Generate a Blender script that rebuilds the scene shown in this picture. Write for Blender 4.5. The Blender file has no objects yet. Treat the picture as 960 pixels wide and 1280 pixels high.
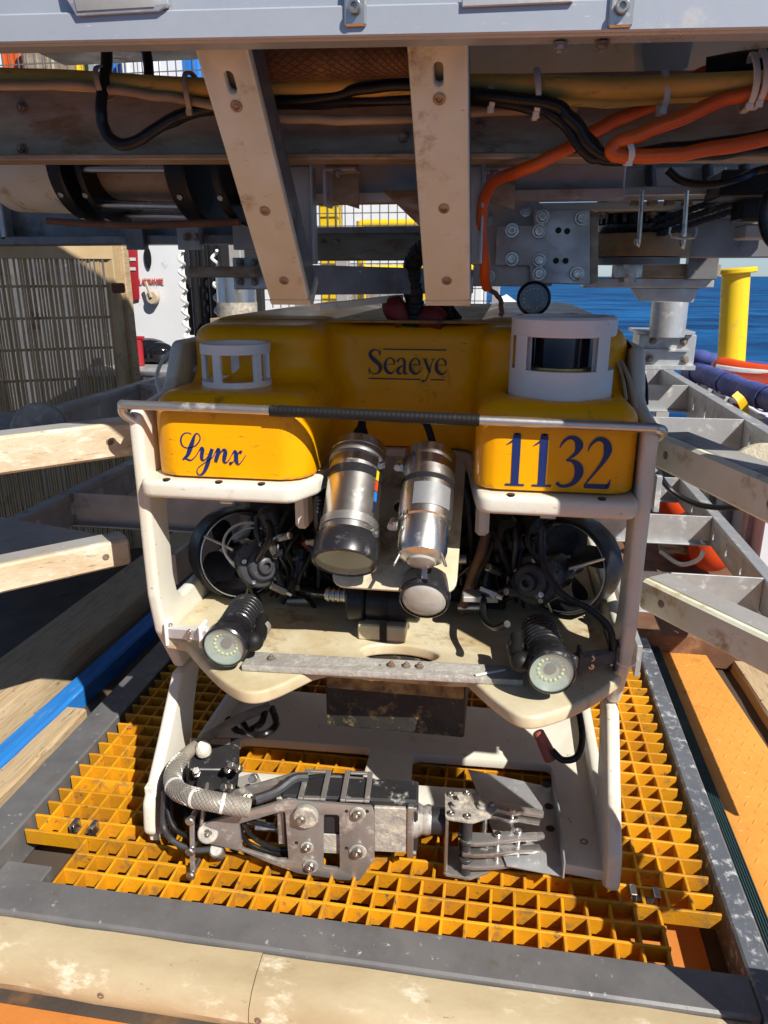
import bpy, bmesh, math, random
import numpy as np
from mathutils import Vector, Matrix, Quaternion

random.seed(7)
np.random.seed(7)
S = bpy.context.scene
COL = S.collection
R = math.radians

# ------------------------------------------------------------------ camera, light, exposure
FOC, CAMH = 930.0, 1.10            # focal length in pixels of the 960 x 1280 picture, eye height
PITCH = math.atan(295 / FOC)
YAW = math.atan(157 / math.hypot(FOC, 295))
cam_d = bpy.data.cameras.new('camera')
cam = bpy.data.objects.new('camera', cam_d)
COL.objects.link(cam)
cam.location = (0, 0, CAMH)
cam.rotation_euler = (math.pi / 2 - PITCH, 0, YAW)
cam_d.sensor_fit = 'VERTICAL'
cam_d.sensor_height = 36.0
cam_d.lens = FOC / 1280 * 36.0
cam_d.clip_start = 0.02
cam_d.clip_end = 20000
S.camera = cam

SUN_DIR = Vector((-0.75, 0.745, -1.0)).normalized()     # the way the light travels
sun_d = bpy.data.lights.new('sun', 'SUN')
sun_d.energy = 5.0
sun_d.angle = R(0.5)
sun_d.color = (1.0, 0.95, 0.87)
sun = bpy.data.objects.new('sun', sun_d)
COL.objects.link(sun)
sun.location = (4, -8, 6)
sun.rotation_euler = SUN_DIR.to_track_quat('-Z', 'Y').to_euler()

W = bpy.data.worlds.new('World')
S.world = W
W.use_nodes = True
wn = W.node_tree.nodes
wl = W.node_tree.links
bg = wn['Background']
sky = wn.new('ShaderNodeTexSky')
sky.sky_type = 'NISHITA'
sky.sun_disc = False
sky.sun_elevation = math.asin(-SUN_DIR.z)
sky.sun_rotation = math.atan2(-SUN_DIR.x, -SUN_DIR.y)
sky.air_density = 0.5
sky.dust_density = 0.3
sky.altitude = 0
sky.ozone_density = 1.5
wl.new(sky.outputs[0], bg.inputs[0])
bg.inputs[1].default_value = 0.078

S.view_settings.view_transform = 'Standard'
S.view_settings.look = 'None'
S.view_settings.exposure = 0.36
S.view_settings.gamma = 1.0
S.render.engine = 'CYCLES'
S.cycles.use_denoising = True
S.cycles.max_bounces = 8
S.cycles.diffuse_bounces = 4
S.cycles.glossy_bounces = 4
S.cycles.transmission_bounces = 6
S.cycles.caustics_reflective = False
S.cycles.caustics_refractive = False

# ------------------------------------------------------------------ measuring: a sight line met at a chosen real distance
_fw = Vector((-math.sin(YAW) * math.cos(PITCH), math.cos(YAW) * math.cos(PITCH), -math.sin(PITCH)))
_rt = Vector((math.cos(YAW), math.sin(YAW), 0))
_up = _rt.cross(_fw)
_O = Vector((0, 0, CAMH))


def _ray(x, y):
    return _fw * FOC + _rt * (x - 480) - _up * (y - 640)


def PY(x, y, Y):
    d = _ray(x, y)
    return _O + d * (Y / d.y)


def PZ(x, y, z):
    d = _ray(x, y)
    return _O + d * ((z - CAMH) / d.z)


def PX(x, y, X):
    d = _ray(x, y)
    return _O + d * (X / d.x)


# ------------------------------------------------------------------ materials
MAT = {}


def mat(name, col, col2=None, rough=0.5, metal=0.0, scale=6.0, bump=0.0, bscale=80.0, rvar=0.12,
        dirt=None, dirt_amt=0.3, dirt_scale=9.0, stretch=(1, 1, 1), coat=0.0, spec=0.5, dirt_rough=0.8,
        scratch=None, scratch_amt=0.3, scratch_scale=30.0, scratch_dir=(1, 1, 8), sss=0.0):
    m = bpy.data.materials.new(name)
    m.use_nodes = True
    nt = m.node_tree
    N, L = nt.nodes, nt.links
    b = N['Principled BSDF']
    geo = N.new('ShaderNodeNewGeometry')
    mp = N.new('ShaderNodeMapping')
    mp.inputs['Scale'].default_value = stretch
    L.new(geo.outputs['Position'], mp.inputs[0])
    n1 = N.new('ShaderNodeTexNoise')
    n1.inputs['Scale'].default_value = scale
    n1.inputs['Detail'].default_value = 8
    n1.inputs['Roughness'].default_value = 0.62
    L.new(mp.outputs[0], n1.inputs['Vector'])
    if col2 is None:
        col2 = tuple(c * 0.78 for c in col)
    rp = N.new('ShaderNodeValToRGB')
    rp.color_ramp.elements[0].position = 0.34
    rp.color_ramp.elements[1].position = 0.66
    rp.color_ramp.elements[0].color = (*col2, 1)
    rp.color_ramp.elements[1].color = (*col, 1)
    L.new(n1.outputs[0], rp.inputs[0])
    out = rp.outputs[0]
    # roughness variation
    rr = N.new('ShaderNodeMapRange')
    rr.inputs[1].default_value = 0.3
    rr.inputs[2].default_value = 0.7
    rr.inputs[3].default_value = min(1, rough + rvar)
    rr.inputs[4].default_value = max(0.03, rough - rvar)
    L.new(n1.outputs[0], rr.inputs[0])
    rout = rr.outputs[0]
    mout = None

    def overlay(c, amt, sc, vec, soft, out, rout, mout, r2):
        n = N.new('ShaderNodeTexNoise')
        n.inputs['Scale'].default_value = sc
        n.inputs['Detail'].default_value = 10
        n.inputs['Roughness'].default_value = 0.7
        L.new(vec, n.inputs['Vector'])
        q = N.new('ShaderNodeMapRange')
        q.interpolation_type = 'SMOOTHSTEP'
        t = 0.72 - 0.36 * amt
        q.inputs[1].default_value = t - soft
        q.inputs[2].default_value = t + soft
        L.new(n.outputs[0], q.inputs[0])
        mx = N.new('ShaderNodeMix')
        mx.data_type = 'RGBA'
        L.new(q.outputs[0], mx.inputs[0])
        L.new(out, mx.inputs[6])
        mx.inputs[7].default_value = (*c, 1)
        mr = N.new('ShaderNodeMix')
        L.new(q.outputs[0], mr.inputs[0])
        L.new(rout, mr.inputs[2])
        mr.inputs[3].default_value = r2
        mm = None
        if metal > 0:
            mm = N.new('ShaderNodeMix')
            L.new(q.outputs[0], mm.inputs[0])
            if mout is None:
                mm.inputs[2].default_value = metal
            else:
                L.new(mout, mm.inputs[2])
            mm.inputs[3].default_value = metal * 0.2
        return mx.outputs[2], mr.outputs[0], (mm.outputs[0] if mm else None)

    if dirt is not None:
        out, rout, mout = overlay(dirt, dirt_amt, dirt_scale, mp.outputs[0], 0.09, out, rout, mout, dirt_rough)
    if scratch is not None:
        mp2 = N.new('ShaderNodeMapping')
        mp2.inputs['Scale'].default_value = scratch_dir
        mp2.inputs['Rotation'].default_value = (0.3, 0.2, 0.5)
        L.new(geo.outputs['Position'], mp2.inputs[0])
        out, rout, mout = overlay(scratch, scratch_amt, scratch_scale, mp2.outputs[0], 0.04, out, rout, mout, 0.6)
    L.new(out, b.inputs['Base Color'])
    L.new(rout, b.inputs['Roughness'])
    if mout is not None:
        L.new(mout, b.inputs['Metallic'])
    else:
        b.inputs['Metallic'].default_value = metal
    b.inputs['Specular IOR Level'].default_value = spec
    b.inputs['Coat Weight'].default_value = coat
    b.inputs['Coat Roughness'].default_value = 0.15
    if sss:
        b.inputs['Subsurface Weight'].default_value = sss
        b.inputs['Subsurface Radius'].default_value = (0.02, 0.012, 0.006)
    if bump:
        n2 = N.new('ShaderNodeTexNoise')
        n2.inputs['Scale'].default_value = bscale
        n2.inputs['Detail'].default_value = 6
        L.new(mp.outputs[0], n2.inputs['Vector'])
        bp = N.new('ShaderNodeBump')
        bp.inputs['Strength'].default_value = bump
        bp.inputs['Distance'].default_value = 0.004
        L.new(n2.outputs[0], bp.inputs['Height'])
        L.new(bp.outputs[0], b.inputs['Normal'])
    MAT[name] = m
    return m


mat('float_top', (0.46, 0.27, 0.05), (0.26, 0.15, 0.04), rough=0.6, scale=12, dirt=(0.10, 0.08, 0.06), dirt_amt=0.36, dirt_scale=14, bump=0.3)
mat('ring_tan', (0.42, 0.27, 0.12), (0.30, 0.18, 0.08), rough=0.55, scale=10, dirt=(0.14, 0.09, 0.05), dirt_amt=0.25)
mat('float_yellow', (0.90, 0.405, 0.001), (0.84, 0.36, 0.001), rough=0.36, spec=0.28, scale=5, dirt=(0.36, 0.17, 0.012), dirt_amt=0.14,
    dirt_scale=15, scratch=(0.08, 0.05, 0.025), scratch_amt=0.15, scratch_scale=34, scratch_dir=(1, 2, 5), bump=0.06, bscale=120)
mat('hdpe', (0.66, 0.60, 0.43), (0.48, 0.38, 0.21), rough=0.42, scale=7, dirt=(0.26, 0.15, 0.06), dirt_amt=0.30, dirt_scale=8,
    scratch=(0.30, 0.20, 0.11), scratch_amt=0.10, scratch_scale=26, bump=0.10, bscale=60)
mat('hdpe_clean', (0.74, 0.72, 0.64), (0.68, 0.64, 0.52), rough=0.4, scale=5, dirt=(0.50, 0.36, 0.19), dirt_amt=0.20, dirt_scale=6,
    scratch=(0.30, 0.22, 0.14), scratch_amt=0.15, scratch_scale=48, scratch_dir=(1, 1, 3), bump=0.10, bscale=90)
mat('hdpe_worn', (0.70, 0.61, 0.45), (0.52, 0.40, 0.25), rough=0.55, scale=6, dirt=(0.86, 0.80, 0.66), dirt_amt=0.34, dirt_scale=11,
    stretch=(1, 1, 2.5), scratch=(0.20, 0.13, 0.075), scratch_amt=0.26, scratch_scale=16, bump=0.25, bscale=70)
mat('hdpe_bracket', (0.82, 0.84, 0.72), (0.74, 0.71, 0.50), rough=0.5, scale=9, dirt=(0.42, 0.28, 0.10), dirt_amt=0.24, dirt_scale=12,
    scratch=(0.20, 0.15, 0.11), scratch_amt=0.12, bump=0.12)
mat('nylon_white', (0.82, 0.81, 0.79), (0.75, 0.74, 0.71), rough=0.45, scale=12, dirt=(0.32, 0.28, 0.23), dirt_amt=0.12, dirt_scale=16, bump=0.05)
mat('tie_white', (0.78, 0.77, 0.72), rough=0.4)
mat('tie_tan', (0.55, 0.45, 0.32), rough=0.45)
mat('bare_steel', (0.60, 0.59, 0.57), (0.45, 0.44, 0.42), rough=0.36, metal=0.9, scale=14, dirt=(0.36, 0.33, 0.28), dirt_amt=0.26, dirt_scale=14,
    scratch=(0.22, 0.20, 0.18), scratch_amt=0.14, bump=0.08)
mat('polished_steel', (0.72, 0.71, 0.69), (0.60, 0.58, 0.56), rough=0.30, metal=1.0, scale=16, rvar=0.07, dirt=(0.30, 0.27, 0.23), dirt_amt=0.10,
    dirt_scale=20, stretch=(1, 1, 1))
mat('bolt_steel', (0.55, 0.53, 0.50), (0.40, 0.37, 0.33), rough=0.32, metal=0.95, scale=60, dirt=(0.20, 0.13, 0.08), dirt_amt=0.22, dirt_scale=70)
mat('bolt_rusty', (0.38, 0.33, 0.28), (0.24, 0.17, 0.11), rough=0.5, metal=0.6, scale=80, dirt=(0.22, 0.09, 0.03), dirt_amt=0.35, dirt_scale=70)
mat('galvanised', (0.56, 0.57, 0.58), (0.42, 0.43, 0.44), rough=0.45, metal=0.55, scale=18, dirt=(0.62, 0.60, 0.55), dirt_amt=0.28, dirt_scale=24,
    scratch=(0.24, 0.21, 0.18), scratch_amt=0.14, bump=0.06)
mat('aluminium_frame', (0.52, 0.51, 0.49), (0.40, 0.38, 0.35), rough=0.5, metal=0.35, scale=8, dirt=(0.30, 0.24, 0.18), dirt_amt=0.28, dirt_scale=9,
    scratch=(0.66, 0.64, 0.60), scratch_amt=0.14, scratch_scale=40, bump=0.08)
mat('aluminium_brown', (0.44, 0.36, 0.27), (0.30, 0.23, 0.16), rough=0.55, metal=0.3, scale=10, dirt=(0.24, 0.15, 0.08), dirt_amt=0.36, dirt_scale=9,
    stretch=(1, 1, 3), scratch=(0.44, 0.41, 0.37), scratch_amt=0.12, scratch_scale=60, scratch_dir=(1, 1, 5), bump=0.08)
mat('beam_paint', (0.46, 0.49, 0.54), (0.38, 0.41, 0.46), rough=0.35, metal=0.25, scale=5, dirt=(0.40, 0.38, 0.36), dirt_amt=0.18, dirt_scale=10,
    scratch=(0.78, 0.77, 0.75), scratch_amt=0.12, scratch_scale=50, bump=0.05)
mat('rail_dark', (0.24, 0.235, 0.235), (0.15, 0.148, 0.15), rough=0.42, metal=0.35, scale=7, dirt=(0.10, 0.085, 0.07), dirt_amt=0.26, dirt_scale=8,
    scratch=(0.50, 0.49, 0.48), scratch_amt=0.17, scratch_scale=60, scratch_dir=(1, 1, 1), bump=0.05)
mat('rail_spattered', (0.20, 0.22, 0.25), (0.14, 0.155, 0.18), rough=0.42, metal=0.4, scale=7, dirt=(0.60, 0.61, 0.62), dirt_amt=0.34, dirt_scale=46,
    scratch=(0.62, 0.62, 0.62), scratch_amt=0.12, scratch_scale=90, scratch_dir=(1, 1, 1), bump=0.05)
mat('grating_yellow', (0.80, 0.37, 0.008), (0.62, 0.26, 0.006), rough=0.55, scale=9, dirt=(0.34, 0.18, 0.04), dirt_amt=0.32, dirt_scale=24,
    scratch=(0.10, 0.09, 0.07), scratch_amt=0.22, scratch_scale=26, scratch_dir=(1, 1, 1.5), bump=0.15, bscale=160)
mat('deck_dark', (0.10, 0.075, 0.055), (0.06, 0.045, 0.035), rough=0.7, scale=4, dirt=(0.20, 0.10, 0.045), dirt_amt=0.25, dirt_scale=6, bump=0.2)
mat('tread_orange', (0.78, 0.34, 0.065), (0.66, 0.27, 0.045), rough=0.6, scale=4, dirt=(0.36, 0.15, 0.04), dirt_amt=0.2, dirt_scale=12,
    scratch=(0.84, 0.66, 0.42), scratch_amt=0.12, scratch_scale=30, scratch_dir=(1, 1, 1), bump=0.2, bscale=60)
mat('fender_cream', (0.50, 0.41, 0.26), (0.38, 0.29, 0.165), rough=0.5, scale=4, dirt=(0.72, 0.65, 0.50), dirt_amt=0.26, dirt_scale=9, stretch=(1, 2, 2),
    scratch=(0.22, 0.14, 0.08), scratch_amt=0.14, scratch_scale=26, scratch_dir=(1, 2, 2), bump=0.15, bscale=60)
mat('deck_orange', (0.66, 0.25, 0.05), (0.52, 0.18, 0.035), rough=0.6, scale=4, dirt=(0.30, 0.12, 0.04), dirt_amt=0.16, dirt_scale=10,
    scratch=(0.80, 0.62, 0.42), scratch_amt=0.06, scratch_scale=30, scratch_dir=(1, 1, 1), bump=0.2, bscale=60)
mat('black_plastic', (0.014, 0.014, 0.015), (0.009, 0.009, 0.010), rough=0.36, spec=0.35, scale=20, dirt=(0.06, 0.055, 0.05), dirt_amt=0.10, dirt_scale=30, bump=0.04)
mat('black_anodised', (0.022, 0.022, 0.026), (0.015, 0.015, 0.018), rough=0.26, scale=20, dirt=(0.16, 0.15, 0.14), dirt_amt=0.12, dirt_scale=40, coat=0.1)
mat('black_gloss', (0.010, 0.010, 0.014), rough=0.12, scale=10, rvar=0.05)
mat('rubber_black', (0.013, 0.013, 0.014), (0.008, 0.008, 0.008), rough=0.5, spec=0.3, scale=20, dirt=(0.06, 0.055, 0.05), dirt_amt=0.12, dirt_scale=24)
mat('grey_casting', (0.07, 0.07, 0.075), (0.045, 0.045, 0.05), rough=0.5, metal=0.4, scale=20, dirt=(0.30, 0.28, 0.25), dirt_amt=0.16, dirt_scale=30, bump=0.12)
mat('dirty_black', (0.030, 0.027, 0.022), (0.018, 0.016, 0.014), rough=0.7, scale=12, dirt=(0.36, 0.25, 0.10), dirt_amt=0.30, dirt_scale=26,
    scratch=(0.55, 0.45, 0.28), scratch_amt=0.10, scratch_scale=90, scratch_dir=(1, 1, 1), bump=0.3)
mat('arm_metal', (0.50, 0.48, 0.46), (0.34, 0.32, 0.30), rough=0.42, metal=0.7, scale=14, dirt=(0.56, 0.49, 0.38), dirt_amt=0.26, dirt_scale=22,
    scratch=(0.14, 0.12, 0.10), scratch_amt=0.12, scratch_scale=40, bump=0.12)
mat('arm_encrusted', (0.52, 0.48, 0.40), (0.30, 0.28, 0.26), rough=0.7, metal=0.3, scale=40, dirt=(0.62, 0.55, 0.42), dirt_amt=0.4, dirt_scale=50, bump=0.5, bscale=140)
mat('arm_black', (0.030, 0.030, 0.032), (0.020, 0.020, 0.022), rough=0.38, scale=20, dirt=(0.50, 0.48, 0.44), dirt_amt=0.14, dirt_scale=34)
mat('hose_yellow', (0.86, 0.56, 0.13), (0.74, 0.45, 0.09), rough=0.5, scale=10, dirt=(0.24, 0.15, 0.05), dirt_amt=0.24, dirt_scale=16, stretch=(1, 4, 4))
mat('hose_orange', (0.70, 0.12, 0.012), (0.58, 0.09, 0.010), rough=0.42, scale=10, dirt=(0.25, 0.07, 0.02), dirt_amt=0.16, dirt_scale=20)
mat('hose_brown', (0.25, 0.12, 0.055), (0.13, 0.062, 0.032), rough=0.55, scale=14, dirt=(0.30, 0.19, 0.06), dirt_amt=0.24, dirt_scale=18, bump=0.1)
mat('cable_black', (0.012, 0.012, 0.013), (0.008, 0.008, 0.009), rough=0.32, spec=0.35, scale=12, dirt=(0.08, 0.075, 0.07), dirt_amt=0.12, dirt_scale=18)
mat('cable_tan', (0.52, 0.40, 0.25), (0.42, 0.30, 0.18), rough=0.5, scale=14)
mat('dirt_gold', (0.42, 0.28, 0.10), (0.10, 0.07, 0.035), rough=0.9, scale=30, dirt=(0.035, 0.03, 0.024), dirt_amt=0.35, dirt_scale=14, bump=0.5)
mat('braid_tan', (0.33, 0.30, 0.24), (0.22, 0.19, 0.15), rough=0.6, scale=30, dirt=(0.20, 0.16, 0.11), dirt_amt=0.28, dirt_scale=30, bump=0.2)
mat('ink_blue', (0.008, 0.026, 0.14), (0.008, 0.022, 0.11), rough=0.45, scale=30)
mat('ink_navy', (0.016, 0.018, 0.045), rough=0.45, scale=30)
mat('ink_red', (0.55, 0.10, 0.08), rough=0.5)
mat('paint_white', (0.76, 0.77, 0.79), (0.70, 0.71, 0.73), rough=0.45, scale=4, dirt=(0.50, 0.46, 0.42), dirt_amt=0.10)
mat('sign_red', (0.42, 0.022, 0.03), rough=0.45)
mat('paint_yellow', (0.82, 0.56, 0.01), (0.76, 0.50, 0.01), rough=0.45, scale=4, dirt=(0.45, 0.30, 0.08), dirt_amt=0.12)
mat('tan_lattice', (0.54, 0.41, 0.23), (0.42, 0.30, 0.15), rough=0.7, scale=5, dirt=(0.20, 0.09, 0.035), dirt_amt=0.22, dirt_scale=6)
mat('tan_timber', (0.58, 0.44, 0.27), (0.40, 0.28, 0.15), rough=0.8, scale=14, dirt=(0.12, 0.085, 0.05), dirt_amt=0.24, dirt_scale=14, stretch=(5, 0.5, 5),
    scratch=(0.10, 0.07, 0.045), scratch_amt=0.2, scratch_scale=30, scratch_dir=(1.5, 1, 1.5), bump=0.6, bscale=40)
mat('timber_blue', (0.014, 0.22, 0.66), (0.016, 0.15, 0.46), rough=0.6, scale=10, dirt=(0.30, 0.28, 0.22), dirt_amt=0.20, dirt_scale=20, stretch=(6, 0.4, 6), bump=0.2)
mat('rubber_teal', (0.022, 0.055, 0.062), (0.016, 0.040, 0.046), rough=0.7, scale=20, dirt=(0.10, 0.12, 0.12), dirt_amt=0.14)
mat('rust_brown', (0.20, 0.095, 0.05), (0.12, 0.055, 0.03), rough=0.8, scale=8, dirt=(0.30, 0.16, 0.08), dirt_amt=0.3)
mat('float_concrete', (0.40, 0.38, 0.34), (0.30, 0.28, 0.25), rough=0.8, scale=40, dirt=(0.52, 0.50, 0.46), dirt_amt=0.3, dirt_scale=80, bump=0.5, bscale=140)
mat('float_cream', (0.66, 0.60, 0.46), (0.56, 0.50, 0.37), rough=0.7, scale=60, bump=0.5, bscale=160)
mat('buoy_orange', (0.72, 0.075, 0.012), (0.60, 0.05, 0.01), rough=0.45, scale=8, dirt=(0.5, 0.3, 0.2), dirt_amt=0.1)
mat('foam_blue', (0.075, 0.10, 0.34), (0.06, 0.08, 0.27), rough=0.65, scale=8, dirt=(0.4, 0.38, 0.42), dirt_amt=0.2, dirt_scale=12, bump=0.2)
mat('rope_tan', (0.42, 0.36, 0.25), (0.30, 0.25, 0.16), rough=0.8, scale=50, bump=0.3)
mat('jacket_red', (0.20, 0.015, 0.012), (0.12, 0.010, 0.010), rough=0.6, scale=20)
mat('connector_red', (0.42, 0.10, 0.07), (0.32, 0.07, 0.05), rough=0.5, scale=20)
mat('brass', (0.60, 0.44, 0.18), (0.48, 0.34, 0.12), rough=0.3, metal=0.9, scale=20)
mat('putty_white', (0.76, 0.73, 0.66), (0.60, 0.55, 0.46), rough=0.8, scale=40, bump=0.6, bscale=120)
mat('duct_tape', (0.40, 0.41, 0.42), (0.30, 0.31, 0.32), rough=0.35, metal=0.5, scale=30)
mat('led_die', (0.86, 0.88, 0.42), (0.74, 0.80, 0.36), rough=0.4, scale=80)
mat('reflector_milky', (0.40, 0.50, 0.44), (0.26, 0.36, 0.33), rough=0.35, scale=40)
mat('lens_cream', (0.46, 0.45, 0.40), (0.34, 0.33, 0.29), rough=0.12, scale=20, coat=0.6)
mat('blue_paint', (0.02, 0.20, 0.62), rough=0.5)
mat('dark_interior', (0.02, 0.02, 0.022), rough=0.7)


def random_tint(m, lo, hi):
    nt = m.node_tree
    N, L = nt.nodes, nt.links
    b = N['Principled BSDF']
    src = b.inputs['Base Color'].links[0].from_socket
    oi = N.new('ShaderNodeObjectInfo')
    mr = N.new('ShaderNodeMapRange')
    mr.inputs[3].default_value = lo
    mr.inputs[4].default_value = hi
    L.new(oi.outputs['Random'], mr.inputs[0])
    hs = N.new('ShaderNodeHueSaturation')
    L.new(mr.outputs[0], hs.inputs['Value'])
    L.new(src, hs.inputs['Color'])
    L.new(hs.outputs[0], b.inputs['Base Color'])


random_tint(MAT['grating_yellow'], 0.72, 1.12)


def glass(name, col=(1, 1, 1), rough=0.0, ior=1.45):
    m = bpy.data.materials.new(name)
    m.use_nodes = True
    b = m.node_tree.nodes['Principled BSDF']
    b.inputs['Base Color'].default_value = (*col, 1)
    b.inputs['Roughness'].default_value = rough
    b.inputs['IOR'].default_value = ior
    b.inputs['Transmission Weight'].default_value = 1.0
    MAT[name] = m




def thin_glass(name, tint, haze):
    """a flat pane: lets light straight through, reflects by Fresnel, a little milky."""
    m = bpy.data.materials.new(name)
    m.use_nodes = True
    N, L = m.node_tree.nodes, m.node_tree.links
    N.remove(N['Principled BSDF'])
    out = N['Material Output']
    tr = N.new('ShaderNodeBsdfTransparent')
    tr.inputs[0].default_value = (*tint, 1)
    gl = N.new('ShaderNodeBsdfGlossy')
    gl.inputs['Roughness'].default_value = 0.08
    df = N.new('ShaderNodeBsdfDiffuse')
    df.inputs[0].default_value = (0.75, 0.78, 0.74, 1)
    m1 = N.new('ShaderNodeMixShader')
    m1.inputs[0].default_value = haze
    L.new(tr.outputs[0], m1.inputs[1])
    L.new(df.outputs[0], m1.inputs[2])
    lw = N.new('ShaderNodeLayerWeight')
    lw.inputs[0].default_value = 0.5
    pw = N.new('ShaderNodeMath')
    pw.operation = 'POWER'
    pw.inputs[1].default_value = 5.0
    L.new(lw.outputs['Facing'], pw.inputs[0])
    ma = N.new('ShaderNodeMath')
    ma.operation = 'MULTIPLY_ADD'
    ma.inputs[1].default_value = 0.9
    ma.inputs[2].default_value = 0.05
    L.new(pw.outputs[0], ma.inputs[0])
    m2 = N.new('ShaderNodeMixShader')
    L.new(ma.outputs[0], m2.inputs[0])
    L.new(m1.outputs[0], m2.inputs[1])
    L.new(gl.outputs[0], m2.inputs[2])
    L.new(m2.outputs[0], out.inputs[0])
    MAT[name] = m


thin_glass('lamp_glass', (0.96, 0.98, 0.97), 0.14)
thin_glass('port_glass', (0.9, 0.93, 0.93), 0.04)


# ------------------------------------------------------------------ mesh building
def catmull(pts, n=8, closed=False):
    P = [Vector(p) for p in pts]
    if len(P) < 3:
        return P
    out = []
    m = len(P)
    rng = range(m if closed else m - 1)
    for i in rng:
        p1, p2 = P[i], P[(i + 1) % m]
        p0 = P[i - 1] if (i > 0 or closed) else p1 * 2 - p2
        p3 = P[(i + 2) % m] if (i + 2 < m or closed) else p2 * 2 - p1
        for k in range(n):
            t = k / n
            out.append(0.5 * ((2 * p1) + (p2 - p0) * t + (2 * p0 - 5 * p1 + 4 * p2 - p3) * t * t + (3 * p1 - p0 - 3 * p2 + p3) * t ** 3))
    if not closed:
        out.append(P[-1])
    return out


def frame(axis):
    a = Vector(axis).normalized()
    h = Vector((0, 0, 1)) if abs(a.z) < 0.9 else Vector((0, 1, 0))
    u = h.cross(a).normalized()
    v = a.cross(u)
    return Matrix((u, v, a)).transposed()


def mtx(org, x, y):
    """4x4 with local x along x, local y near y."""
    x = Vector(x).normalized()
    y = Vector(y)
    z = x.cross(y).normalized()
    y = z.cross(x)
    m = Matrix((x, y, z)).transposed().to_4x4()
    m.translation = Vector(org)
    return m


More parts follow.
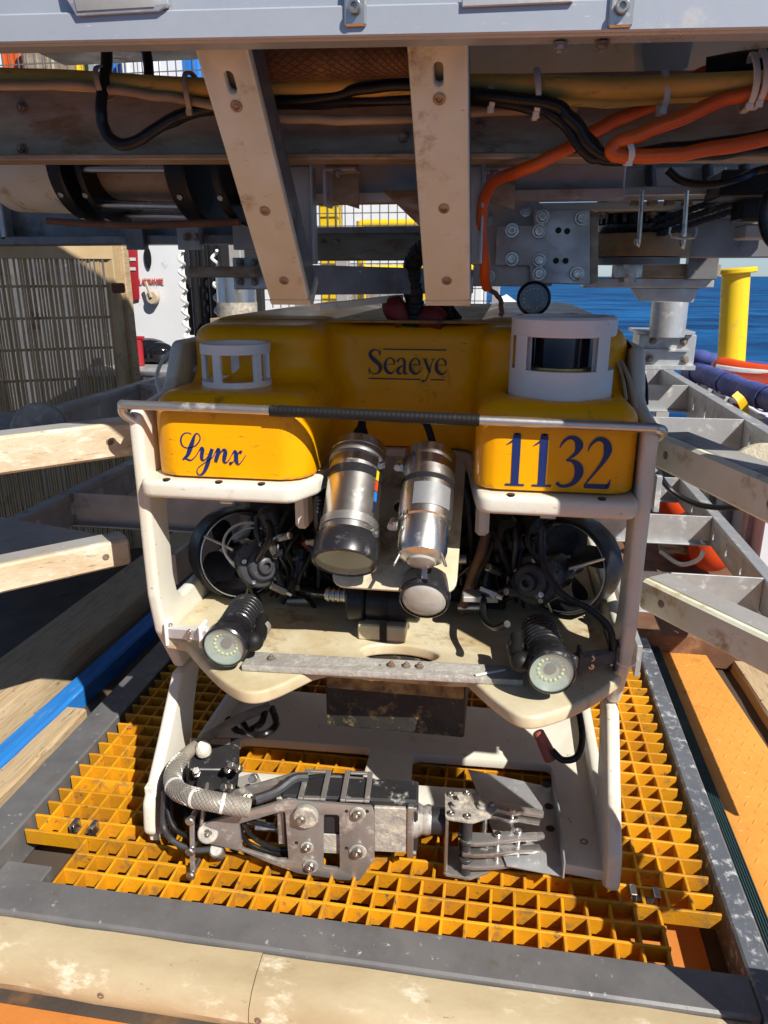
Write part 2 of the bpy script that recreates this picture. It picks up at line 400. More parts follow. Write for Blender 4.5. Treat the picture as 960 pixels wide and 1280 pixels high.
class MB:
    def __init__(s):
        s.v, s.f = [], []

    def add(s, vs, fs):
        o = len(s.v)
        s.v += [Vector(p) for p in vs]
        s.f += [tuple(i + o for i in f) for f in fs]
        return s

    def box(s, c, size, rot=None, bev=0.0):
        hx, hy, hz = (a / 2 for a in size)
        c = Vector(c)
        if rot is None:
            M3 = Matrix.Identity(3)
        elif isinstance(rot, Matrix):
            M3 = rot.to_3x3()
        else:
            from mathutils import Euler
            M3 = Euler(rot).to_matrix()
        b = min(bev, hx * 0.8, hy * 0.8, hz * 0.8)
        sg = [(x, y, z) for x in (-1, 1) for y in (-1, 1) for z in (-1, 1)]
        if b <= 0:
            vs = [c + M3 @ Vector((x * hx, y * hy, z * hz)) for x, y, z in sg]
            return s.add(vs, [(0, 1, 3, 2), (4, 6, 7, 5), (0, 4, 5, 1), (2, 3, 7, 6), (0, 2, 6, 4), (1, 5, 7, 3)])
        vs, ix = [], {}
        for x, y, z in sg:
            for k, p in enumerate(((x * hx, y * (hy - b), z * (hz - b)), (x * (hx - b), y * hy, z * (hz - b)), (x * (hx - b), y * (hy - b), z * hz))):
                ix[(x, y, z, k)] = len(vs)
                vs.append(c + M3 @ Vector(p))
        fs = []
        cyc = [(-1, -1), (-1, 1), (1, 1), (1, -1)]
        for x in (-1, 1):
            fs.append(tuple(ix[(x, a, d, 0)] for a, d in cyc))
            fs.append(tuple(ix[(a, x, d, 1)] for a, d in cyc))
            fs.append(tuple(ix[(a, d, x, 2)] for a, d in cyc))
        for a in (-1, 1):
            for d in (-1, 1):
                fs.append((ix[(a, d, -1, 0)], ix[(a, d, 1, 0)], ix[(a, d, 1, 1)], ix[(a, d, -1, 1)]))
                fs.append((ix[(a, -1, d, 0)], ix[(a, 1, d, 0)], ix[(a, 1, d, 2)], ix[(a, -1, d, 2)]))
                fs.append((ix[(-1, a, d, 1)], ix[(1, a, d, 1)], ix[(1, a, d, 2)], ix[(-1, a, d, 2)]))
        for x, y, z in sg:
            fs.append((ix[(x, y, z, 0)], ix[(x, y, z, 1)], ix[(x, y, z, 2)]))
        return s.add(vs, fs)

    def bar(s, p0, p1, w, h, up=(0, 0, 1), bev=0.0):
        """box along p0-p1, w sideways, h along up."""
        p0, p1 = Vector(p0), Vector(p1)
        a = (p1 - p0)
        L_ = a.length
        a.normalize()
        u = Vector(up)
        sd = a.cross(u).normalized()
        u = sd.cross(a)
        return s.box((p0 + p1) / 2, (L_, w, h), Matrix((a, sd, u)).transposed(), bev)

    def tube(s, pts, r, n=10, sub=8, smooth=True, closed=False, caps=True):
        P = catmull(pts, sub, closed) if smooth else [Vector(p) for p in pts]
        m = len(P)
        rad = r if callable(r) else (lambda t: r)
        t0 = (P[1] - P[0]).normalized()
        u = frame(t0).col[0].copy()
        vs, fs = [], []
        pt = t0
        for i in range(m):
            if closed:
                t = (P[(i + 1) % m] - P[i - 1]).normalized()
            else:
                t = (P[min(i + 1, m - 1)] - P[max(i - 1, 0)]).normalized()
            q = pt.rotation_difference(t)
            u = (q @ u)
            u = (u - t * u.dot(t)).normalized()
            w = t.cross(u)
            pt = t
            rr = rad(i / (m - 1))
            for k in range(n):
                a = 2 * math.pi * k / n
                vs.append(P[i] + (u * math.cos(a) + w * math.sin(a)) * rr)
        for i in range(m if closed else m - 1):
            for k in range(n):
                j = (i + 1) % m
                fs.append((i * n + k, i * n + (k + 1) % n, j * n + (k + 1) % n, j * n + k))
        if caps and not closed:
            fs.append(tuple(range(n))[::-1])
            fs.append(tuple((m - 1) * n + k for k in range(n)))
        return s.add(vs, fs)

    def lathe(s, prof, org, axis=(0, 0, 1), n=32, a0=0.0, a1=None):
        """prof: (radius, distance along axis)."""
        F = frame(axis)
        org = Vector(org)
        full = a1 is None
        cnt = n if full else n + 1
        vs, fs = [], []
        for r, t in prof:
            for k in range(cnt):
                a = a0 + ((2 * math.pi) if full else (a1 - a0)) * k / n
                vs.append(org + F @ Vector((r * math.cos(a), r * math.sin(a), t)))
        for i in range(len(prof) - 1):
            for k in range(n):
                j = (k + 1) % cnt
                fs.append((i * cnt + k, i * cnt + j, (i + 1) * cnt + j, (i + 1) * cnt + k))
        return s.add(vs, fs)

    def cyl(s, p0, p1, r, n=20, bev=0.0, r1=None):
        p0, p1 = Vector(p0), Vector(p1)
        L_ = (p1 - p0).length
        r1 = r if r1 is None else r1
        b = min(bev, r * 0.5, L_ * 0.4)
        pr = [(0.0, 0), (r - b, 0)] + ([(r, b)] if b else []) + ([(r1, L_ - b)] if b else []) + [(r1 - b, L_), (0.0, L_)]
        return s.lathe(pr, p0, p1 - p0, n)

    def sphere(s, c, r, n=16, sc=(1, 1, 1)):
        c = Vector(c)
        vs, fs = [], []
        m = n // 2
        for i in range(m + 1):
            for k in range(n):
                th, ph = math.pi * i / m, 2 * math.pi * k / n
                vs.append(c + Vector((r * sc[0] * math.sin(th) * math.cos(ph), r * sc[1] * math.sin(th) * math.sin(ph), r * sc[2] * math.cos(th))))
        for i in range(m):
            for k in range(n):
                fs.append((i * n + k, i * n + (k + 1) % n, (i + 1) * n + (k + 1) % n, (i + 1) * n + k))
        return s.add(vs, fs)

    def mesh(s, m):
        return s.add([v.co for v in m.vertices], [tuple(p.vertices) for p in m.polygons])

    def plate(s, polys, thick, M, bev=0.002):
        me = plate_mesh(polys, thick, bev)
        s.add([M @ v.co for v in me.vertices], [tuple(p.vertices) for p in me.polygons])
        bpy.data.meshes.remove(me)
        return s

    def to_mesh(s, name, origin, ang=34):
        me = bpy.data.meshes.new(name)
        bm = bmesh.new()
        vv = [bm.verts.new(p - origin) for p in s.v]
        for f in s.f:
            if len(set(f)) > 2:
                try:
                    bm.faces.new([vv[i] for i in f])
                except ValueError:
                    pass
        bmesh.ops.remove_doubles(bm, verts=bm.verts, dist=1e-5)
        bmesh.ops.recalc_face_normals(bm, faces=bm.faces)
        for f in bm.faces:
            f.smooth = True
        bm.to_mesh(me)
        bm.free()
        me.set_sharp_from_angle(angle=R(ang))
        return me

    def build(s, name, m, parent=None, label=None, ang=34):
        lo = Vector((min(p[i] for p in s.v) for i in range(3)))
        hi = Vector((max(p[i] for p in s.v) for i in range(3)))
        c = (lo + hi) / 2
        me = s.to_mesh(name, c, ang)
        me.materials.append(MAT[m])
        return place(name, me, c, parent, label)


def place(name, me, loc, parent=None, label=None, rot=None, scale=None):
    o = bpy.data.objects.new(name, me)
    COL.objects.link(o)
    loc = Vector(loc)
    mw = Matrix.Translation(loc)
    if rot is not None:
        mw = mw @ rot.to_4x4()
    if scale is not None:
        mw = mw @ Matrix.Diagonal((*scale, 1)) if hasattr(scale, '__len__') else mw @ Matrix.Scale(scale, 4)
    o.matrix_basis = mw
    WORLD[o.name] = mw
    if parent is not None:
        o.parent = parent
        o.matrix_parent_inverse = WORLD[parent.name].inverted()
    if label:
        o['label'] = label
    return o


WORLD = {}


def thing(name, label, cat, loc=(0, 0, 0), group=None):
    o = bpy.data.objects.new(name, None)
    COL.objects.link(o)
    o.location = loc
    o.empty_display_size = 0.1
    WORLD[o.name] = Matrix.Translation(Vector(loc))
    return tag(o, label, cat, group)


def tag(o, label=None, cat=None, group=None, kind=None):
    if label:
        o['label'] = label
    if cat:
        o['category'] = cat
    if group:
        o['group'] = group
    if kind:
        o['kind'] = kind
    return o


def rpoly(pts, r, n=5):
    """round the corners of a 2D polygon; r a number or one per corner."""
    out = []
    m = len(pts)
    for i in range(m):
        rr = r[i] if hasattr(r, '__len__') else r
        p = Vector(pts[i]).to_2d()
        a = Vector(pts[i - 1]).to_2d() - p
        b = Vector(pts[(i + 1) % m]).to_2d() - p
        la, lb = a.length, b.length
        if rr <= 0 or la < 1e-6 or lb < 1e-6:
            out.append(tuple(p))
            continue
        a.normalize()
        b.normalize()
        ang = a.angle(b)
        d = min(rr / max(math.tan(ang / 2), 1e-3), la * 0.48, lb * 0.48)
        q0, q1 = p + a * d, p + b * d
        for k in range(n + 1):
            t = k / n
            out.append(tuple(q0 * (1 - t) ** 2 + p * 2 * t * (1 - t) + q1 * t * t))
    return out


def circle2(c, r, n=20):
    return [(c[0] + r * math.cos(2 * math.pi * k / n), c[1] + r * math.sin(2 * math.pi * k / n)) for k in range(n)]


def slot2(c, w, h, n=6):
    """vertical rounded slot."""
    r = w / 2
    y = h / 2 - r
    return [(c[0] + r * math.cos(math.pi * k / n), c[1] + y + r * math.sin(math.pi * k / n)) for k in range(n + 1)] + \
           [(c[0] - r * math.cos(math.pi * k / n), c[1] - y - r * math.sin(math.pi * k / n)) for k in range(n + 1)]


def plate_mesh(polys, thick, bev=0.002):
    cu = bpy.data.curves.new('plate', 'CURVE')
    cu.dimensions = '2D'
    cu.fill_mode = 'BOTH'
    for poly in polys:
        sp = cu.splines.new('POLY')
        sp.points.add(len(poly) - 1)
        for k, p in enumerate(poly):
            sp.points[k].co = (p[0], p[1], 0, 1)
        sp.use_cyclic_u = True
    cu.extrude = max(thick / 2 - bev, 1e-4)
    cu.bevel_depth = bev
    cu.bevel_resolution = 3 if bev > 0.005 else 1
    cu.offset = -bev
    ob = bpy.data.objects.new('plate', cu)
    COL.objects.link(ob)
    dg = bpy.context.evaluated_depsgraph_get()
    me = bpy.data.meshes.new_from_object(ob.evaluated_get(dg))
    bpy.data.objects.remove(ob)
    bpy.data.curves.remove(cu)
    return me


# local plate axes -> world
def MYZ(x):      # polygon given as (Y, Z), thickness along X centred on x
    m = Matrix(((0, 0, 1, x), (1, 0, 0, 0), (0, 1, 0, 0), (0, 0, 0, 1)))
    return m


def MXZ(y):      # polygon as (X, Z), thickness along Y
    return Matrix(((1, 0, 0, 0), (0, 0, -1, y), (0, 1, 0, 0), (0, 0, 0, 1)))


def MXY(z):      # polygon as (X, Y), thickness along Z
    return Matrix.Translation((0, 0, z))


# shared fastener meshes (axis +Z, unit radius)
def _fast(name, mb, m):
    me = mb.to_mesh(name, Vector((0, 0, 0)))
    me.materials.append(MAT[m])
    return me


def _hex(r, t0, t1):
    mb = MB()
    mb.lathe([(0, t0), (r, t0), (r, t1 * 0.9), (r * 0.9, t1), (0, t1)], (0, 0, 0), (0, 0, 1), 6)
    return mb


_mb = _hex(0.78, 0.2, 0.75)
_mb.lathe([(0, 0), (1, 0), (1, 0.2), (0, 0.2)], (0, 0, 0), (0, 0, 1), 16)
_mb.lathe([(0, 0.7), (0.42, 0.7), (0.42, 1.1), (0.34, 1.18), (0, 1.18)], (0, 0, 0), (0, 0, 1), 10)
HEXBOLT = _fast('hex_bolt', _mb, 'bolt_steel')
HEXRUST = HEXBOLT.copy()
HEXRUST.materials[0] = MAT['bolt_rusty']
_mb = MB()
_mb.lathe([(1, 0), (1, 0.10), (0.86, 0.16), (0.55, 0.16), (0.46, -0.02), (0, -0.02)], (0, 0, 0), (0, 0, 1), 18)
SOCKET = _fast('socket_screw', _mb, 'bolt_rusty')
_mb = MB()
_mb.lathe([(0, 0), (1, 0), (1, 0.8), (0.86, 1.0), (0.5, 1.0), (0.5, 0.55), (0, 0.55)], (0, 0, 0), (0, 0, 1), 16)
CAPSCREW = _fast('cap_screw', _mb, 'bolt_steel')


def bolt(parent, pos, axis, r, me=None, name='bolt'):
    return place(name, me or HEXBOLT, pos, parent, rot=frame(axis), scale=r)


# ------------------------------------------------------------------ smooth moulded bodies: sampled distance field -> quads
def surface_net(fn, lo, hi, h):
    nx, ny, nz = (int(math.ceil((hi[i] - lo[i]) / h)) + 1 for i in range(3))
    X, Y, Z = np.meshgrid(lo[0] + h * np.arange(nx), lo[1] + h * np.arange(ny), lo[2] + h * np.arange(nz), indexing='ij')
    D = fn(X, Y, Z)
    I = D < 0
    acc = np.zeros((nx - 1, ny - 1, nz - 1, 3))
    cnt = np.zeros((nx - 1, ny - 1, nz - 1))
    G = np.stack(np.meshgrid(np.arange(nx - 1), np.arange(ny - 1), np.arange(nz - 1), indexing='ij'), -1).astype(float)
    cor = [(i, j, k) for i in (0, 1) for j in (0, 1) for k in (0, 1)]

    def sl(A, c):
        return A[c[0]:c[0] + nx - 1, c[1]:c[1] + ny - 1, c[2]:c[2] + nz - 1]
    for a in cor:
        for ax in range(3):
            if a[ax] == 0:
                b = list(a)
                b[ax] = 1
                da, db = sl(D, a), sl(D, b)
                cr = (da < 0) != (db < 0)
                t = np.where(cr, da / np.where(cr, da - db, 1), 0)
                p = np.broadcast_to(np.array(a, float), acc.shape).copy()
                p[..., ax] += t
                acc += p * cr[..., None]
                cnt += cr
    ok = cnt > 0
    idx = -np.ones(ok.shape, int)
    idx[ok] = np.arange(ok.sum())
    V = (G[ok] + acc[ok] / cnt[ok][:, None]) * h + np.array(lo)
    F = []
    for ax in range(3):
        u, v = [(1, 2), (2, 0), (0, 1)][ax]
        sa = [slice(1, -1)] * 3
        sb = [slice(1, -1)] * 3
        sa[ax] = slice(0, -1)
        sb[ax] = slice(1, None)
        A, B = I[tuple(sa)], I[tuple(sb)]
        w = np.argwhere(A != B)
        if not len(w):
            continue
        off = np.ones(3, int)
        off[ax] = 0
        base = w + off
        def gi(du, dv):
            q = base.copy()
            q[:, u] -= du
            q[:, v] -= dv
            return idx[q[:, 0], q[:, 1], q[:, 2]]
        q = np.stack([gi(1, 1), gi(0, 1), gi(0, 0), gi(1, 0)], 1)
        fl = B[tuple(w.T)]
        q[fl] = q[fl][:, ::-1]
        F.append(q)
    F = np.concatenate(F)
    F = F[(F >= 0).all(1)]
    return V, F


def rbox(X, Y, Z, lo, hi, rxy, rz):
    cx, cy, cz = ((lo[i] + hi[i]) / 2 for i in range(3))
    qx = np.abs(X - cx) - (hi[0] - lo[0]) / 2 + rxy
    qy = np.abs(Y - cy) - (hi[1] - lo[1]) / 2 + rxy
    d2 = np.hypot(np.maximum(qx, 0), np.maximum(qy, 0)) + np.minimum(np.maximum(qx, qy), 0) - rxy
    qa = d2 + rz
    qz = np.abs(Z - cz) - (hi[2] - lo[2]) / 2 + rz
    return np.hypot(np.maximum(qa, 0), np.maximum(qz, 0)) + np.minimum(np.maximum(qa, qz), 0) - rz


def smin(a, b, k):
    hh = np.clip(0.5 + 0.5 * (b - a) / k, 0, 1)
    return b * (1 - hh) + a * hh - k * hh * (1 - hh)


def net_object(name, fn, lo, hi, h, m, parent, label=None):
    V, F = surface_net(fn, lo, hi, h)
    c = Vector(((lo[i] + hi[i]) / 2 for i in range(3)))
    me = bpy.data.meshes.new(name)
    me.from_pydata((V - np.array(c)).tolist(), [], F.tolist())
    me.update()
    for p in me.polygons:
        p.use_smooth = True
    me.set_sharp_from_angle(angle=R(50))
    me.materials.append(MAT[m])
    return place(name, me, c, parent, label)
# ================================================================== the setting: sea, deck
def sea_material():
    m = bpy.data.materials.new('sea_water')
    m.use_nodes = True
    N, L = m.node_tree.nodes, m.node_tree.links
    b = N['Principled BSDF']
    b.inputs['Base Color'].default_value = (0.003, 0.055, 0.19, 1)
    b.inputs['Specular IOR Level'].default_value = 0.04
    b.inputs['Roughness'].default_value = 0.35
    b.inputs['IOR'].default_value = 1.33
    geo = N.new('ShaderNodeNewGeometry')
    mp = N.new('ShaderNodeMapping')
    mp.inputs['Scale'].default_value = (0.45, 1.0, 1)
    mp.inputs['Rotation'].default_value = (0, 0, 0.25)
    L.new(geo.outputs['Position'], mp.inputs[0])
    n1 = N.new('ShaderNodeTexNoise')
    n1.inputs['Scale'].default_value = 0.16
    n1.inputs['Detail'].default_value = 9
    n1.inputs['Roughness'].default_value = 0.6
    L.new(mp.outputs[0], n1.inputs['Vector'])
    rp = N.new('ShaderNodeValToRGB')  # light and dark wave faces painted into the water's colour
    rp.color_ramp.elements[0].position = 0.40
    rp.color_ramp.elements[1].position = 0.62
    rp.color_ramp.elements[0].color = (0.002, 0.035, 0.13, 1)
    rp.color_ramp.elements[1].color = (0.010, 0.130, 0.36, 1)
    L.new(n1.outputs[0], rp.inputs[0])
    L.new(rp.outputs[0], b.inputs['Base Color'])
    bp = N.new('ShaderNodeBump')
    bp.inputs['Strength'].default_value = 1.0
    bp.inputs['Distance'].default_value = 3.0
    L.new(n1.outputs[0], bp.inputs['Height'])
    L.new(bp.outputs[0], b.inputs['Normal'])
    MAT['sea_water'] = m


sea_material()
mb = MB()
mb.add([(-9000, -9000, -4), (9000, -9000, -4), (9000, 9000, -4), (-9000, 9000, -4)], [(0, 1, 2, 3)])
tag(mb.build('sea', 'sea_water'), kind='structure')

DZ = -0.10
mb = MB()
mb.add([(-9, -3, DZ), (1.55, -3, DZ), (1.55, 4.4, DZ), (0.9, 12, DZ), (-9, 12, DZ),
        (-9, -3, DZ - 0.3), (1.55, -3, DZ - 0.3), (1.55, 4.4, DZ - 0.3), (0.9, 12, DZ - 0.3), (-9, 12, DZ - 0.3)],
       [(0, 1, 2, 3, 4), (9, 8, 7, 6, 5), (0, 5, 6, 1), (1, 6, 7, 2), (2, 7, 8, 3), (3, 8, 9, 4), (4, 9, 5, 0)])
tag(mb.build('ship_deck', 'deck_dark'), kind='structure')
mb = MB()
mb.box((-0.4, 0.30, DZ + 0.004), (2.6, 1.10, 0.004), bev=0.001)
tag(mb.build('deck_paint', 'deck_orange'), kind='structure')
mb = MB()
mb.box((0.12, 1.10, DZ + 0.004), (0.60, 0.34, 0.004), bev=0.001)
tag(mb.build('deck_paint', 'deck_orange'), kind='structure')

# the hull the deck belongs to
mb = MB()
mb.add([(-9, -3, -0.42), (1.5, -3, -0.42), (1.5, 4.4, -0.42), (0.85, 12, -0.42), (-9, 12, -0.42),
        (-9, -3, -5), (1.3, -3, -5), (1.3, 4.4, -5), (0.7, 12, -5), (-9, 12, -5)],
       [(0, 1, 2, 3, 4), (9, 8, 7, 6, 5), (0, 5, 6, 1), (1, 6, 7, 2), (2, 7, 8, 3), (3, 8, 9, 4), (4, 9, 5, 0)])
tag(mb.build('ship_hull', 'blue_paint'), kind='structure')

# ================================================================== docking cage (lower half)
cage = thing('docking_cage', 'open metal docking cage with flared guide beams around the yellow underwater vehicle', 'docking cage', (-0.255, 1.0, -0.06))


def part(mb, name, m, parent, label=None, ang=34):
    return mb.build(name, m, parent, label, ang)


RX0, RX1, LX0, LX1 = 0.444, 0.489, -1.036, -0.955
mb = MB()
mb.box(((LX0 + LX1) / 2, 2.22, -0.040), (LX1 - LX0, 2.40, 0.088), bev=0.004)
part(mb, 'floor_rail', 'rail_dark', cage, 'dark floor rail left of the grating')
mb = MB()
mb.box(((RX0 + RX1) / 2, 2.175, -0.040), (RX1 - RX0, 2.49, 0.088), bev=0.004)
part(mb, 'floor_rail', 'rail_spattered', cage, 'salt-spattered floor rail right of the grating')
mb = MB()
mb.box(((LX0 + RX0) / 2 + 0.0, 0.981, -0.038), (RX0 - LX0 - 0.002, 0.078, 0.086), bev=0.004)
front_rail = part(mb, 'floor_rail', 'rail_dark', cage, 'dark front floor rail below the manipulator')
mb = MB()
mb.box(((RX0 + RX1) / 2 + 0.0015, 0.936, -0.041), (RX1 - RX0 + 0.003, -0.012 + 0.02, 0.084), bev=0.002)
part(mb, 'end_cap', 'rail_dark', cage)
mb = MB()
mb.box((-0.90, 1.055, -0.045), (0.10, 0.07, 0.03), bev=0.003)
part(mb, 'corner_plate', 'rail_dark', cage)
mb = MB()
mb.box(((LX1 + RX0) / 2, 3.40, -0.04), (RX0 - LX1, 0.07, 0.088), bev=0.004)
part(mb, 'floor_rail', 'rail_dark', cage)

# worn plastic fender below the front rail, in two lengths
FP = [(0.9405, -0.006), (0.905, -0.010), (0.880, -0.020), (0.862, -0.038), (0.856, -0.058), (0.862, -0.078), (0.885, -0.090), (0.9405, -0.092)]
for x0, x1 in ((-1.05, -0.3625), (-0.3610, 0.425)):
    mb = MB()
    n = len(FP)
    seg = 10
    vs, fs = [], []
    for i in range(seg + 1):
        x = x0 + (x1 - x0) * i / seg
        for k, (y, z) in enumerate(FP):
            vs.append((x, y + random.uniform(-.0012, .0012), z + random.uniform(-.001, .001)))
    for i in range(seg):
        for k in range(n):
            fs.append((i * n + k, i * n + (k + 1) % n, (i + 1) * n + (k + 1) % n, (i + 1) * n + k))
    fs += [tuple(range(n)), tuple(seg * n + k for k in range(n))]
    mb.add(vs, fs)
    fd = part(mb, 'fender_pad', 'fender_cream', cage, 'scuffed cream plastic fender pad')
    for bx in ((-0.62,) if x0 < -0.5 else (-0.345, 0.05, 0.30)):
        bolt(fd, (bx, 0.8575, -0.052), (0, -1, 0.1), 0.006, SOCKET)

# ------------------------------------------------------------------ grating, every bar a piece
PITCH_G = 0.0435


def bar_mesh(name, L_, d, wt, wb):
    """tapered moulded bar along +X, top at z=0."""
    mb = MB()
    n = max(2, int(L_ / 0.0435))
    vs, fs = [], []
    for i in range(n + 1):
        x = L_ * i / n
        j = random.uniform(-0.0006, 0.0006)
        t = 0.0012
        pr = [(-wb / 2, -d), (wb / 2, -d), (wt / 2, -t), (wt / 2 - t, 0), (-wt / 2 + t, 0), (-wt / 2, -t)]
        vs += [(x, a + j, z + (random.uniform(-0.0005, 0.0004) if z > -0.01 else 0)) for a, z in pr]
    for i in range(n):
        for k in range(6):
            fs.append((i * 6 + k, i * 6 + (k + 1) % 6, i * 6 + 6 + (k + 1) % 6, i * 6 + 6 + k))
    fs += [tuple(range(6)), tuple(n * 6 + k for k in range(6))]
    mb.add(vs, fs)
    me = mb.to_mesh(name, Vector((0, 0, 0)))
    me.materials.append(MAT['grating_yellow'])
    return me


ROTZ = Matrix.Rotation(math.pi / 2, 3, 'Z')


def grating(root, x0, x1, y0, y1, gx0, gx1, zt, d=0.034, ragged=True, tail=0.0):
    """cross bars x0..x1 at pitch from y0 to y1; long bars between gx0 and gx1."""
    ny = int(round((y1 - y0) / PITCH_G))
    cm = [bar_mesh('cross_bar', x1 - x0, d, 0.0062, 0.0046) for _ in range(3)]
    for i in range(ny + 1):
        place('cross_bar', cm[i % 3], (x0 + (random.uniform(-0.004, 0.004) if ragged else 0), y0 + i * PITCH_G, zt), root)
    nx = int(round((gx1 - gx0) / PITCH_G))
    lm = [bar_mesh('long_bar', ny * PITCH_G + tail, d, 0.0058, 0.0044) for _ in range(3)]
    for i in range(nx + 1):
        place('long_bar', lm[i % 3], (gx0 + i * PITCH_G, y0, zt - 0.0016), root, rot=ROTZ)


g1 = thing('floor_grating', 'yellow moulded square-mesh floor grating under the underwater vehicle', 'grating', (-0.255, 1.8, -0.04))
grating(g1, LX1 + 0.008, 0.432, 1.148, 1.148 + 45 * PITCH_G, 0.389 - 30 * PITCH_G, 0.389, -0.002)
g2 = thing('floor_grating', 'narrow strip of yellow square-mesh grating along the dark front rail', 'grating', (-0.255, 1.07, -0.04))
grating(g2, 0.3255 - 26 * PITCH_G, 0.328, 1.148 - 3 * PITCH_G, 1.148 - PITCH_G, 0.3255 - 26 * PITCH_G, 0.3255, -0.003, tail=PITCH_G - 0.005)

for nm, (cx, cy), lab in (('left', PZ(105, 1031, 0).to_2d(), 'pair of small steel saddle clips on the grating left of the vehicle'),
                          ('right', PZ(806, 1116, 0).to_2d(), 'pair of small steel saddle clips on the grating right of the vehicle')):
    c = thing('grating_clip', lab, 'clip', (cx, cy, 0.0), 'steel clips holding the grating')
    for k in (-1, 1):
        mb = MB()
        mb.box((cx + k * 0.021, cy, 0.0035), (0.011, 0.026, 0.004), bev=0.001)
        mb.box((cx + k * 0.021 - 0.0045, cy, -0.008), (0.002, 0.026, 0.022))
        mb.box((cx + k * 0.021 + 0.0045, cy, -0.008), (0.002, 0.026, 0.022))
        part(mb, 'saddle', 'bolt_steel', c)
    mb = MB()
    mb.box((cx, cy, -0.016), (0.040, 0.014, 0.003))
    part(mb, 'bridge', 'bolt_steel', c)

# ------------------------------------------------------------------ side rails, ribs, guide beams
def slotted_rail(name, X, y0, y1, zt, h, mname, slots, t=0.012, lip=0.03, side=1, label=None):
    outer = [(y0, zt - h), (y1, zt - h), (y1, zt), (y0, zt)]
    mb = MB()
    mb.plate([outer] + [slot2((s, zt - h * 0.5), 0.016, 0.048) for s in slots], t, MYZ(X), 0.0015)
    mb.box((X + side * (lip / 2 + t / 2 - 0.002), (y0 + y1) / 2, zt - 0.0045), (lip, y1 - y0, 0.006), bev=0.001)
    return part(mb, name, mname, cage, label)


slotted_rail('side_rail', 0.705, 1.30, 3.6, 0.70, 0.11, 'galvanised', [1.55 + 0.17 * k for k in range(11)], side=1, label='upper slotted side rail on the sea side')
slotted_rail('side_rail', 0.745, 1.30, 3.2, 0.30, 0.10, 'galvanised', [1.62 + 0.16 * k for k in range(9)], side=1, label='lower slotted side rail on the sea side')
slotted_rail('side_rail', -1.32, 1.30, 3.6, 0.725, 0.10, 'aluminium_frame', [1.5 + 0.19 * k for k in range(10)], side=-1, label='upper slotted side rail beside the tan lattice screen')
slotted_rail('side_rail', -1.32, 1.30, 3.4, 0.455, 0.10, 'aluminium_frame', [1.5 + 0.18 * k for k in range(10)], side=-1, label='lower slotted side rail beside the tan lattice screen')


def rib(x0, x1, y, zt, h, m='galvanised', lip=0.03):
    mb = MB()
    mb.box(((x0 + x1) / 2, y, zt - h / 2), (x1 - x0, 0.006, h), bev=0.001)
    mb.box(((x0 + x1) / 2, y - lip / 2, zt - h + 0.002), (x1 - x0 - 0.002, lip, 0.005), bev=0.001)
    return part(mb, 'cross_rib', m, cage)


rib(0.33, 0.698, 3.02, 0.70, 0.10)
rib(0.33, 0.698, 2.30, 0.70, 0.115)
rib(0.33, 0.698, 3.58, 0.70, 0.12)
rib(0.33, 0.738, 2.62, 0.30, 0.10)
rib(0.33, 0.738, 2.06, 0.30, 0.115)
rib(0.33, 0.738, 3.15, 0.30, 0.10)
rib(-1.313, -0.75, 2.55, 0.725, 0.10, 'aluminium_frame')
rib(-1.313, -0.75, 2.05, 0.455, 0.10, 'aluminium_frame')
rib(-1.313, -0.75, 2.75, 0.455, 0.10, 'aluminium_frame')

# inner rails close behind the vehicle's sides, and uprights that carry both rails
for X, sx in ((0.335, 1), (-0.78, -1)):
    for zt in (0.70, 0.30) if sx > 0 else (0.725, 0.455):
        mb = MB()
        mb.box((X, 2.6, zt - 0.045), (0.012, 2.0, 0.08), bev=0.001)
        part(mb, 'inner_rail', 'galvanised' if sx > 0 else 'aluminium_frame', cage)
for X, Yp, zt in ((0.73, 3.62, 0.70), (0.34, 3.62, 0.70), (-1.30, 3.62, 1.30), (-0.78, 3.62, 1.30)):
    mb = MB()
    mb.box((X, Yp, (zt + DZ) / 2), (0.06, 0.06, zt - DZ), bev=0.004)
    part(mb, 'upright', 'aluminium_frame', cage)


def guide_beam(p0, p1, h, ext, m_pad, label, sgn):
    """flared docking guide: steel channel with a plastic rubbing pad on the vehicle's side; p0 near vehicle, p1 near the camera."""
    p0, p1 = Vector(p0), Vector(p1)
    a = (p1 - p0).normalized()
    p1 = p0 + a * ext
    inward = Vector((0, 0, 1)).cross(a) * sgn
    if inward.y > 0:
        inward = -inward
    inward.normalize()
    up = Vector((0, 0, 1))
    mb = MB()
    c0, c1 = p0 - up * h / 2, p1 - up * h / 2
    mb.bar(c0 - inward * 0.012, c1 - inward * 0.012, 0.006, h - 0.004)
    mb.bar(c0 - inward * 0.035 + up * (h / 2 - 0.004), c1 - inward * 0.035 + up * (h / 2 - 0.004), 0.05, 0.006)
    mb.bar(c0 - inward * 0.035 - up * (h / 2 - 0.004), c1 - inward * 0.035 - up * (h / 2 - 0.004), 0.05, 0.006)
    g = part(mb, 'guide_beam', 'aluminium_frame', cage, label)
    mb = MB()
    mb.bar(c0, c1, 0.018, h, bev=0.005)
    pad = part(mb, 'rub_pad', m_pad, g)
    k = 0.055
    while k < ext:
        bolt(g, c0 + a * k + inward * 0.0092, inward, 0.0075, SOCKET, 'pad_bolt')
        k += 0.30
    return g


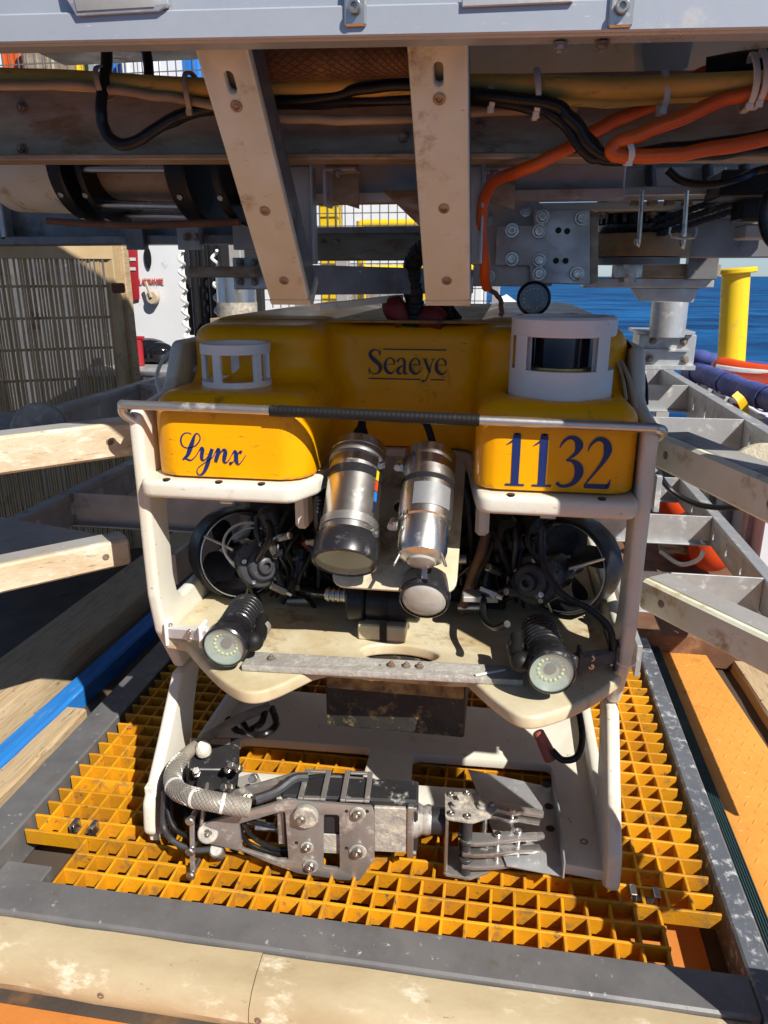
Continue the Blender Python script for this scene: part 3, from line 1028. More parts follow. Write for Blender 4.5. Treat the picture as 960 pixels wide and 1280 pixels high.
HU_L = (PZ(168, 525, 0.832), PZ(0, 545, 0.832))
HU_R = (PZ(822, 540, 0.826), PZ(960, 597, 0.826))
HL_L = (PZ(160, 672, 0.548), PZ(0, 705, 0.548))
HL_R = (PZ(806, 722, 0.548), PZ(960, 795, 0.548))
guide_beam(*HU_L, 0.068, 0.75, 'hdpe_worn', 'upper guide beam with sunlit cream pad beside the grey disc', 1)
guide_beam(*HU_R, 0.062, 0.75, 'hdpe_bracket', 'upper guide beam with stained pad on the sea side', 1)
guide_beam(*HL_L, 0.060, 0.75, 'hdpe_worn', 'lower guide beam with sunlit cream pad', 1)
guide_beam(*HL_R, 0.062, 0.75, 'hdpe_bracket', 'lower guide beam with stained pad on the sea side', 1)
# gussets between guide beams and rails
for pts, z, m in (([(-0.86, 1.50), (-1.02, 1.33), (-1.31, 1.45), (-1.31, 1.62)], 0.522, 'aluminium_frame'),
                  ([(-0.78, 1.42), (-0.92, 1.24), (-1.31, 1.50), (-1.31, 1.66)], 0.790, 'rail_dark'),
                  ):
    mb = MB()
    mb.plate([pts], 0.006, MXY(z), 0.001)
    part(mb, 'gusset', m, cage)

# round stop discs standing behind the upper guide beams
for (px, py), Yd, r, m, lab, ax in (((50, 537), 1.40, 0.056, 'float_concrete', 'speckled grey stop disc behind the left guide beam', (0.55, -0.75, 0.25)),
                                    ((952, 596), 1.40, 0.062, 'float_cream', 'pale cream stop disc behind the right guide beam', (-0.35, -0.8, 0.5))):
    c = PY(px, py, Yd)
    a = Vector(ax).normalized()
    mb = MB()
    mb.cyl(c - a * 0.02, c + a * 0.015, r, 36, 0.006)
    part(mb, 'stop_disc', m, cage, lab)

# black cable hanging under the right guide beam
mb = MB()
mb.tube([PY(822, 590, 1.62), PY(838, 612, 1.62), PY(865, 628, 1.6), PY(892, 634, 1.58), PY(930, 634, 1.55)], 0.006, 8)
tag(mb.build('drooping_cable', 'cable_black'), 'thin black cable sagging below the right upper guide beam', 'cable')

# ------------------------------------------------------------------ beside the rails
mb = MB()
mb.box((0.511, 1.75, -0.055), (0.038, 2.0, 0.05), bev=0.004)
for k in range(7):
    mb.box((0.496 + k * 0.005, 1.75, -0.0295), (0.0018, 2.0, 0.003))
o = mb.build('rubber_strip', 'rubber_teal')
tag(o, 'ribbed dark teal rubber strip beside the salt-spattered rail', 'rubber strip')

tp = thing('tread_plate', 'orange painted tread plate strip running beside the teal rubber strip', 'tread plate', (0.60, 1.7, DZ))
mb = MB()
mb.plate([[(0.534, 0.6), (0.790, 0.6), (0.655, 2.55), (0.570, 2.75), (0.534, 2.75)]], 0.052, MXY(DZ + 0.026), 0.003)
part(mb, 'plate', 'tread_orange', tp)
mb = MB()
for i in range(66):
    for j in range(8):
        x, y = 0.546 + j * 0.030 + (0.015 if i % 2 else 0), 0.66 + i * 0.0300
        if x > 0.790 - (y - 0.6) * 0.069 - 0.014:
            continue
        a = R(58) if i % 2 else R(-58)
        ca, sa = math.cos(a), math.sin(a)
        q = []
        for t, w in ((-1, 0), (-0.4, 0.20), (0.4, 0.20), (1, 0), (0.4, -0.20), (-0.4, -0.20)):
            q.append((x + 0.0145 * (t * ca - w * sa), y + 0.0145 * (t * sa + w * ca), DZ + 0.052))
        top = [(x + (p[0] - x) * 0.55, y + (p[1] - y) * 0.55, DZ + 0.0529) for p in q]
        mb.add(q + top, [(k, (k + 1) % 6, 6 + (k + 1) % 6, 6 + k) for k in range(6)] + [(6, 7, 8, 9, 10, 11)])
o = part(mb, 'raised_tread', 'tread_orange', tp)
o['kind'] = 'stuff'

# timbers to the left
def timber(name, x0, x1, y0, y1, z0, z1, m, label, cat, skew=0.0):
    mb = MB()
    n = 14
    vs, fs = [], []
    for i in range(n + 1):
        y = y0 + (y1 - y0) * i / n
        s = skew * i / n
        j = lambda: random.uniform(-.0025, .0025)
        vs += [(x0 + s + j(), y, z0), (x1 + s + j(), y, z0), (x1 + s + j(), y, z1 - .006), (x1 + s - .006, y, z1 + j() * .4), (x0 + s + .006, y, z1 + j() * .4), (x0 + s + j(), y, z1 - .006)]
    for i in range(n):
        for k in range(6):
            fs.append((i * 6 + k, i * 6 + (k + 1) % 6, i * 6 + 6 + (k + 1) % 6, i * 6 + 6 + k))
    fs += [tuple(range(6)), tuple(n * 6 + k for k in range(6))]
    mb.add(vs, fs)
    return tag(mb.build(name, m), label, cat)


timber('timber_batten', -1.182, -1.110, 0.9, 1.66, DZ, -0.052, 'tan_timber', 'narrow bare timber batten next to the dark floor rail', 'timber')
timber('painted_batten', -1.248, -1.188, 0.9, 2.70, DZ, -0.040, 'timber_blue', 'bright blue painted batten between two tan timbers', 'timber', 0.05)
timber('timber_beam', -1.47, -1.275, 0.9, 3.0, DZ, 0.012, 'tan_timber', 'thick tan timber beam left of the blue batten', 'timber', 0.04)

# things lying on the deck to the right
timber('timber_board', 0.78, 0.92, 1.6, 2.9, DZ, -0.06, 'tan_timber', 'weathered tan board right of the orange tread plate', 'board', -0.05)
mb = MB()
mb.tube([(0.99, 1.4, DZ + .045), (0.96, 2.0, DZ + .045), (0.90, 3.0, DZ + .045)], 0.045, 14)
tag(mb.build('rusty_pipe', 'rust_brown'), 'rusty brown pipe lying beyond the tan board', 'pipe')
ps = thing('warning_plate', 'small white printed plate lying by the orange tread plate', 'plate', (0.80, 1.72, DZ))
mb = MB()
mb.box((0.81, 1.70, -0.052), (0.16, 0.17, 0.004), rot=(0.05, 0.06, -0.25), bev=0.001)
part(mb, 'sheet', 'paint_white', ps)
for k in range(3):
    mb = MB()
    mb.box((0.80, 1.745 - k * 0.03, -0.0475), (0.10 - 0.02 * k, 0.008, 0.001), rot=(0.05, 0.06, -0.25))
    part(mb, 'print_line', 'ink_navy', ps)

# front right corner upright of the cage, just outside the picture; its shade falls on the right float lobe
mb = MB()
mb.box((0.474, 0.905, 0.62), (0.052, 0.07, 1.46), None, 0.006)
cu = part(mb, 'corner_upright', 'aluminium_frame', cage)
mb = MB()
mb.box((0.548, 0.905, 1.12), (0.215, 0.05, 0.50), None, 0.006)  # unseen plate, sized to widen the upright's shade on the vehicle
part(mb, 'shade_plate', 'aluminium_frame', cage)
mb = MB()
mb.box((0.565, 0.905, 0.03), (0.128, 0.05, 0.24), None, 0.006)  # unseen plate, sized to widen the shade on the right rail
part(mb, 'foot_shade_plate', 'aluminium_frame', cage)
# ================================================================== the underwater vehicle
rov = thing('underwater_vehicle', 'yellow and white tethered underwater vehicle with steel camera cans and manipulator arm', 'underwater vehicle', (-0.21, 1.7, 0.0))
XL, XR, TP = -0.675, 0.255, 0.026

# ---- float block
FY = 1.246           # front face of the lobes
FZ = 0.748


def float_fn(X, Y, Z):
    a = rbox(X, Y, Z, (-0.636, FY, 0.66), (-0.338, 1.75, 0.902), 0.055, 0.040)
    b = rbox(X, Y, Z, (-0.046, FY, 0.66), (0.226, 1.75, 0.902), 0.045, 0.040)
    c = rbox(X, Y, Z, (-0.636, 1.435, 0.66), (-0.356, 2.55, 1.008), 0.075, 0.035)
    d = rbox(X, Y, Z, (-0.050, 1.435, 0.66), (0.228, 2.55, 1.008), 0.075, 0.035)
    e = rbox(X, Y, Z, (-0.60, 1.555, 0.66), (0.19, 2.55, 1.004), 0.02, 0.030)
    f = smin(smin(a, c, 0.045), smin(b, d, 0.045), 0.02)
    f = smin(f, e, 0.06)
    # seat of the sonar guard
    cy = np.hypot(X - 0.098, Y - 1.375) - 0.094
    f = np.maximum(f, -np.maximum(cy, 0.880 - Z))
    return np.maximum(f, FZ - Z)


net_object('float_block', float_fn, (-0.67, 1.21, 0.73), (0.26, 2.60, 1.04), 0.0075, 'float_yellow', rov, 'glossy yellow float block with two front lobes')

# dirty sheet on top of the float
mb = MB()
mb.box((-0.20, 2.03, 1.0115), (0.80, 0.98, 0.006), bev=0.002)
part(mb, 'top_sheet', 'float_top', rov)

# ---- U-shaped white shelf under the lobes
sh = rpoly([(-0.655, 1.222), (-0.360, 1.222), (-0.330, 1.29), (-0.300, 1.56), (-0.075, 1.56), (-0.045, 1.29), (-0.036, 1.222), (0.232, 1.222), (0.232, 2.5), (-0.655, 2.5)],
           [0.03, 0.035, 0.02, 0.09, 0.09, 0.02, 0.03, 0.03, 0, 0])
mb = MB()
mb.plate([sh], 0.034, MXY(0.7285), 0.010)
part(mb, 'shelf_plate', 'hdpe_clean', rov, 'thick white plastic shelf under the float lobes')
for x in (-0.60, -0.50, -0.42, 0.02, 0.17):
    mb = MB()
    mb.cyl((x, 1.232, 0.7445), (x, 1.232, 0.7475), 0.007, 12)
    part(mb, 'drain_plug', 'black_plastic', rov)

# ---- side plates
SP = rpoly([(1.335, 0.300), (1.268, 0.415), (1.252, 0.50), (1.250, 0.868), (1.40, 0.885), (1.46, 0.975), (2.52, 0.975), (2.52, 0.300)],
           [0.01, 0.03, 0.05, 0.022, 0.05, 0.03, 0.05, 0.02])
SH = rpoly([(1.345, 0.46), (1.330, 0.52), (1.330, 0.690), (2.35, 0.690), (2.35, 0.46)], 0.035)
SK = rpoly([(1.318, 0.296), (1.225, 0.190), (1.140, 0.100), (1.132, 0.035), (1.172, 0.004), (2.05, 0.004), (2.20, 0.296)],
           [0.015, 0.05, 0.03, 0.02, 0.02, 0.05, 0.05])
SKH = rpoly([(1.415, 0.272), (1.365, 0.19), (1.325, 0.075), (1.95, 0.075), (2.08, 0.272)], 0.03)
for X, ins in ((XL + TP / 2, 1), (XR - TP / 2, -1)):
    mb = MB()
    mb.plate([SP, SH], TP, MYZ(X), 0.0095)
    part(mb, 'side_plate', 'hdpe_clean', rov)
    mb = MB()
    mb.plate([SK, SKH], TP, MYZ(X + ins * 0.003), 0.0095)
    part(mb, 'skid_plate', 'hdpe_clean', rov)

# ---- skid floor with two windows
sf = rpoly([(-0.648, 1.31), (0.02, 1.31), (0.075, 1.19), (0.230, 1.175), (0.230, 1.70), (-0.648, 1.70)], [0, .03, .02, 0, 0, 0])
w1 = rpoly([(p.x, p.y) for p in (PZ(278, 962, .038), PZ(452, 975, .038), PZ(464, 934, .038), PZ(302, 922, .038))], 0.02)
w2 = rpoly([(p.x, p.y) for p in (PZ(514, 980, .038), PZ(690, 992, .038), PZ(690, 955, .038), PZ(516, 942, .038))], 0.02)
mb = MB()
mb.plate([sf, w1, w2], 0.024, MXY(0.026), 0.004)
part(mb, 'skid_floor', 'hdpe_clean', rov, 'white plastic skid floor with two rounded windows')
for (px, py) in ((730, 1052),):
    p = PZ(px, py, 0.038)
    bolt(rov, (p.x, p.y, 0.038), (0, 0, 1), 0.008, SOCKET, 'screw')

# ---- lower deck plate with two rounded tongues
_c = [PZ(x, y, 0.388) for x, y in [(232, 812), (262, 846), (290, 869), (314, 877), (344, 871), (392, 848)]]
_d = [PZ(x, y, 0.388) for x, y in [(584, 856), (620, 888), (655, 908), (697, 901), (742, 880), (776, 856)]]
lp = [(-0.648, 1.262)] + [(p.x, p.y) for p in catmull(_c, 5)] + [(-0.30, 1.205), (-0.07, 1.205)] + [(p.x, p.y) for p in catmull(_d, 5)] + [(0.228, 1.262), (0.228, 2.3), (-0.648, 2.3)]
hole = [(-0.175 + 0.075 * math.cos(2 * math.pi * k / 28), 1.275 + 0.035 * math.sin(2 * math.pi * k / 28)) for k in range(28)]
mb = MB()
mb.plate([lp, hole], 0.026, MXY(0.394), 0.006)
part(mb, 'lower_plate', 'hdpe', rov, 'stained white lower plate with two rounded tongues')
# weathered metal cross bar on it
cb = [(-0.452, 1.158), (0.058, 1.186), (0.058, 1.236), (-0.452, 1.212)]
mb = MB()
mb.plate([rpoly(cb, 0.003)] + [circle2((x, 1.199), 0.006, 12) for x in (-0.205,)], 0.012, MXY(0.414), 0.0015)
part(mb, 'cross_bar', 'float_concrete', rov, 'weathered grey metal cross bar')
for x in (-0.404, -0.18, -0.152, -0.128):
    bolt(rov, (x, 1.186 + (x + 0.452) * 0.05, 0.420), (0, 0, 1), 0.008, HEXRUST)
# tie on the cross bar
mb = MB()
mb.box((0.0, 1.200, 0.4225), (0.060, 0.006, 0.003), rot=(0, 0, 0.5), bev=0.001)
part(mb, 'cable_tie', 'tie_white', rov)

# ---- ballast box hanging below
a_, b_ = PY(408, 900, 1.30), PY(583, 846, 1.30)
z0_, z1_ = PY(495, 915, 1.30).z, 0.378
mb = MB()
mb.plate([rpoly([(a_.x, z0_), (b_.x, z0_), (b_.x, z1_), (a_.x, z1_)], 0.006)], 0.16, MXZ(1.38), 0.004)
part(mb, 'ballast_box', 'dirty_black', rov, 'black ballast box crusted with golden dirt')
mb = MB()
mb.box(((a_.x + b_.x) / 2, 1.2985, z1_ - 0.042), (b_.x - a_.x - .008, 0.006, 0.066), bev=0.002)
part(mb, 'grime_band', 'dirt_gold', rov)

# ---- bumper bar
BY = 1.233
BZ = 0.874
bar_pts = [(-0.655, 1.262, 0.846), (-0.667, 1.250, 0.853), (-0.676, 1.240, 0.866), (-0.671, BY + .003, 0.880), (-0.645, BY, BZ + .007), (-0.40, BY, BZ + .004), (0.0, BY, BZ - .003), (0.220, BY, BZ - .006),
           (0.243, BY + .001, 0.8665), (0.256, 1.244, 0.862), (0.259, 1.262, 0.852), (0.250, 1.270, 0.842)]
mb = MB()
mb.tube(bar_pts, 0.0082, 14, 8)
bar_o = part(mb, 'bumper_bar', 'bare_steel', rov, 'bent steel bumper bar across the front')
mb = MB()
x0, x1 = PY(338, 516, BY).x, PY(600, 528, BY).x
n = 46
pr = []
for i in range(n):
    t = i / n
    pr += [(0.0098, t), (0.0101, t + 0.3 / n), (0.0101, t + 0.6 / n), (0.0098, t + 0.9 / n)]
pr = [(0.0, 0)] + [(r, t * (x1 - x0)) for r, t in pr] + [(0.0, x1 - x0)]
mb.lathe(pr, (x0, BY, BZ + .004 - (x0 + .4) * .0175), (x1 - x0, 0, -(x1 - x0) * 0.0175), 14)
part(mb, 'wrap_sleeve', 'rubber_black', bar_o)

# ---- lettering (flat print, 1-2 mm proud of the float)
def pen(mb, pts, M, n=7, z=0.0):
    """stroke of varying width; pts = (x, y, width)."""
    P = catmull([(a, b, c) for a, b, c in pts], n) if len(pts) > 2 else [Vector(p) for p in pts]
    vs, fs = [], []
    for i, p in enumerate(P):
        a, b = P[max(i - 1, 0)], P[min(i + 1, len(P) - 1)]
        t = Vector((b.x - a.x, b.y - a.y))
        t = t.normalized() if t.length > 1e-9 else Vector((1, 0))
        nn = Vector((-t.y, t.x)) * max(p.z, 0.001) / 2
        vs += [M @ Vector((p.x + nn.x, p.y + nn.y, z)), M @ Vector((p.x - nn.x, p.y - nn.y, z))]
    for i in range(len(P) - 1):
        fs.append((2 * i, 2 * i + 1, 2 * i + 3, 2 * i + 2))
    mb.add(vs, fs)


def poly(mb, pts, M, z=0.0):
    mb.add([M @ Vector((a, b, z)) for a, b in pts], [tuple(range(len(pts)))])


# glyphs on a unit cap height; each returns list of strokes and its advance
T, K = 0.150, 0.040
GL = {
    '1': ([[(0.06, 0.80, 0.012), (0.16, 0.87, K), (0.235, 0.955, 0.05)], [(0.25, 1.0, 0.03), (0.25, 0.955, T * .95), (0.25, 0.10, T * .95), (0.25, 0.02, T * 1.2)], [(0.07, 0.016, K), (0.43, 0.016, K)]], 0.50),
    '3': ([[(0.04, 0.77, 0.015), (0.09, 0.88, 0.045), (0.20, 0.975, 0.065), (0.32, 0.95, 0.10), (0.385, 0.84, T), (0.35, 0.70, 0.085), (0.26, 0.60, 0.05), (0.17, 0.535, 0.02)],
           [(0.17, 0.535, 0.02), (0.30, 0.52, 0.07), (0.40, 0.42, T), (0.42, 0.28, T * 1.05), (0.35, 0.12, 0.10), (0.22, 0.035, 0.065), (0.10, 0.03, 0.06), (0.045, 0.07, 0.07), (0.02, 0.085, 0.05)]], 0.52),
    '2': ([[(0.03, 0.72, 0.015), (0.08, 0.86, 0.045), (0.20, 0.965, 0.075), (0.33, 0.92, 0.11), (0.385, 0.77, T), (0.35, 0.60, 0.095), (0.24, 0.40, 0.055), (0.10, 0.19, 0.035), (0.02, 0.06, 0.03)],
           [(0.01, 0.045, 0.085), (0.20, 0.048, 0.095), (0.40, 0.048, 0.095), (0.44, 0.06, 0.07), (0.485, 0.20, 0.012)]], 0.52),
    'S': ([[(0.44, 0.995, 0.012), (0.445, 0.86, 0.035), (0.44, 0.74, 0.02)],
           [(0.44, 0.76, 0.02), (0.395, 0.90, 0.03), (0.28, 0.975, 0.04), (0.14, 0.93, 0.07), (0.085, 0.80, 0.10), (0.15, 0.65, 0.13), (0.31, 0.50, 0.14), (0.44, 0.35, 0.125), (0.455, 0.19, 0.10), (0.37, 0.06, 0.06), (0.24, 0.022, 0.04), (0.11, 0.08, 0.03), (0.045, 0.25, 0.02)],
           [(0.05, 0.27, 0.02), (0.045, 0.14, 0.035), (0.045, -0.01, 0.012)]], 0.56),
    'e': ([[(0.075, 0.41, 0.022), (0.40, 0.41, 0.026)],
           [(0.40, 0.40, 0.035), (0.385, 0.54, 0.06), (0.30, 0.645, 0.04), (0.20, 0.65, 0.035), (0.105, 0.55, 0.06), (0.065, 0.37, 0.095), (0.095, 0.19, 0.11), (0.19, 0.075, 0.10), (0.30, 0.06, 0.07), (0.385, 0.13, 0.03), (0.425, 0.22, 0.015)]], 0.46),
    'a': ([[(0.065, 0.50, 0.085), (0.085, 0.58, 0.06), (0.17, 0.65, 0.035), (0.26, 0.63, 0.055), (0.305, 0.52, 0.085), (0.305, 0.30, 0.085), (0.305, 0.12, 0.085), (0.34, 0.035, 0.06), (0.40, 0.05, 0.03), (0.44, 0.10, 0.012)],
           [(0.30, 0.40, 0.025), (0.19, 0.33, 0.05), (0.085, 0.24, 0.09), (0.065, 0.12, 0.09), (0.13, 0.04, 0.07), (0.22, 0.06, 0.035), (0.30, 0.13, 0.02)]], 0.45),
    'y': ([[(0.10, 0.63, 0.05), (0.13, 0.60, 0.09), (0.20, 0.40, 0.09), (0.27, 0.22, 0.09), (0.31, 0.10, 0.07)],
           [(0.42, 0.63, 0.025), (0.36, 0.45, 0.028), (0.30, 0.20, 0.035), (0.25, 0.0, 0.035), (0.19, -0.16, 0.04), (0.11, -0.235, 0.05), (0.05, -0.21, 0.085), (0.03, -0.185, 0.05)],
           [(0.02, 0.645, 0.022), (0.22, 0.645, 0.022)], [(0.34, 0.645, 0.022), (0.49, 0.645, 0.022)]], 0.47),
}


def write(name, s, org, height, m, parent, squeeze=1.0, tilt=0.0, bold=1.0):
    M = MXZ(0).copy()
    M = Matrix.Translation(org) @ Matrix.Rotation(tilt, 4, 'Y') @ Matrix(((1, 0, 0, 0), (0, 0, -1, 0), (0, 1, 0, 0), (0, 0, 0, 1))) @ Matrix.Diagonal((height * squeeze, height, 1, 1))
    x = 0
    mb = MB()
    k = 0
    for ch in s:
        st, adv = GL[ch]
        for q in st:
            k += 1
            pen(mb, [(a + x, b, c * bold) for a, b, c in q], M, z=0.0009 + 0.00016 * (k % 5))
        x += adv
    return mb, M, x


mb, _, _ = write('number', '1132', (0.003, FY, 0.7590), 0.088, 'ink_blue', rov, 1.02)
part(mb, 'lettering', 'ink_blue', rov, 'large blue number 1132')
SY = 1.5535
mb, M_, adv = write('maker', 'Seaeye', (-0.284, SY, 0.9035), 0.052, 'ink_navy', rov, 1.12, bold=1.15)
pen(mb, [(0.56, 1.0, 0.05), (2.80, 1.0, 0.05)], M_, z=0.001)
pen(mb, [(0.02, -0.17, 0.05), (1.90, -0.17, 0.05)], M_, z=0.001)
pen(mb, [(2.27, -0.17, 0.05), (2.78, -0.17, 0.05)], M_, z=0.001)
part(mb, 'lettering', 'ink_navy', rov, 'dark word Seaeye between two lines')
# script word
LY = [  # in a box 1 unit high (cap), traced as a pen would run
    [(0.42, 0.98, 0.02), (0.30, 1.02, 0.02), (0.12, 0.98, 0.03), (0.0, 0.82, 0.05), (0.0, 0.62, 0.045), (0.12, 0.50, 0.03), (0.36, 0.50, 0.02), (0.60, 0.62, 0.03), (0.74, 0.80, 0.035), (0.74, 0.95, 0.025), (0.64, 1.02, 0.03), (0.54, 0.94, 0.06), (0.44, 0.70, 0.12), (0.32, 0.42, 0.14), (0.22, 0.22, 0.10), (0.06, 0.08, 0.05), (0.02, 0.045, 0.03)],
    [(0.02, 0.045, 0.03), (0.14, 0.09, 0.03), (0.26, 0.06, 0.05), (0.38, 0.06, 0.03), (0.56, 0.22, 0.022), (0.70, 0.42, 0.022)],
    [(0.70, 0.42, 0.03), (0.80, 0.52, 0.07), (0.84, 0.46, 0.11), (0.80, 0.28, 0.11), (0.80, 0.12, 0.09), (0.90, 0.10, 0.03), (1.04, 0.24, 0.022), (1.16, 0.50, 0.03)],
    [(1.22, 0.52, 0.10), (1.10, 0.20, 0.12), (0.98, -0.12, 0.12), (0.84, -0.36, 0.08), (0.68, -0.46, 0.035), (0.58, -0.36, 0.03), (0.64, -0.20, 0.022), (0.90, 0.0, 0.02), (1.20, 0.20, 0.02), (1.34, 0.40, 0.02)],
    [(1.34, 0.40, 0.02), (1.44, 0.52, 0.07), (1.48, 0.46, 0.11), (1.40, 0.24, 0.12), (1.34, 0.06, 0.10)],
    [(1.38, 0.12, 0.02), (1.56, 0.42, 0.025), (1.68, 0.52, 0.07), (1.74, 0.44, 0.12), (1.70, 0.26, 0.12), (1.68, 0.12, 0.09), (1.76, 0.07, 0.035), (1.88, 0.18, 0.02), (2.00, 0.38, 0.02)],
    [(2.00, 0.38, 0.02), (2.10, 0.50, 0.06), (2.16, 0.42, 0.11), (2.16, 0.26, 0.12), (2.18, 0.12, 0.10), (2.26, 0.05, 0.03), (2.38, 0.16, 0.02), (2.54, 0.38, 0.015)],
    [(2.38, 0.46, 0.09), (2.33, 0.50, 0.06), (2.24, 0.42, 0.025), (2.12, 0.22, 0.022), (2.00, 0.08, 0.03), (1.94, 0.06, 0.09), (1.95, 0.10, 0.06)],
]
o0 = PY(228, 576, FY)
hgt = 0.052
M_ = Matrix.Translation((o0.x, FY, o0.z)) @ Matrix.Rotation(R(2.2), 4, 'Y') @ Matrix(((1, 0, 0, 0), (0, 0, -1, 0), (0, 1, 0, 0), (0, 0, 0, 1))) @ Matrix.Diagonal((hgt * 0.92, hgt, 1, 1))
mb = MB()
for k, q in enumerate(LY):
    pen(mb, [(a, b, c * 1.25 + .006) for a, b, c in q], M_, 9, 0.0009 + 0.00015 * k)
part(mb, 'lettering', 'ink_blue', rov, 'blue script word Lynx')

# ---- left sonar cage, open white ring on posts
c = PY(293, 475, 1.36)
c = Vector((c.x, 1.375, 0.902))
r = 0.066
mb = MB()
mb.lathe([(r, 0.0), (r, 0.010), (r - 0.009, 0.010), (r - 0.009, 0.0), (r, 0.0)], c, (0, 0, 1), 40)
mb.lathe([(r, 0.060), (r, 0.078), (r - 0.009, 0.078), (r - 0.009, 0.060), (r, 0.060)], c, (0, 0, 1), 40)
for k in range(5):
    a = R(-104 + 72 * k)
    u = Vector((math.cos(a), math.sin(a), 0))
    mb.box(c + u * (r - 0.0046) + Vector((0, 0, 0.035)), (0.0082, 0.016, 0.056), (0, 0, a), 0.001)
part(mb, 'sensor_guard', 'nylon_white', rov, 'open white ring guard on posts on the left lobe')

# ---- right sonar guard with windows and the dark sonar head inside
c = Vector((0.098, 1.375, 0.884))
r = 0.0905
guard = MB()
z0, z1, z2, z3 = 0.0, 0.062, 0.118, 0.150
t = 0.012
guard.lathe([(r, z0), (r, z1), (r - t, z1), (r - t, z0), (r, z0)], c, (0, 0, 1), 48)
guard.lathe([(r * .985, z2), (r, z2 + .004), (r, z3 - 0.004), (r - 0.004, z3), (r - t - 0.006, z3), (r - t - 0.006, z3 - 0.012), (r - t, z3 - .014), (r - t, z2), (r * .985, z2)], c, (0, 0, 1), 48)
F = frame((0, 0, 1))
ang0 = math.atan2(-1, -0.02)
for k, (a_, b_) in enumerate(((36, 56), (116, 140), (190, 214), (264, 288), (-56 - 8, -36 - 8))):
    # posts between windows, angles measured from the camera-facing direction
    base = -90
    A0, A1 = R(base + a_), R(base + b_)
    F3 = F
    # lathe angles are in the frame's own axes: convert
    def conv(a):
        v = F3.inverted() @ Vector((math.cos(a), math.sin(a), 0))
        return math.atan2(v.y, v.x)
    s0 = conv(A0)
    s1 = s0 + (A1 - A0) * (1 if F3.determinant() > 0 else -1)
    guard.lathe([(r, z1 - 0.002), (r, z2 + 0.002), (r - t, z2 + 0.002), (r - t, z1 - 0.002), (r, z1 - .002)], c, (0, 0, 1), 6, s0, s1)
go = part(guard, 'sonar_guard', 'nylon_white', rov, 'white cylindrical guard with windows on the right lobe')
mb = MB()
mb.lathe([(0, 0.01), (0.066, 0.01), (0.066, 0.060), (0.062, 0.066), (0.062, 0.136), (0.055, 0.143), (0, 0.143)], c, (0, 0, 1), 40)
so = part(mb, 'sonar_head', 'black_gloss', go)
mb = MB()
mb.lathe([(0.0665, 0.058), (0.070, 0.058), (0.070, 0.066), (0.0625, 0.067), (0.0625, 0.058)], c, (0, 0, 1), 40)
part(mb, 'brass_ring', 'brass', go)

# ---- LED beacon on a stalk
c = PY(667, 373, 1.47)
a = Vector((0.0, -1, -0.02)).normalized()
mb = MB()
mb.lathe([(0, -0.012), (0.028, -0.012), (0.0315, -0.008), (0.0315, 0.010), (0.028, 0.012), (0.026, 0.006), (0, 0.006)], c, a, 36)
mb.box(c + Vector((-0.002, 0.002, -0.040)), (0.022, 0.016, 0.046), bev=0.005)
bc = part(mb, 'beacon', 'black_plastic', rov, 'round black beacon with a ring of small lights')
for k in range(16):
    an = 2 * math.pi * k / 16
    mb = MB()
    mb.sphere(c + a * 0.0072 + Vector((0.018 * math.cos(an), 0, 0.018 * math.sin(an))), 0.0019, 6)
    part(mb, 'light_diode', 'led_die', bc)
mb = MB()
mb.lathe([(0, 0.0115), (0.0262, 0.0115), (0.0262, 0.0100), (0, 0.0100)], c, a, 32)
part(mb, 'cover_glass', 'lamp_glass', bc)
mb = MB()
mb.tube([c + Vector((0.004, 0.004, -0.045)), PY(690, 396, 1.50), PY(725, 395, 1.52), PY(765, 412, 1.52), PY(792, 440, 1.48), PY(806, 475, 1.44), PY(808, 505, 1.40)], 0.0042, 8)
part(mb, 'beacon_cable', 'cable_black', rov)
# loose clear tubing at the right shoulder and left shoulder
mb = MB()
mb.tube([PY(770, 440, 1.50), PY(785, 470, 1.42), PY(795, 510, 1.36), PY(796, 560, 1.33)], 0.004, 8)
mb.tube([PY(757, 425, 1.52), PY(776, 462, 1.44), PY(783, 500, 1.40)], 0.003, 8)
part(mb, 'clear_tube', 'tie_tan', rov)
mb = MB()
mb.tube([PY(205, 505, 1.45), PY(196, 470, 1.5), PY(212, 440, 1.55), PY(240, 432, 1.58), PY(262, 428, 1.6), PY(272, 420, 1.6)], 0.004, 8)
mb.tube([PY(236, 470, 1.5), PY(255, 452, 1.52), PY(275, 440, 1.55)], 0.004, 8)
part(mb, 'clear_tube', 'tie_white', rov)

# ---- tilting camera tray with two steel cans
TA = Vector((0.012, -0.743, -0.669)).normalized()      # the way the cans look: forward and down


def can(name, pix, Yf, lens_r, secs, m, lean=0.0, label=None):
    front = PY(*pix, Yf)
    ax = (TA + Vector((lean, 0, 0))).normalized()
    return front, ax


# left can: steel tube with black collar and conical lens
front = PY(431, 704, 1.185)
ax = (front - PY(449, 556, 1.365)).normalized()
bk = -ax
mb = MB()
mb.lathe([(0.0, 0.045), (0.0500, 0.045), (0.0500, 0.222), (0.0525, 0.224), (0.0525, 0.240), (0.0439, 0.246), (0.0, 0.246)], front, bk, 40)
can1 = part(mb, 'camera_can', 'polished_steel', rov, 'steel camera can with conical glass lens')
mb = MB()
mb.lathe([(0.0537, -0.002), (0.0580, 0.0), (0.0592, 0.004), (0.0592, 0.040), (0.0555, 0.048), (0.0500, 0.048), (0.0500, 0.004), (0.0537, -0.002)], front, bk, 44)
part(mb, 'lens_collar', 'black_anodised', can1)
mb = MB()
mb.lathe([(0.0, 0.034), (0.0500, 0.010), (0.0500, 0.040), (0.0, 0.042)], front, bk, 40)
part(mb, 'lens_cone', 'black_gloss', can1)
mb = MB()
mb.lathe([(0.0, 0.0), (0.0525, 0.0), (0.0525, 0.006), (0.0, 0.006)], front, bk, 40)
part(mb, 'lens_glass', 'port_glass', can1)
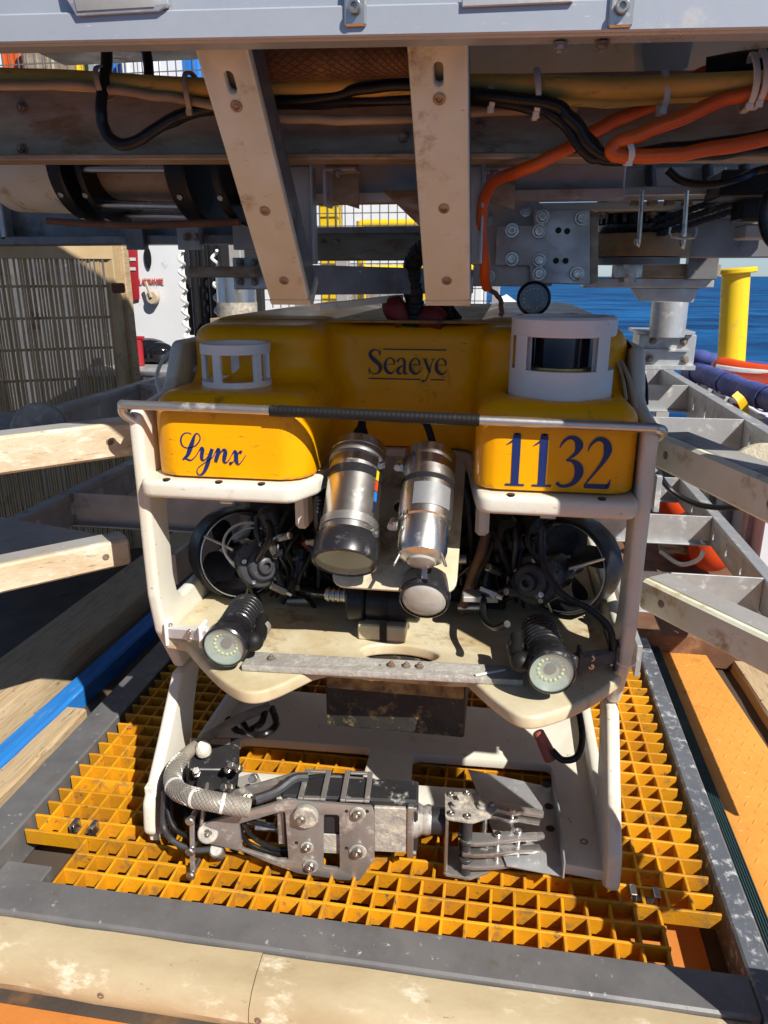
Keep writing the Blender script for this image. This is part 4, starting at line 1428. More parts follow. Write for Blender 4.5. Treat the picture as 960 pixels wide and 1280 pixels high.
for d in (0.062, 0.205):
    mb = MB()
    mb.lathe([(0.0506, d), (0.0527, d), (0.0527, d + 0.016), (0.0506, d + 0.016)], front, bk, 40)
    cl = part(mb, 'clamp_band', 'bare_steel', can1)
    p = front + bk * (d + 0.008) + Vector((0.050, -0.022, 0.0))
    mb = MB()
    mb.box(p, (0.016, 0.018, 0.014), bev=0.002)
    mb.cyl(p + Vector((0.0, -0.016, 0)), p + Vector((0, 0.014, 0)), 0.0055, 10)
    part(mb, 'clamp_screw', 'polished_steel', can1)
mb = MB()
mb.lathe([(0.0503, 0.160), (0.0508, 0.160), (0.0508, 0.178), (0.0503, 0.178)], front, bk, 40)
part(mb, 'dark_band', 'black_anodised', can1)
mb = MB()
pp = front + bk * 0.246
mb.lathe([(0.0, 0.0), (0.013, 0.0), (0.014, 0.03), (0.009, 0.040), (0.006, 0.062), (0.0, 0.064)], pp, bk + Vector((0.05, 0.1, 0.4)), 16)
part(mb, 'connector', 'rubber_black', can1)
# coloured sticker strip down the right flank
for k, m_ in enumerate(('paint_yellow', 'buoy_orange', 'blue_paint', 'ink_navy')):
    mb = MB()
    sd = ax.cross(Vector((0, 0, 1))).normalized()
    p = front + bk * (0.10 + 0.022 * (3 - k))
    nrm = (Vector((0.86, -0.5, 0.1)) - bk * bk.dot(Vector((0.86, -0.5, 0.1)))).normalized()
    tg = nrm.cross(bk)
    Mx = Matrix((tg, bk, nrm)).transposed()
    mb.box(p + nrm * 0.0507, (0.007, 0.020, 0.0012), Mx)
    part(mb, 'sticker', m_, can1)

# right can
front2 = PY(526, 708, 1.185)
ax2 = (front2 - PY(539, 560, 1.360)).normalized()
bk2 = -ax2
mb = MB()
mb.lathe([(0.0, 0.008), (0.0264, 0.010), (0.0408, 0.018), (0.0438, 0.030), (0.0438, 0.082), (0.0480, 0.084), (0.0480, 0.225), (0.0432, 0.230), (0.0, 0.230)], front2, bk2, 40)
can2 = part(mb, 'camera_can', 'polished_steel', rov, 'steel camera can with duct tape patch')
mb = MB()
mb.lathe([(0.0, 0.001), (0.012, 0.002), (0.0240, 0.006), (0.0264, 0.010), (0.0, 0.012)], front2, bk2, 32)
part(mb, 'lens_dome', 'lens_cream', can2)
for d, w in ((0.076, 0.014), (0.196, 0.016)):
    mb = MB()
    mb.lathe([(0.0403, d), (0.0422, d), (0.0422, d + w), (0.0403, d + w)], front2, bk2, 40)
    part(mb, 'hose_clip', 'bare_steel', can2)
    p = front2 + bk2 * (d + w / 2) + Vector((-0.052, -0.014, 0.0))
    mb = MB()
    mb.box(p, (0.014, 0.024, 0.016), bev=0.002)
    mb.cyl(p + Vector((-0.004, -0.02, 0.002)), p + Vector((-0.004, 0.018, 0.002)), 0.006, 10)
    part(mb, 'clip_screw', 'polished_steel', can2)
    mb = MB()
    for k in range(14):
        aa = R(-60 + 9 * k)
        F2 = frame(bk2)
        v = F2 @ Vector((math.cos(aa), math.sin(aa), 0))
        mb.box(front2 + bk2 * (d + w / 2) + v * 0.0507, (0.0022, 0.0008, w * 0.6), Matrix((v.cross(bk2), v, bk2)).transposed())
    part(mb, 'clip_slots', 'black_plastic', can2)
mb = MB()
nrm = (Vector((-0.05, -1, 0.2)) - bk2 * bk2.dot(Vector((-0.05, -1, 0.2)))).normalized()
F2 = frame(bk2)
loc = F2.inverted() @ nrm
a_mid = math.atan2(loc.y, loc.x)
mb.lathe([(0.0486, 0.098), (0.0492, 0.098), (0.0492, 0.142), (0.0486, 0.142)], front2, bk2, 16, a_mid - 0.35, a_mid + 1.15)
part(mb, 'tape_patch', 'duct_tape', can2)
mb = MB()
mb.lathe([(0.0482, 0.152), (0.0490, 0.152), (0.0490, 0.162), (0.0482, 0.162)], front2, bk2, 40)
part(mb, 'dark_band', 'black_anodised', can2)
for k in range(3):
    aa = a_mid + (-1.3, 1.3, 3.14)[k]
    v = F2 @ Vector((math.cos(aa), math.sin(aa), 0))
    mb = MB()
    mb.box(front2 + bk2 * 0.012 + v * 0.040, (0.010, 0.004, 0.034), Matrix((v.cross(bk2), v, bk2)).transposed() @ Matrix.Rotation(0.35, 3, 'X'), bev=0.001)
    part(mb, 'lens_prong', 'bare_steel', can2)
mb = MB()
pp = front2 + bk2 * 0.23
mb.tube([pp, pp + bk2 * 0.03, pp + Vector((-0.02, 0.05, 0.055)), pp + Vector((-0.06, 0.12, 0.05))], 0.007, 10)
part(mb, 'lead', 'rubber_black', can2)

# flood lamp below the right can
fl = PY(530, 751, 1.225)
axl = Vector((0.0, -0.93, -0.36)).normalized()
mb = MB()
mb.lathe([(0.042, -0.002), (0.0455, 0.0), (0.047, 0.006), (0.045, 0.045), (0.032, 0.060), (0.030, 0.13), (0.0, 0.13)], fl, -axl, 36)
fo = part(mb, 'flood_lamp', 'black_anodised', rov, 'small black flood lamp with cream dome under the camera cans')
mb = MB()
mb.lathe([(0.0, -0.010), (0.014, -0.009), (0.029, -0.006), (0.039, -0.001), (0.0425, 0.005), (0.0, 0.007)], fl, -axl, 36)
part(mb, 'lens_dome', 'lens_cream', fo)
mb = MB()
mb.lathe([(0.0468, 0.012), (0.0476, 0.012), (0.0462, 0.040), (0.0454, 0.040)], fl, -axl, 12, 0.3, 1.5)
part(mb, 'tape_patch', 'duct_tape', fo)

# tray plate behind the cans
tc = (front + front2) / 2 + bk * 0.13
tx = Vector((1, 0, 0))
Mt = mtx(tc + Vector((0.012, 0.062, -0.055)), tx, bk)
mb = MB()
mb.plate([rpoly([(-0.115, -0.15), (0.118, -0.15), (0.118, 0.14), (-0.09, 0.14)], 0.03), circle2((0.0, 0.025), 0.014, 18)], 0.008, Mt, 0.002)
part(mb, 'camera_tray', 'hdpe', rov, 'cream tray plate behind the camera cans')
for x_, y_ in ((-0.08, -0.1), (0.09, -0.05), (-0.06, 0.1), (0.085, 0.1)):
    bolt(rov, Mt @ Vector((x_, y_, 0.004)), Mt.to_3x3() @ Vector((0, 0, 1)), 0.006, CAPSCREW)
# pan disc left of the left can (seen edge on), gear-like
p = PY(402, 646, 1.30)
mb = MB()
pr = [(0.0, 0.0), (0.036, 0.0), (0.036, 0.012), (0.0, 0.012)]
mb.lathe(pr, p, (-0.9, -0.35, 0.0), 40)
for k in range(26):
    a = 2 * math.pi * k / 26
    Fm = frame((-0.9, -0.35, 0.0))
    v = Fm @ Vector((math.cos(a), math.sin(a), 0))
    mb.box(p + v * 0.037 + Fm.col[2] * 0.006, (0.004, 0.006, 0.011), Matrix((v, Fm.col[2].cross(v), Fm.col[2])).transposed())
part(mb, 'gear_disc', 'black_plastic', rov)
# hangers (white) either side of the tray
for (px, py), h in (((380, 635), 0.085), ((603, 655), 0.080)):
    p = PY(px, py, 1.36)
    mb = MB()
    mb.box((p.x, 1.36, 0.7115 - h / 2), (0.026, 0.05, h), bev=0.007)
    part(mb, 'hanger', 'hdpe_clean', rov)

# tilt motor: black cylinder strapped on a white foot
p = PY(470, 750, 1.36)
mb = MB()
mb.cyl(p + Vector((-0.055, 0, 0)), p + Vector((-0.018, 0, 0)), 0.045, 28, 0.004)
mb.cyl(p + Vector((-0.018, 0, 0)), p + Vector((0.09, 0, 0)), 0.040, 28, 0.004)
tm = part(mb, 'tilt_motor', 'black_plastic', rov)
mb = MB()
mb.cyl(p + Vector((-0.105, 0.0, 0.006)), p + Vector((-0.055, 0, 0.004)), 0.013, 16, 0.002)
for k in range(4):
    mb.cyl(p + Vector((-0.100 + k * 0.011, 0.0, 0.006)), p + Vector((-0.094 + k * 0.011, 0, 0.006)), 0.0155, 16, 0.001)
part(mb, 'gland', 'bolt_steel', tm)
mb = MB()
mb.box((p.x + 0.018, 1.345, 0.4245), (0.095, 0.06, 0.034), bev=0.003)
part(mb, 'foot_block', 'hdpe', rov)
mb = MB()
mb.lathe([(0.0405, 0.0), (0.0418, 0.0), (0.0418, 0.014), (0.0405, 0.014)], p + Vector((0.015, 0, 0)), (1, 0, 0), 28)
mb.box((p.x + 0.022, 1.3135, 0.430), (0.014, 0.002, 0.05))
part(mb, 'strap', 'rubber_black', tm)

# ---- thrusters
def thruster(cen, axis, mend, label, flip):
    """cen: duct centre; axis: from duct towards motor end."""
    a = Vector(axis).normalized()
    cen = Vector(cen)
    ro, ri = 0.102, 0.093
    mb = MB()
    mb.lathe([(ro, -0.035), (ro + .004, 0.0), (ro, 0.036), (ro - .004, 0.040), (ri, 0.036), (ri - .006, 0.0), (ri, -0.035), (ro, -0.035)], cen, a, 48)
    d = part(mb, 'thruster_duct', 'black_plastic', rov, label)
    mb = MB()
    mb.lathe([(ri + 0.0005, 0.0415), (ro - 0.006, 0.0415), (ro - 0.006, 0.036), (ri + .0005, 0.036)], cen, a, 48)
    part(mb, 'duct_rim', 'polished_steel', d)
    mb = MB()
    mb.lathe([(0, -0.05), (0.018, -0.045), (0.026, -0.02), (0.026, 0.02), (0.030, 0.03), (0.034, 0.06), (0.040, 0.065), (0.040, 0.120), (0.046, 0.122), (0.046, 0.150), (0.0, 0.150)], cen, a, 36)
    mo = part(mb, 'motor_housing', 'black_anodised', d)
    Fm = frame(a)
    for k in range(4):
        an = 2 * math.pi * k / 4 + 0.5
        mb = MB()
        vs, fs = [], []
        for i in range(6):
            t = i / 5
            rr = 0.024 + t * (ri - 0.012 - 0.024)
            tw = R(62 - 34 * t)
            ch = 0.020 + 0.024 * math.sin(math.pi * min(1, t * 0.8 + 0.2))
            u = Fm @ Vector((math.cos(an), math.sin(an), 0))
            w = a.cross(u)
            dirc = w * math.cos(tw) + a * math.sin(tw)
            nn = u.cross(dirc) * 0.0016
            c0 = cen + u * rr
            vs += [c0 - dirc * ch + nn * 0.2, c0 + nn, c0 + dirc * ch + nn * 0.2, c0 - nn]
        for i in range(5):
            for q in range(4):
                fs.append((i * 4 + q, i * 4 + (q + 1) % 4, i * 4 + 4 + (q + 1) % 4, i * 4 + 4 + q))
        fs += [(0, 1, 2, 3), (20, 21, 22, 23)]
        mb.add(vs, fs)
        part(mb, 'propeller_blade', 'grey_casting', d)
    # guard wires from rim to motor
    for k in range(3):
        an = R(25 + 120 * k)
        u = Fm @ Vector((math.cos(an), math.sin(an), 0))
        mb = MB()
        mb.tube([cen + u * (ri + 0.006) + a * 0.045, cen + u * 0.07 + a * 0.075, cen + u * 0.046 + a * 0.10], 0.003, 8, 4)
        part(mb, 'guard_wire', 'bare_steel', d)
    # motor end: gearcase with bolts and hex socket boss
    e = cen + a * 0.150
    mb = MB()
    mb.lathe([(0.0, -0.004), (0.050, -0.004), (0.052, 0.0), (0.052, 0.014), (0.048, 0.018), (0.036, 0.020), (0.034, 0.030), (0.030, 0.033), (0.018, 0.033), (0.017, 0.044), (0.014, 0.046), (0.008, 0.046), (0.0075, 0.036), (0, 0.036)], e, a, 36)
    en = part(mb, 'end_cap', 'grey_casting', d)
    for k in range(5):
        an = 2 * math.pi * k / 5 + 0.3
        u = Fm @ Vector((math.cos(an), math.sin(an), 0))
        bolt(d, e + u * 0.042 + a * 0.0185, a, 0.0052, CAPSCREW)
    mb = MB()
    for k in range(12):
        an = 2 * math.pi * k / 12
        u = Fm @ Vector((math.cos(an), math.sin(an), 0))
        mb.box(e + u * 0.0525 + a * 0.007, (0.006, 0.003, 0.015), Matrix((a.cross(u), u, a)).transposed(), bev=0.001)
    part(mb, 'cooling_ribs', 'black_plastic', d)
    return d


thL = PY(296, 690, 1.52)
thR = PY(712, 705, 1.52)
eL = PY(352, 716, 1.31)
eR = PY(642, 736, 1.31)
aL = (eL - thL)
aR = (eR - thR)
tl = thruster(thL, aL, eL, 'left vectored thruster behind the lamp', 1)
tr = thruster(thR, aR, eR, 'right vectored thruster behind the lamp', -1)
# thruster suspension
for t, (px, py) in ((thL, (284, 640)), (thR, (684, 662))):
    p = PY(px, py, 1.30)
    mb = MB()
    mb.box((p.x, 1.30, 0.700), (0.028, 0.006, 0.032), bev=0.003)
    mb.box((p.x, 1.32, 0.708), (0.03, 0.05, 0.006), bev=0.001)
    part(mb, 'mount_clip', 'bare_steel', rov)
# big looped tie and wires round the left motor
mb = MB()
cc = thL + aL.normalized() * 0.09 + Vector((0, 0, 0.03))
Fm = frame(Vector((0.35, -0.6, 0.7)))
mb.tube([cc + Fm @ Vector((0.055 * math.cos(2 * math.pi * k / 12), 0.055 * math.sin(2 * math.pi * k / 12), 0)) for k in range(12)], 0.0032, 8, 4, closed=True)
part(mb, 'cable_tie', 'tie_white', rov)
mb = MB()
Fm = frame(Vector((0.1, -0.8, 0.6)))
cc += Vector((0.01, 0.0, -0.01))
mb.tube([cc + Fm @ Vector((0.06 * math.cos(2 * math.pi * k / 12), 0.05 * math.sin(2 * math.pi * k / 12), 0)) for k in range(12)], 0.0022, 8, 4, closed=True)
part(mb, 'wire_loop', 'bare_steel', rov)
# thruster leads
for pts in ([PY(345, 690, 1.38), PY(350, 660, 1.40), PY(362, 640, 1.42), PY(382, 648, 1.46), PY(392, 690, 1.5)],
            [PY(372, 735, 1.36), PY(395, 738, 1.40), PY(430, 742, 1.44)],
            [PY(676, 660, 1.33), PY(677, 690, 1.32), PY(684, 716, 1.30), PY(706, 745, 1.28), PY(738, 762, 1.27), PY(762, 786, 1.26), PY(766, 815, 1.26)],
            [PY(612, 690, 1.40), PY(606, 740, 1.38), PY(604, 770, 1.30), PY(618, 784, 1.24), PY(634, 780, 1.20)],
            [PY(560, 575, 1.50), PY(580, 610, 1.46), PY(588, 660, 1.45), PY(590, 720, 1.46)],
            [PY(552, 570, 1.52), PY(570, 620, 1.48), PY(574, 680, 1.47), PY(578, 730, 1.48)],
            [PY(545, 566, 1.54), PY(585, 600, 1.52), PY(596, 660, 1.5), PY(600, 700, 1.5)]):
    mb = MB()
    mb.tube(pts, 0.0065, 10)
    part(mb, 'lead', 'cable_black', rov)
# brown hose at the right of the cans
mb = MB()
mb.tube([PY(612, 655, 1.42), PY(602, 690, 1.40), PY(588, 730, 1.42), PY(578, 765, 1.46)], 0.011, 12)
part(mb, 'brown_hose', 'hose_brown', rov)
mb = MB()
mb.tube([PY(378, 676, 1.40), PY(395, 692, 1.42), PY(415, 690, 1.44)], 0.007, 10)
part(mb, 'red_lead', 'jacket_red', rov)

# ---- electronics pods deep in the frame
for (x, y, z, r_) in ((-0.36, 1.80, 0.55, 0.085), (-0.05, 1.80, 0.55, 0.085), (-0.21, 1.95, 0.62, 0.10)):
    mb = MB()
    mb.cyl((x, y, z), (x, y + 0.42, z), r_, 28, 0.008)
    part(mb, 'electronics_pod', 'black_anodised', rov)
mb = MB()
mb.box((-0.21, 1.78, 0.56), (0.86, 0.012, 0.27), bev=0.002)  # dark sheet added to close the view through the frame
part(mb, 'dark_backing', 'dark_interior', rov)
mb = MB()
mb.box((-0.205, 1.545, 0.556), (0.46, 0.05, 0.29), bev=0.004)
part(mb, 'junction_box', 'black_plastic', rov)
for k in range(16):
    x = -0.44 + 0.032 * k + random.uniform(-.02, .02)
    mb = MB()
    y_ = 1.47 + random.uniform(-.03, .03)
    mb.tube([(x, 1.56, 0.70), (x + random.uniform(-.05, .05), y_, 0.64), (x + random.uniform(-.09, .09), y_ - .02, 0.56), (x + random.uniform(-.07, .07), y_, 0.48), (x + random.uniform(-.1, .1), y_ + .04, 0.42)], 0.005 + 0.005 * random.random(), 8)
    part(mb, 'lead', 'cable_black', rov)
for k in range(9):
    mb = MB()
    mb.box((-0.42 + 0.053 * k, 1.50, 0.44 + 0.035 * (k % 4)), (0.045, 0.04, 0.05), bev=0.005)
    part(mb, 'terminal_box', 'black_plastic' if k % 3 else 'grey_casting', rov)
for (px, py) in ((398, 742), (376, 752), (590, 760), (566, 700)):
    p = PY(px, py, 1.45)
    mb = MB()
    mb.cyl(p + Vector((-.03, 0, 0)), p + Vector((.03, 0, .004)), 0.011, 14, 0.002)
    part(mb, 'gland', 'bolt_steel', rov)

for (px, py, Y_, rx, rz, ln, m_) in ((345, 660, 1.42, .026, 0, .10, 'black_plastic'), (372, 700, 1.46, .030, 0, .08, 'black_anodised'), (330, 668, 1.50, .022, 0, .12, 'black_plastic'),
                                  (384, 665, 1.48, .018, 0, .14, 'rubber_black'), (628, 672, 1.42, .028, 0, .10, 'black_plastic'), (646, 690, 1.46, .034, 0, .10, 'black_anodised'),
                                  (606, 720, 1.47, .022, 0, .12, 'rubber_black'), (665, 668, 1.44, .024, 0, .09, 'black_plastic'), (596, 690, 1.50, .030, 0, .16, 'black_plastic')):
    p = PY(px, py, Y_)
    mb = MB()
    mb.lathe([(0, -ln / 2), (rx * .7, -ln / 2), (rx, -ln / 2 + .008), (rx, -ln * .1), (rx * 1.12, -ln * .08), (rx * 1.12, ln * .08), (rx, ln * .1), (rx, ln / 2 - .01), (rx * .6, ln / 2), (0, ln / 2)], p, (random.uniform(-.4, .4), random.uniform(-.3, .3), 1), 20)
    part(mb, 'valve_body', m_, rov)
for x0_, x1_ in ((318, 400), (590, 690)):
    for k in range(11):
        xa, xb = random.uniform(x0_, x1_), random.uniform(x0_, x1_)
        ya = random.uniform(640, 670)
        yb2 = random.uniform(720, 765)
        mb = MB()
        mb.tube([PY(xa, ya, 1.44), PY((xa + xb) / 2 + random.uniform(-14, 14), ya + 30, 1.38 + random.uniform(-.03, .03)), PY((xa + xb) / 2 + random.uniform(-16, 16), yb2 - 30, 1.40), PY(xb, yb2, 1.45)], 0.0035 + 0.0035 * random.random(), 8)
        part(mb, 'lead', random.choice(['cable_black', 'cable_black', 'rubber_black', 'grey_casting']), rov)
    for k in range(4):
        p = PY(random.uniform(x0_, x1_), random.uniform(660, 750), 1.37)
        mb = MB()
        a_ = Vector((random.uniform(-1, 1), random.uniform(-.5, .5), random.uniform(-.4, .4))).normalized()
        mb.cyl(p - a_ * .018, p + a_ * .018, 0.008, 6, 0.001)
        mb.cyl(p + a_ * .012, p + a_ * .030, 0.006, 12)
        part(mb, 'fitting', 'bolt_steel', rov)
mb = MB()
mb.box(PY(600, 745, 1.38), (0.07, 0.04, 0.012), (0, 0, 0.1), 0.002)
part(mb, 'bracket_plate', 'aluminium_frame', rov)

# ---- lamps
def lamp(front, axis, label, conn_side, bracket_to, mbr):
    a = Vector(axis).normalized()
    bk_ = -a
    mb = MB()
    pr = [(0.0375, -0.003), (0.0405, 0.0), (0.041, 0.006), (0.041, 0.022), (0.036, 0.030), (0.0335, 0.034), (0.0335, 0.070)]
    z = 0.074
    for k in range(7):
        pr += [(0.0335, z), (0.0350, z + 0.0015), (0.0350, z + 0.006), (0.0325, z + 0.0075)]
        z += 0.0125
    pr += [(0.030, z + 0.006), (0.024, z + 0.012), (0.0, z + 0.012)]
    mb.lathe(pr, front, bk_, 40)
    body = part(mb, 'lamp', 'black_anodised', rov, label)
    mb = MB()
    mb.lathe([(0.0, 0.016), (0.016, 0.016), (0.026, 0.012), (0.037, 0.004), (0.037, 0.018), (0.0, 0.020)], front, bk_, 36)
    part(mb, 'reflector', 'reflector_milky', body)
    Fm = frame(a)
    for k in range(16):
        an = 2 * math.pi * k / 16
        v = Fm @ Vector((math.cos(an), math.sin(an), 0))
        mb = MB()
        mb.sphere(front + v * 0.021 + bk_ * 0.0125, 0.0031, 8)
        part(mb, 'light_diode', 'led_die', body)
    mb = MB()
    mb.lathe([(0.0, 0.013), (0.010, 0.013), (0.010, 0.017), (0, 0.017)], front, bk_, 16)
    part(mb, 'centre_disc', 'grey_casting', body)
    mb = MB()
    mb.lathe([(0.0, -0.0035), (0.018, -0.003), (0.0372, 0.0005), (0.0372, 0.004), (0.0, 0.003)], front, bk_, 36)
    part(mb, 'lens', 'lamp_glass', body)
    # elbow connector
    s = Vector((conn_side, 0, 0))
    p = front + bk_ * 0.03 + s * 0.036
    mb = MB()
    mb.cyl(p - s * 0.006, p + s * 0.020, 0.017, 20, 0.003)
    mb.sphere(p + s * 0.012, 0.0185, 16)
    mb.tube([p + s * 0.012, p + s * 0.018 + bk_ * 0.022, p + s * 0.014 + bk_ * 0.05 + Vector((0, 0, 0.006)), p + s * 0.012 + bk_ * 0.075 + Vector((0, 0, 0.012))], lambda t: 0.0135 - 0.003 * t, 14)
    el = part(mb, 'elbow_connector', 'rubber_black', body)
    mb = MB()
    q = p + s * 0.015 + bk_ * 0.044
    mb.cyl(q, q + bk_ * 0.016, 0.0152, 18, 0.001)
    part(mb, 'connector_ring', 'braid_tan' if mbr == 'nylon_white' else 'grey_casting', body)
    mb = MB()
    mb.lathe([(0.0338, 0.036), (0.0358, 0.036), (0.0358, 0.056), (0.0338, 0.056)], front, bk_, 36)
    part(mb, 'mount_ring', 'black_plastic', body)
    # bracket to the side plate
    b0 = front + bk_ * 0.044 - s * 0.036
    b1 = Vector(bracket_to)
    mb = MB()
    mb.bar(b0, b1, 0.020, 0.024, bev=0.003)
    mb.box(b1, (0.008, 0.036, 0.052), bev=0.003)
    mb.box(b0 + (b1 - b0) * 0.2, (0.008, 0.036, 0.046), bev=0.003)
    br = part(mb, 'lamp_bracket', mbr, body)
    for dz in (-0.016, 0.016):
        bolt(body, b1 + Vector((conn_side * 0.004, -0.006, dz)), (conn_side, 0, 0), 0.0055, CAPSCREW)
        bolt(body, b0 + (b1 - b0) * 0.45 + Vector((0, -0.010, dz * 0.5)), (0, -1, 0), 0.0055, CAPSCREW)
    return body


fL = PY(280, 809, 1.145)
kL = PY(316, 750, 1.345)
lamp(fL, fL - kL, 'left lamp with milky lens and white bracket', 1, (XL + TP + 0.004, 1.275, PY(222, 790, 1.275).z), 'nylon_white')
fR = PY(690, 841, 1.130)
kR = PY(669, 776, 1.330)
lamp(fR, fR - kR, 'right lamp with milky lens and dark bracket', -1, (XR - TP - 0.004, 1.275, PY(745, 822, 1.26).z), 'grey_casting')
# tie round the right side plate
mb = MB()
mb.lathe([(0.0185, 0), (0.0195, 0), (0.0195, 0.005), (0.0185, 0.005)], (XR - TP / 2, 1.268, 0.43), (0.0, -0.2, 1), 20)
part(mb, 'cable_tie', 'tie_white', rov)

# ---- tether termination on top
tb = [PY(516, 408, 1.58), PY(518, 380, 1.58), PY(514, 345, 1.57), PY(520, 320, 1.55), PY(536, 306, 1.52), PY(552, 290, 1.49), PY(556, 262, 1.47)]
mb = MB()
mb.tube(tb, lambda t: 0.020 - 0.004 * t + 0.0015 * math.sin(60 * t), 14)
part(mb, 'tether', 'rubber_black', rov, 'black braided tether rising from the top')
mb = MB()
for k in range(22):
    i = k / 22
    P = catmull(tb, 10)
    p = P[int(i * (len(P) - 1))]
    mb.lathe([(0.0205 - .003 * i, 0), (0.0215 - .003 * i, 0.002), (0.0205 - .003 * i, 0.004)], p, P[min(int(i * (len(P) - 1)) + 1, len(P) - 1)] - p, 14)
part(mb, 'braid_wrap', 'rubber_black', rov)
for pts in ([PY(490, 372, 1.57), PY(493, 385, 1.57), PY(505, 404, 1.57)], [PY(556, 403, 1.57), PY(540, 396, 1.58), PY(522, 402, 1.58)]):
    mb = MB()
    mb.tube(pts, lambda t: 0.017 + 0.008 * math.sin(math.pi * t), 12)
    part(mb, 'red_boot', 'jacket_red', rov)
mb = MB()
for k in range(5):
    a = k * 1.3
    mb.tube([(-0.13 + 0.03 * math.cos(a), 1.60 + .03 * math.sin(a), 1.014), (-0.14, 1.62, 1.05 + .005 * k), (-0.15 - 0.03 * math.cos(a), 1.60, 1.016)], 0.009, 8)
part(mb, 'strap_knot', 'rubber_black', rov)
mb = MB()
mb.tube([PY(722, 880, 1.50), PY(728, 920, 1.45), PY(722, 945, 1.42), PY(704, 950, 1.42), PY(690, 938, 1.43)], 0.0075, 10)
part(mb, 'stowed_lead', 'cable_black', rov)
mb = MB()
p0, p1 = PY(690, 950, 1.44), PY(672, 914, 1.46)
mb.cyl(p0, p1, 0.016, 16, 0.003, 0.013)
part(mb, 'red_plug', 'connector_red', rov)
# ================================================================== manipulator arm (part of the vehicle)
AE = Vector((0.75, 0.07, 0)).normalized()
AN = Vector((-AE.y, AE.x, 0))
AP = Vector((-0.60, 1.100, 0))


def A(px, py, off=0.0):
    d = _ray(px, py)
    t = ((AP + AN * off) - _O).dot(AN) / d.dot(AN)
    return _O + d * t


def A2(px, py, off=0.0):
    p = A(px, py, off) - AP
    return (p.dot(AE), p.z)


def MA(off):
    m = Matrix((AE, Vector((0, 0, 1)), -AN)).transposed().to_4x4()
    m.translation = AP + AN * off
    return m


c5 = lambda x, y: (160 + x / 3, 860 + y / 3)
outl = [A2(*c5(*q)) for q in [(262, 540), (275, 515), (305, 500), (410, 470), (600, 415), (735, 428), (915, 442), (924, 470), (924, 640), (868, 718), (800, 715), (640, 690), (540, 655), (440, 612), (300, 578), (272, 566)]]
tri = rpoly([A2(*c5(*q)) for q in [(418, 505), (590, 455), (603, 640), (560, 640), (430, 600)]], 0.006)
slo = rpoly([A2(*c5(*q)) for q in [(735, 470), (793, 472), (795, 675), (733, 668)]], 0.006)
mb = MB()
mb.plate([rpoly(outl, 0.006), tri, slo], 0.008, MA(0.0), 0.0012)
arm = part(mb, 'manipulator_arm', 'arm_metal', rov, 'grey metal manipulator arm lying across the front of the skid')
mb = MB()
mb.plate([rpoly(outl, 0.006), tri, slo], 0.006, MA(0.078), 0.001)
part(mb, 'rear_side_plate', 'arm_metal', arm)


def abolt(cx, cy, r, me=CAPSCREW, off=-0.004):
    bolt(arm, A(*c5(cx, cy), off), -AN, r, me, 'arm_bolt')


for cx, cy, r in ((672, 595, .0075), (685, 665, .009), (862, 470, .009), (862, 612, .010), (650, 490, .0085)):
    mb = MB()
    p = A(*c5(cx, cy), -0.004)
    if (cx, cy) == (650, 490):
        continue
    mb.cyl(p, p - AN * 0.003, r * 1.7, 20, 0.001)
    part(mb, 'washer', 'arm_encrusted', arm)
    abolt(cx, cy, r, CAPSCREW, -0.0065)
p = A(*c5(670, 470), -0.003)
mb = MB()
mb.cyl(p, p - AN * 0.016, 0.0235, 28, 0.003)
part(mb, 'pivot_boss', 'arm_encrusted', arm)
abolt(650, 490, 0.0085, CAPSCREW, -0.018)
p = A(*c5(300, 543), 0.085)
mb = MB()
mb.cyl(p, A(*c5(300, 543), -0.006), 0.015, 22, 0.002)
mb.cyl(A(*c5(300, 543), -0.003), A(*c5(300, 543), -0.010), 0.0195, 24, 0.002)
part(mb, 'shoulder_pin', 'arm_encrusted', arm)
abolt(300, 543, 0.008, HEXBOLT, -0.009)
for cx, cy in ((820, 462), (897, 462), (820, 600), (632, 580)):
    p = A(*c5(cx, cy), -0.0042)
    mb = MB()
    mb.cyl(p, p - AN * 0.0006, 0.0035, 12)
    part(mb, 'bolt_hole', 'dark_interior', arm)

# actuator housing between the side plates
u0, z0 = A2(*c5(560, 640))
u1, z1 = A2(*c5(930, 440))
zt = A2(*c5(800, 432))[1]
Mx = MA(0).to_3x3()


def abox(name, u_a, u_b, z_a, z_b, o_a, o_b, m, bev=0.002):
    c = AP + AE * ((u_a + u_b) / 2) + AN * ((o_a + o_b) / 2) + Vector((0, 0, (z_a + z_b) / 2))
    mb = MB()
    mb.box(c, (abs(u_b - u_a), abs(z_b - z_a), abs(o_b - o_a)), Mx, bev)
    return part(mb, name, m, arm)


U = lambda px, py=1040, off=0.0: A2(px, py, off)[0]
Zc = lambda px, py, off=0.0: A2(px, py, off)[1]
abox('actuator_body', U(352), U(522), 0.045, zt + 0.004, 0.010, 0.072, 'arm_black', 0.004)
abox('actuator_end', U(345), U(360), 0.05, zt - 0.004, 0.012, 0.070, 'arm_metal')
for a, b in ((374, 408), (426, 462)):
    ua, ub = U(a), U(b)
    zz = zt + 0.0065
    for w0, w1 in ((ua, ua + 0.010), (ub - 0.010, ub)):
        abox('clamp_strap', w0, w1, zz - 0.002, zz + 0.003, -0.002, 0.085, 'arm_metal', 0.001)
    abox('clamp_tie', ua + .0105, ub - .0105, zz - 0.0018, zz + 0.0026, -0.002, 0.006, 'arm_metal', 0.001)
    abox('clamp_tie', ua + .0105, ub - .0105, zz - 0.0018, zz + 0.0026, 0.077, 0.085, 'arm_metal', 0.001)
abox('inner_block', U(401), U(427), 0.04, 0.085, 0.006, 0.0095, 'arm_encrusted')
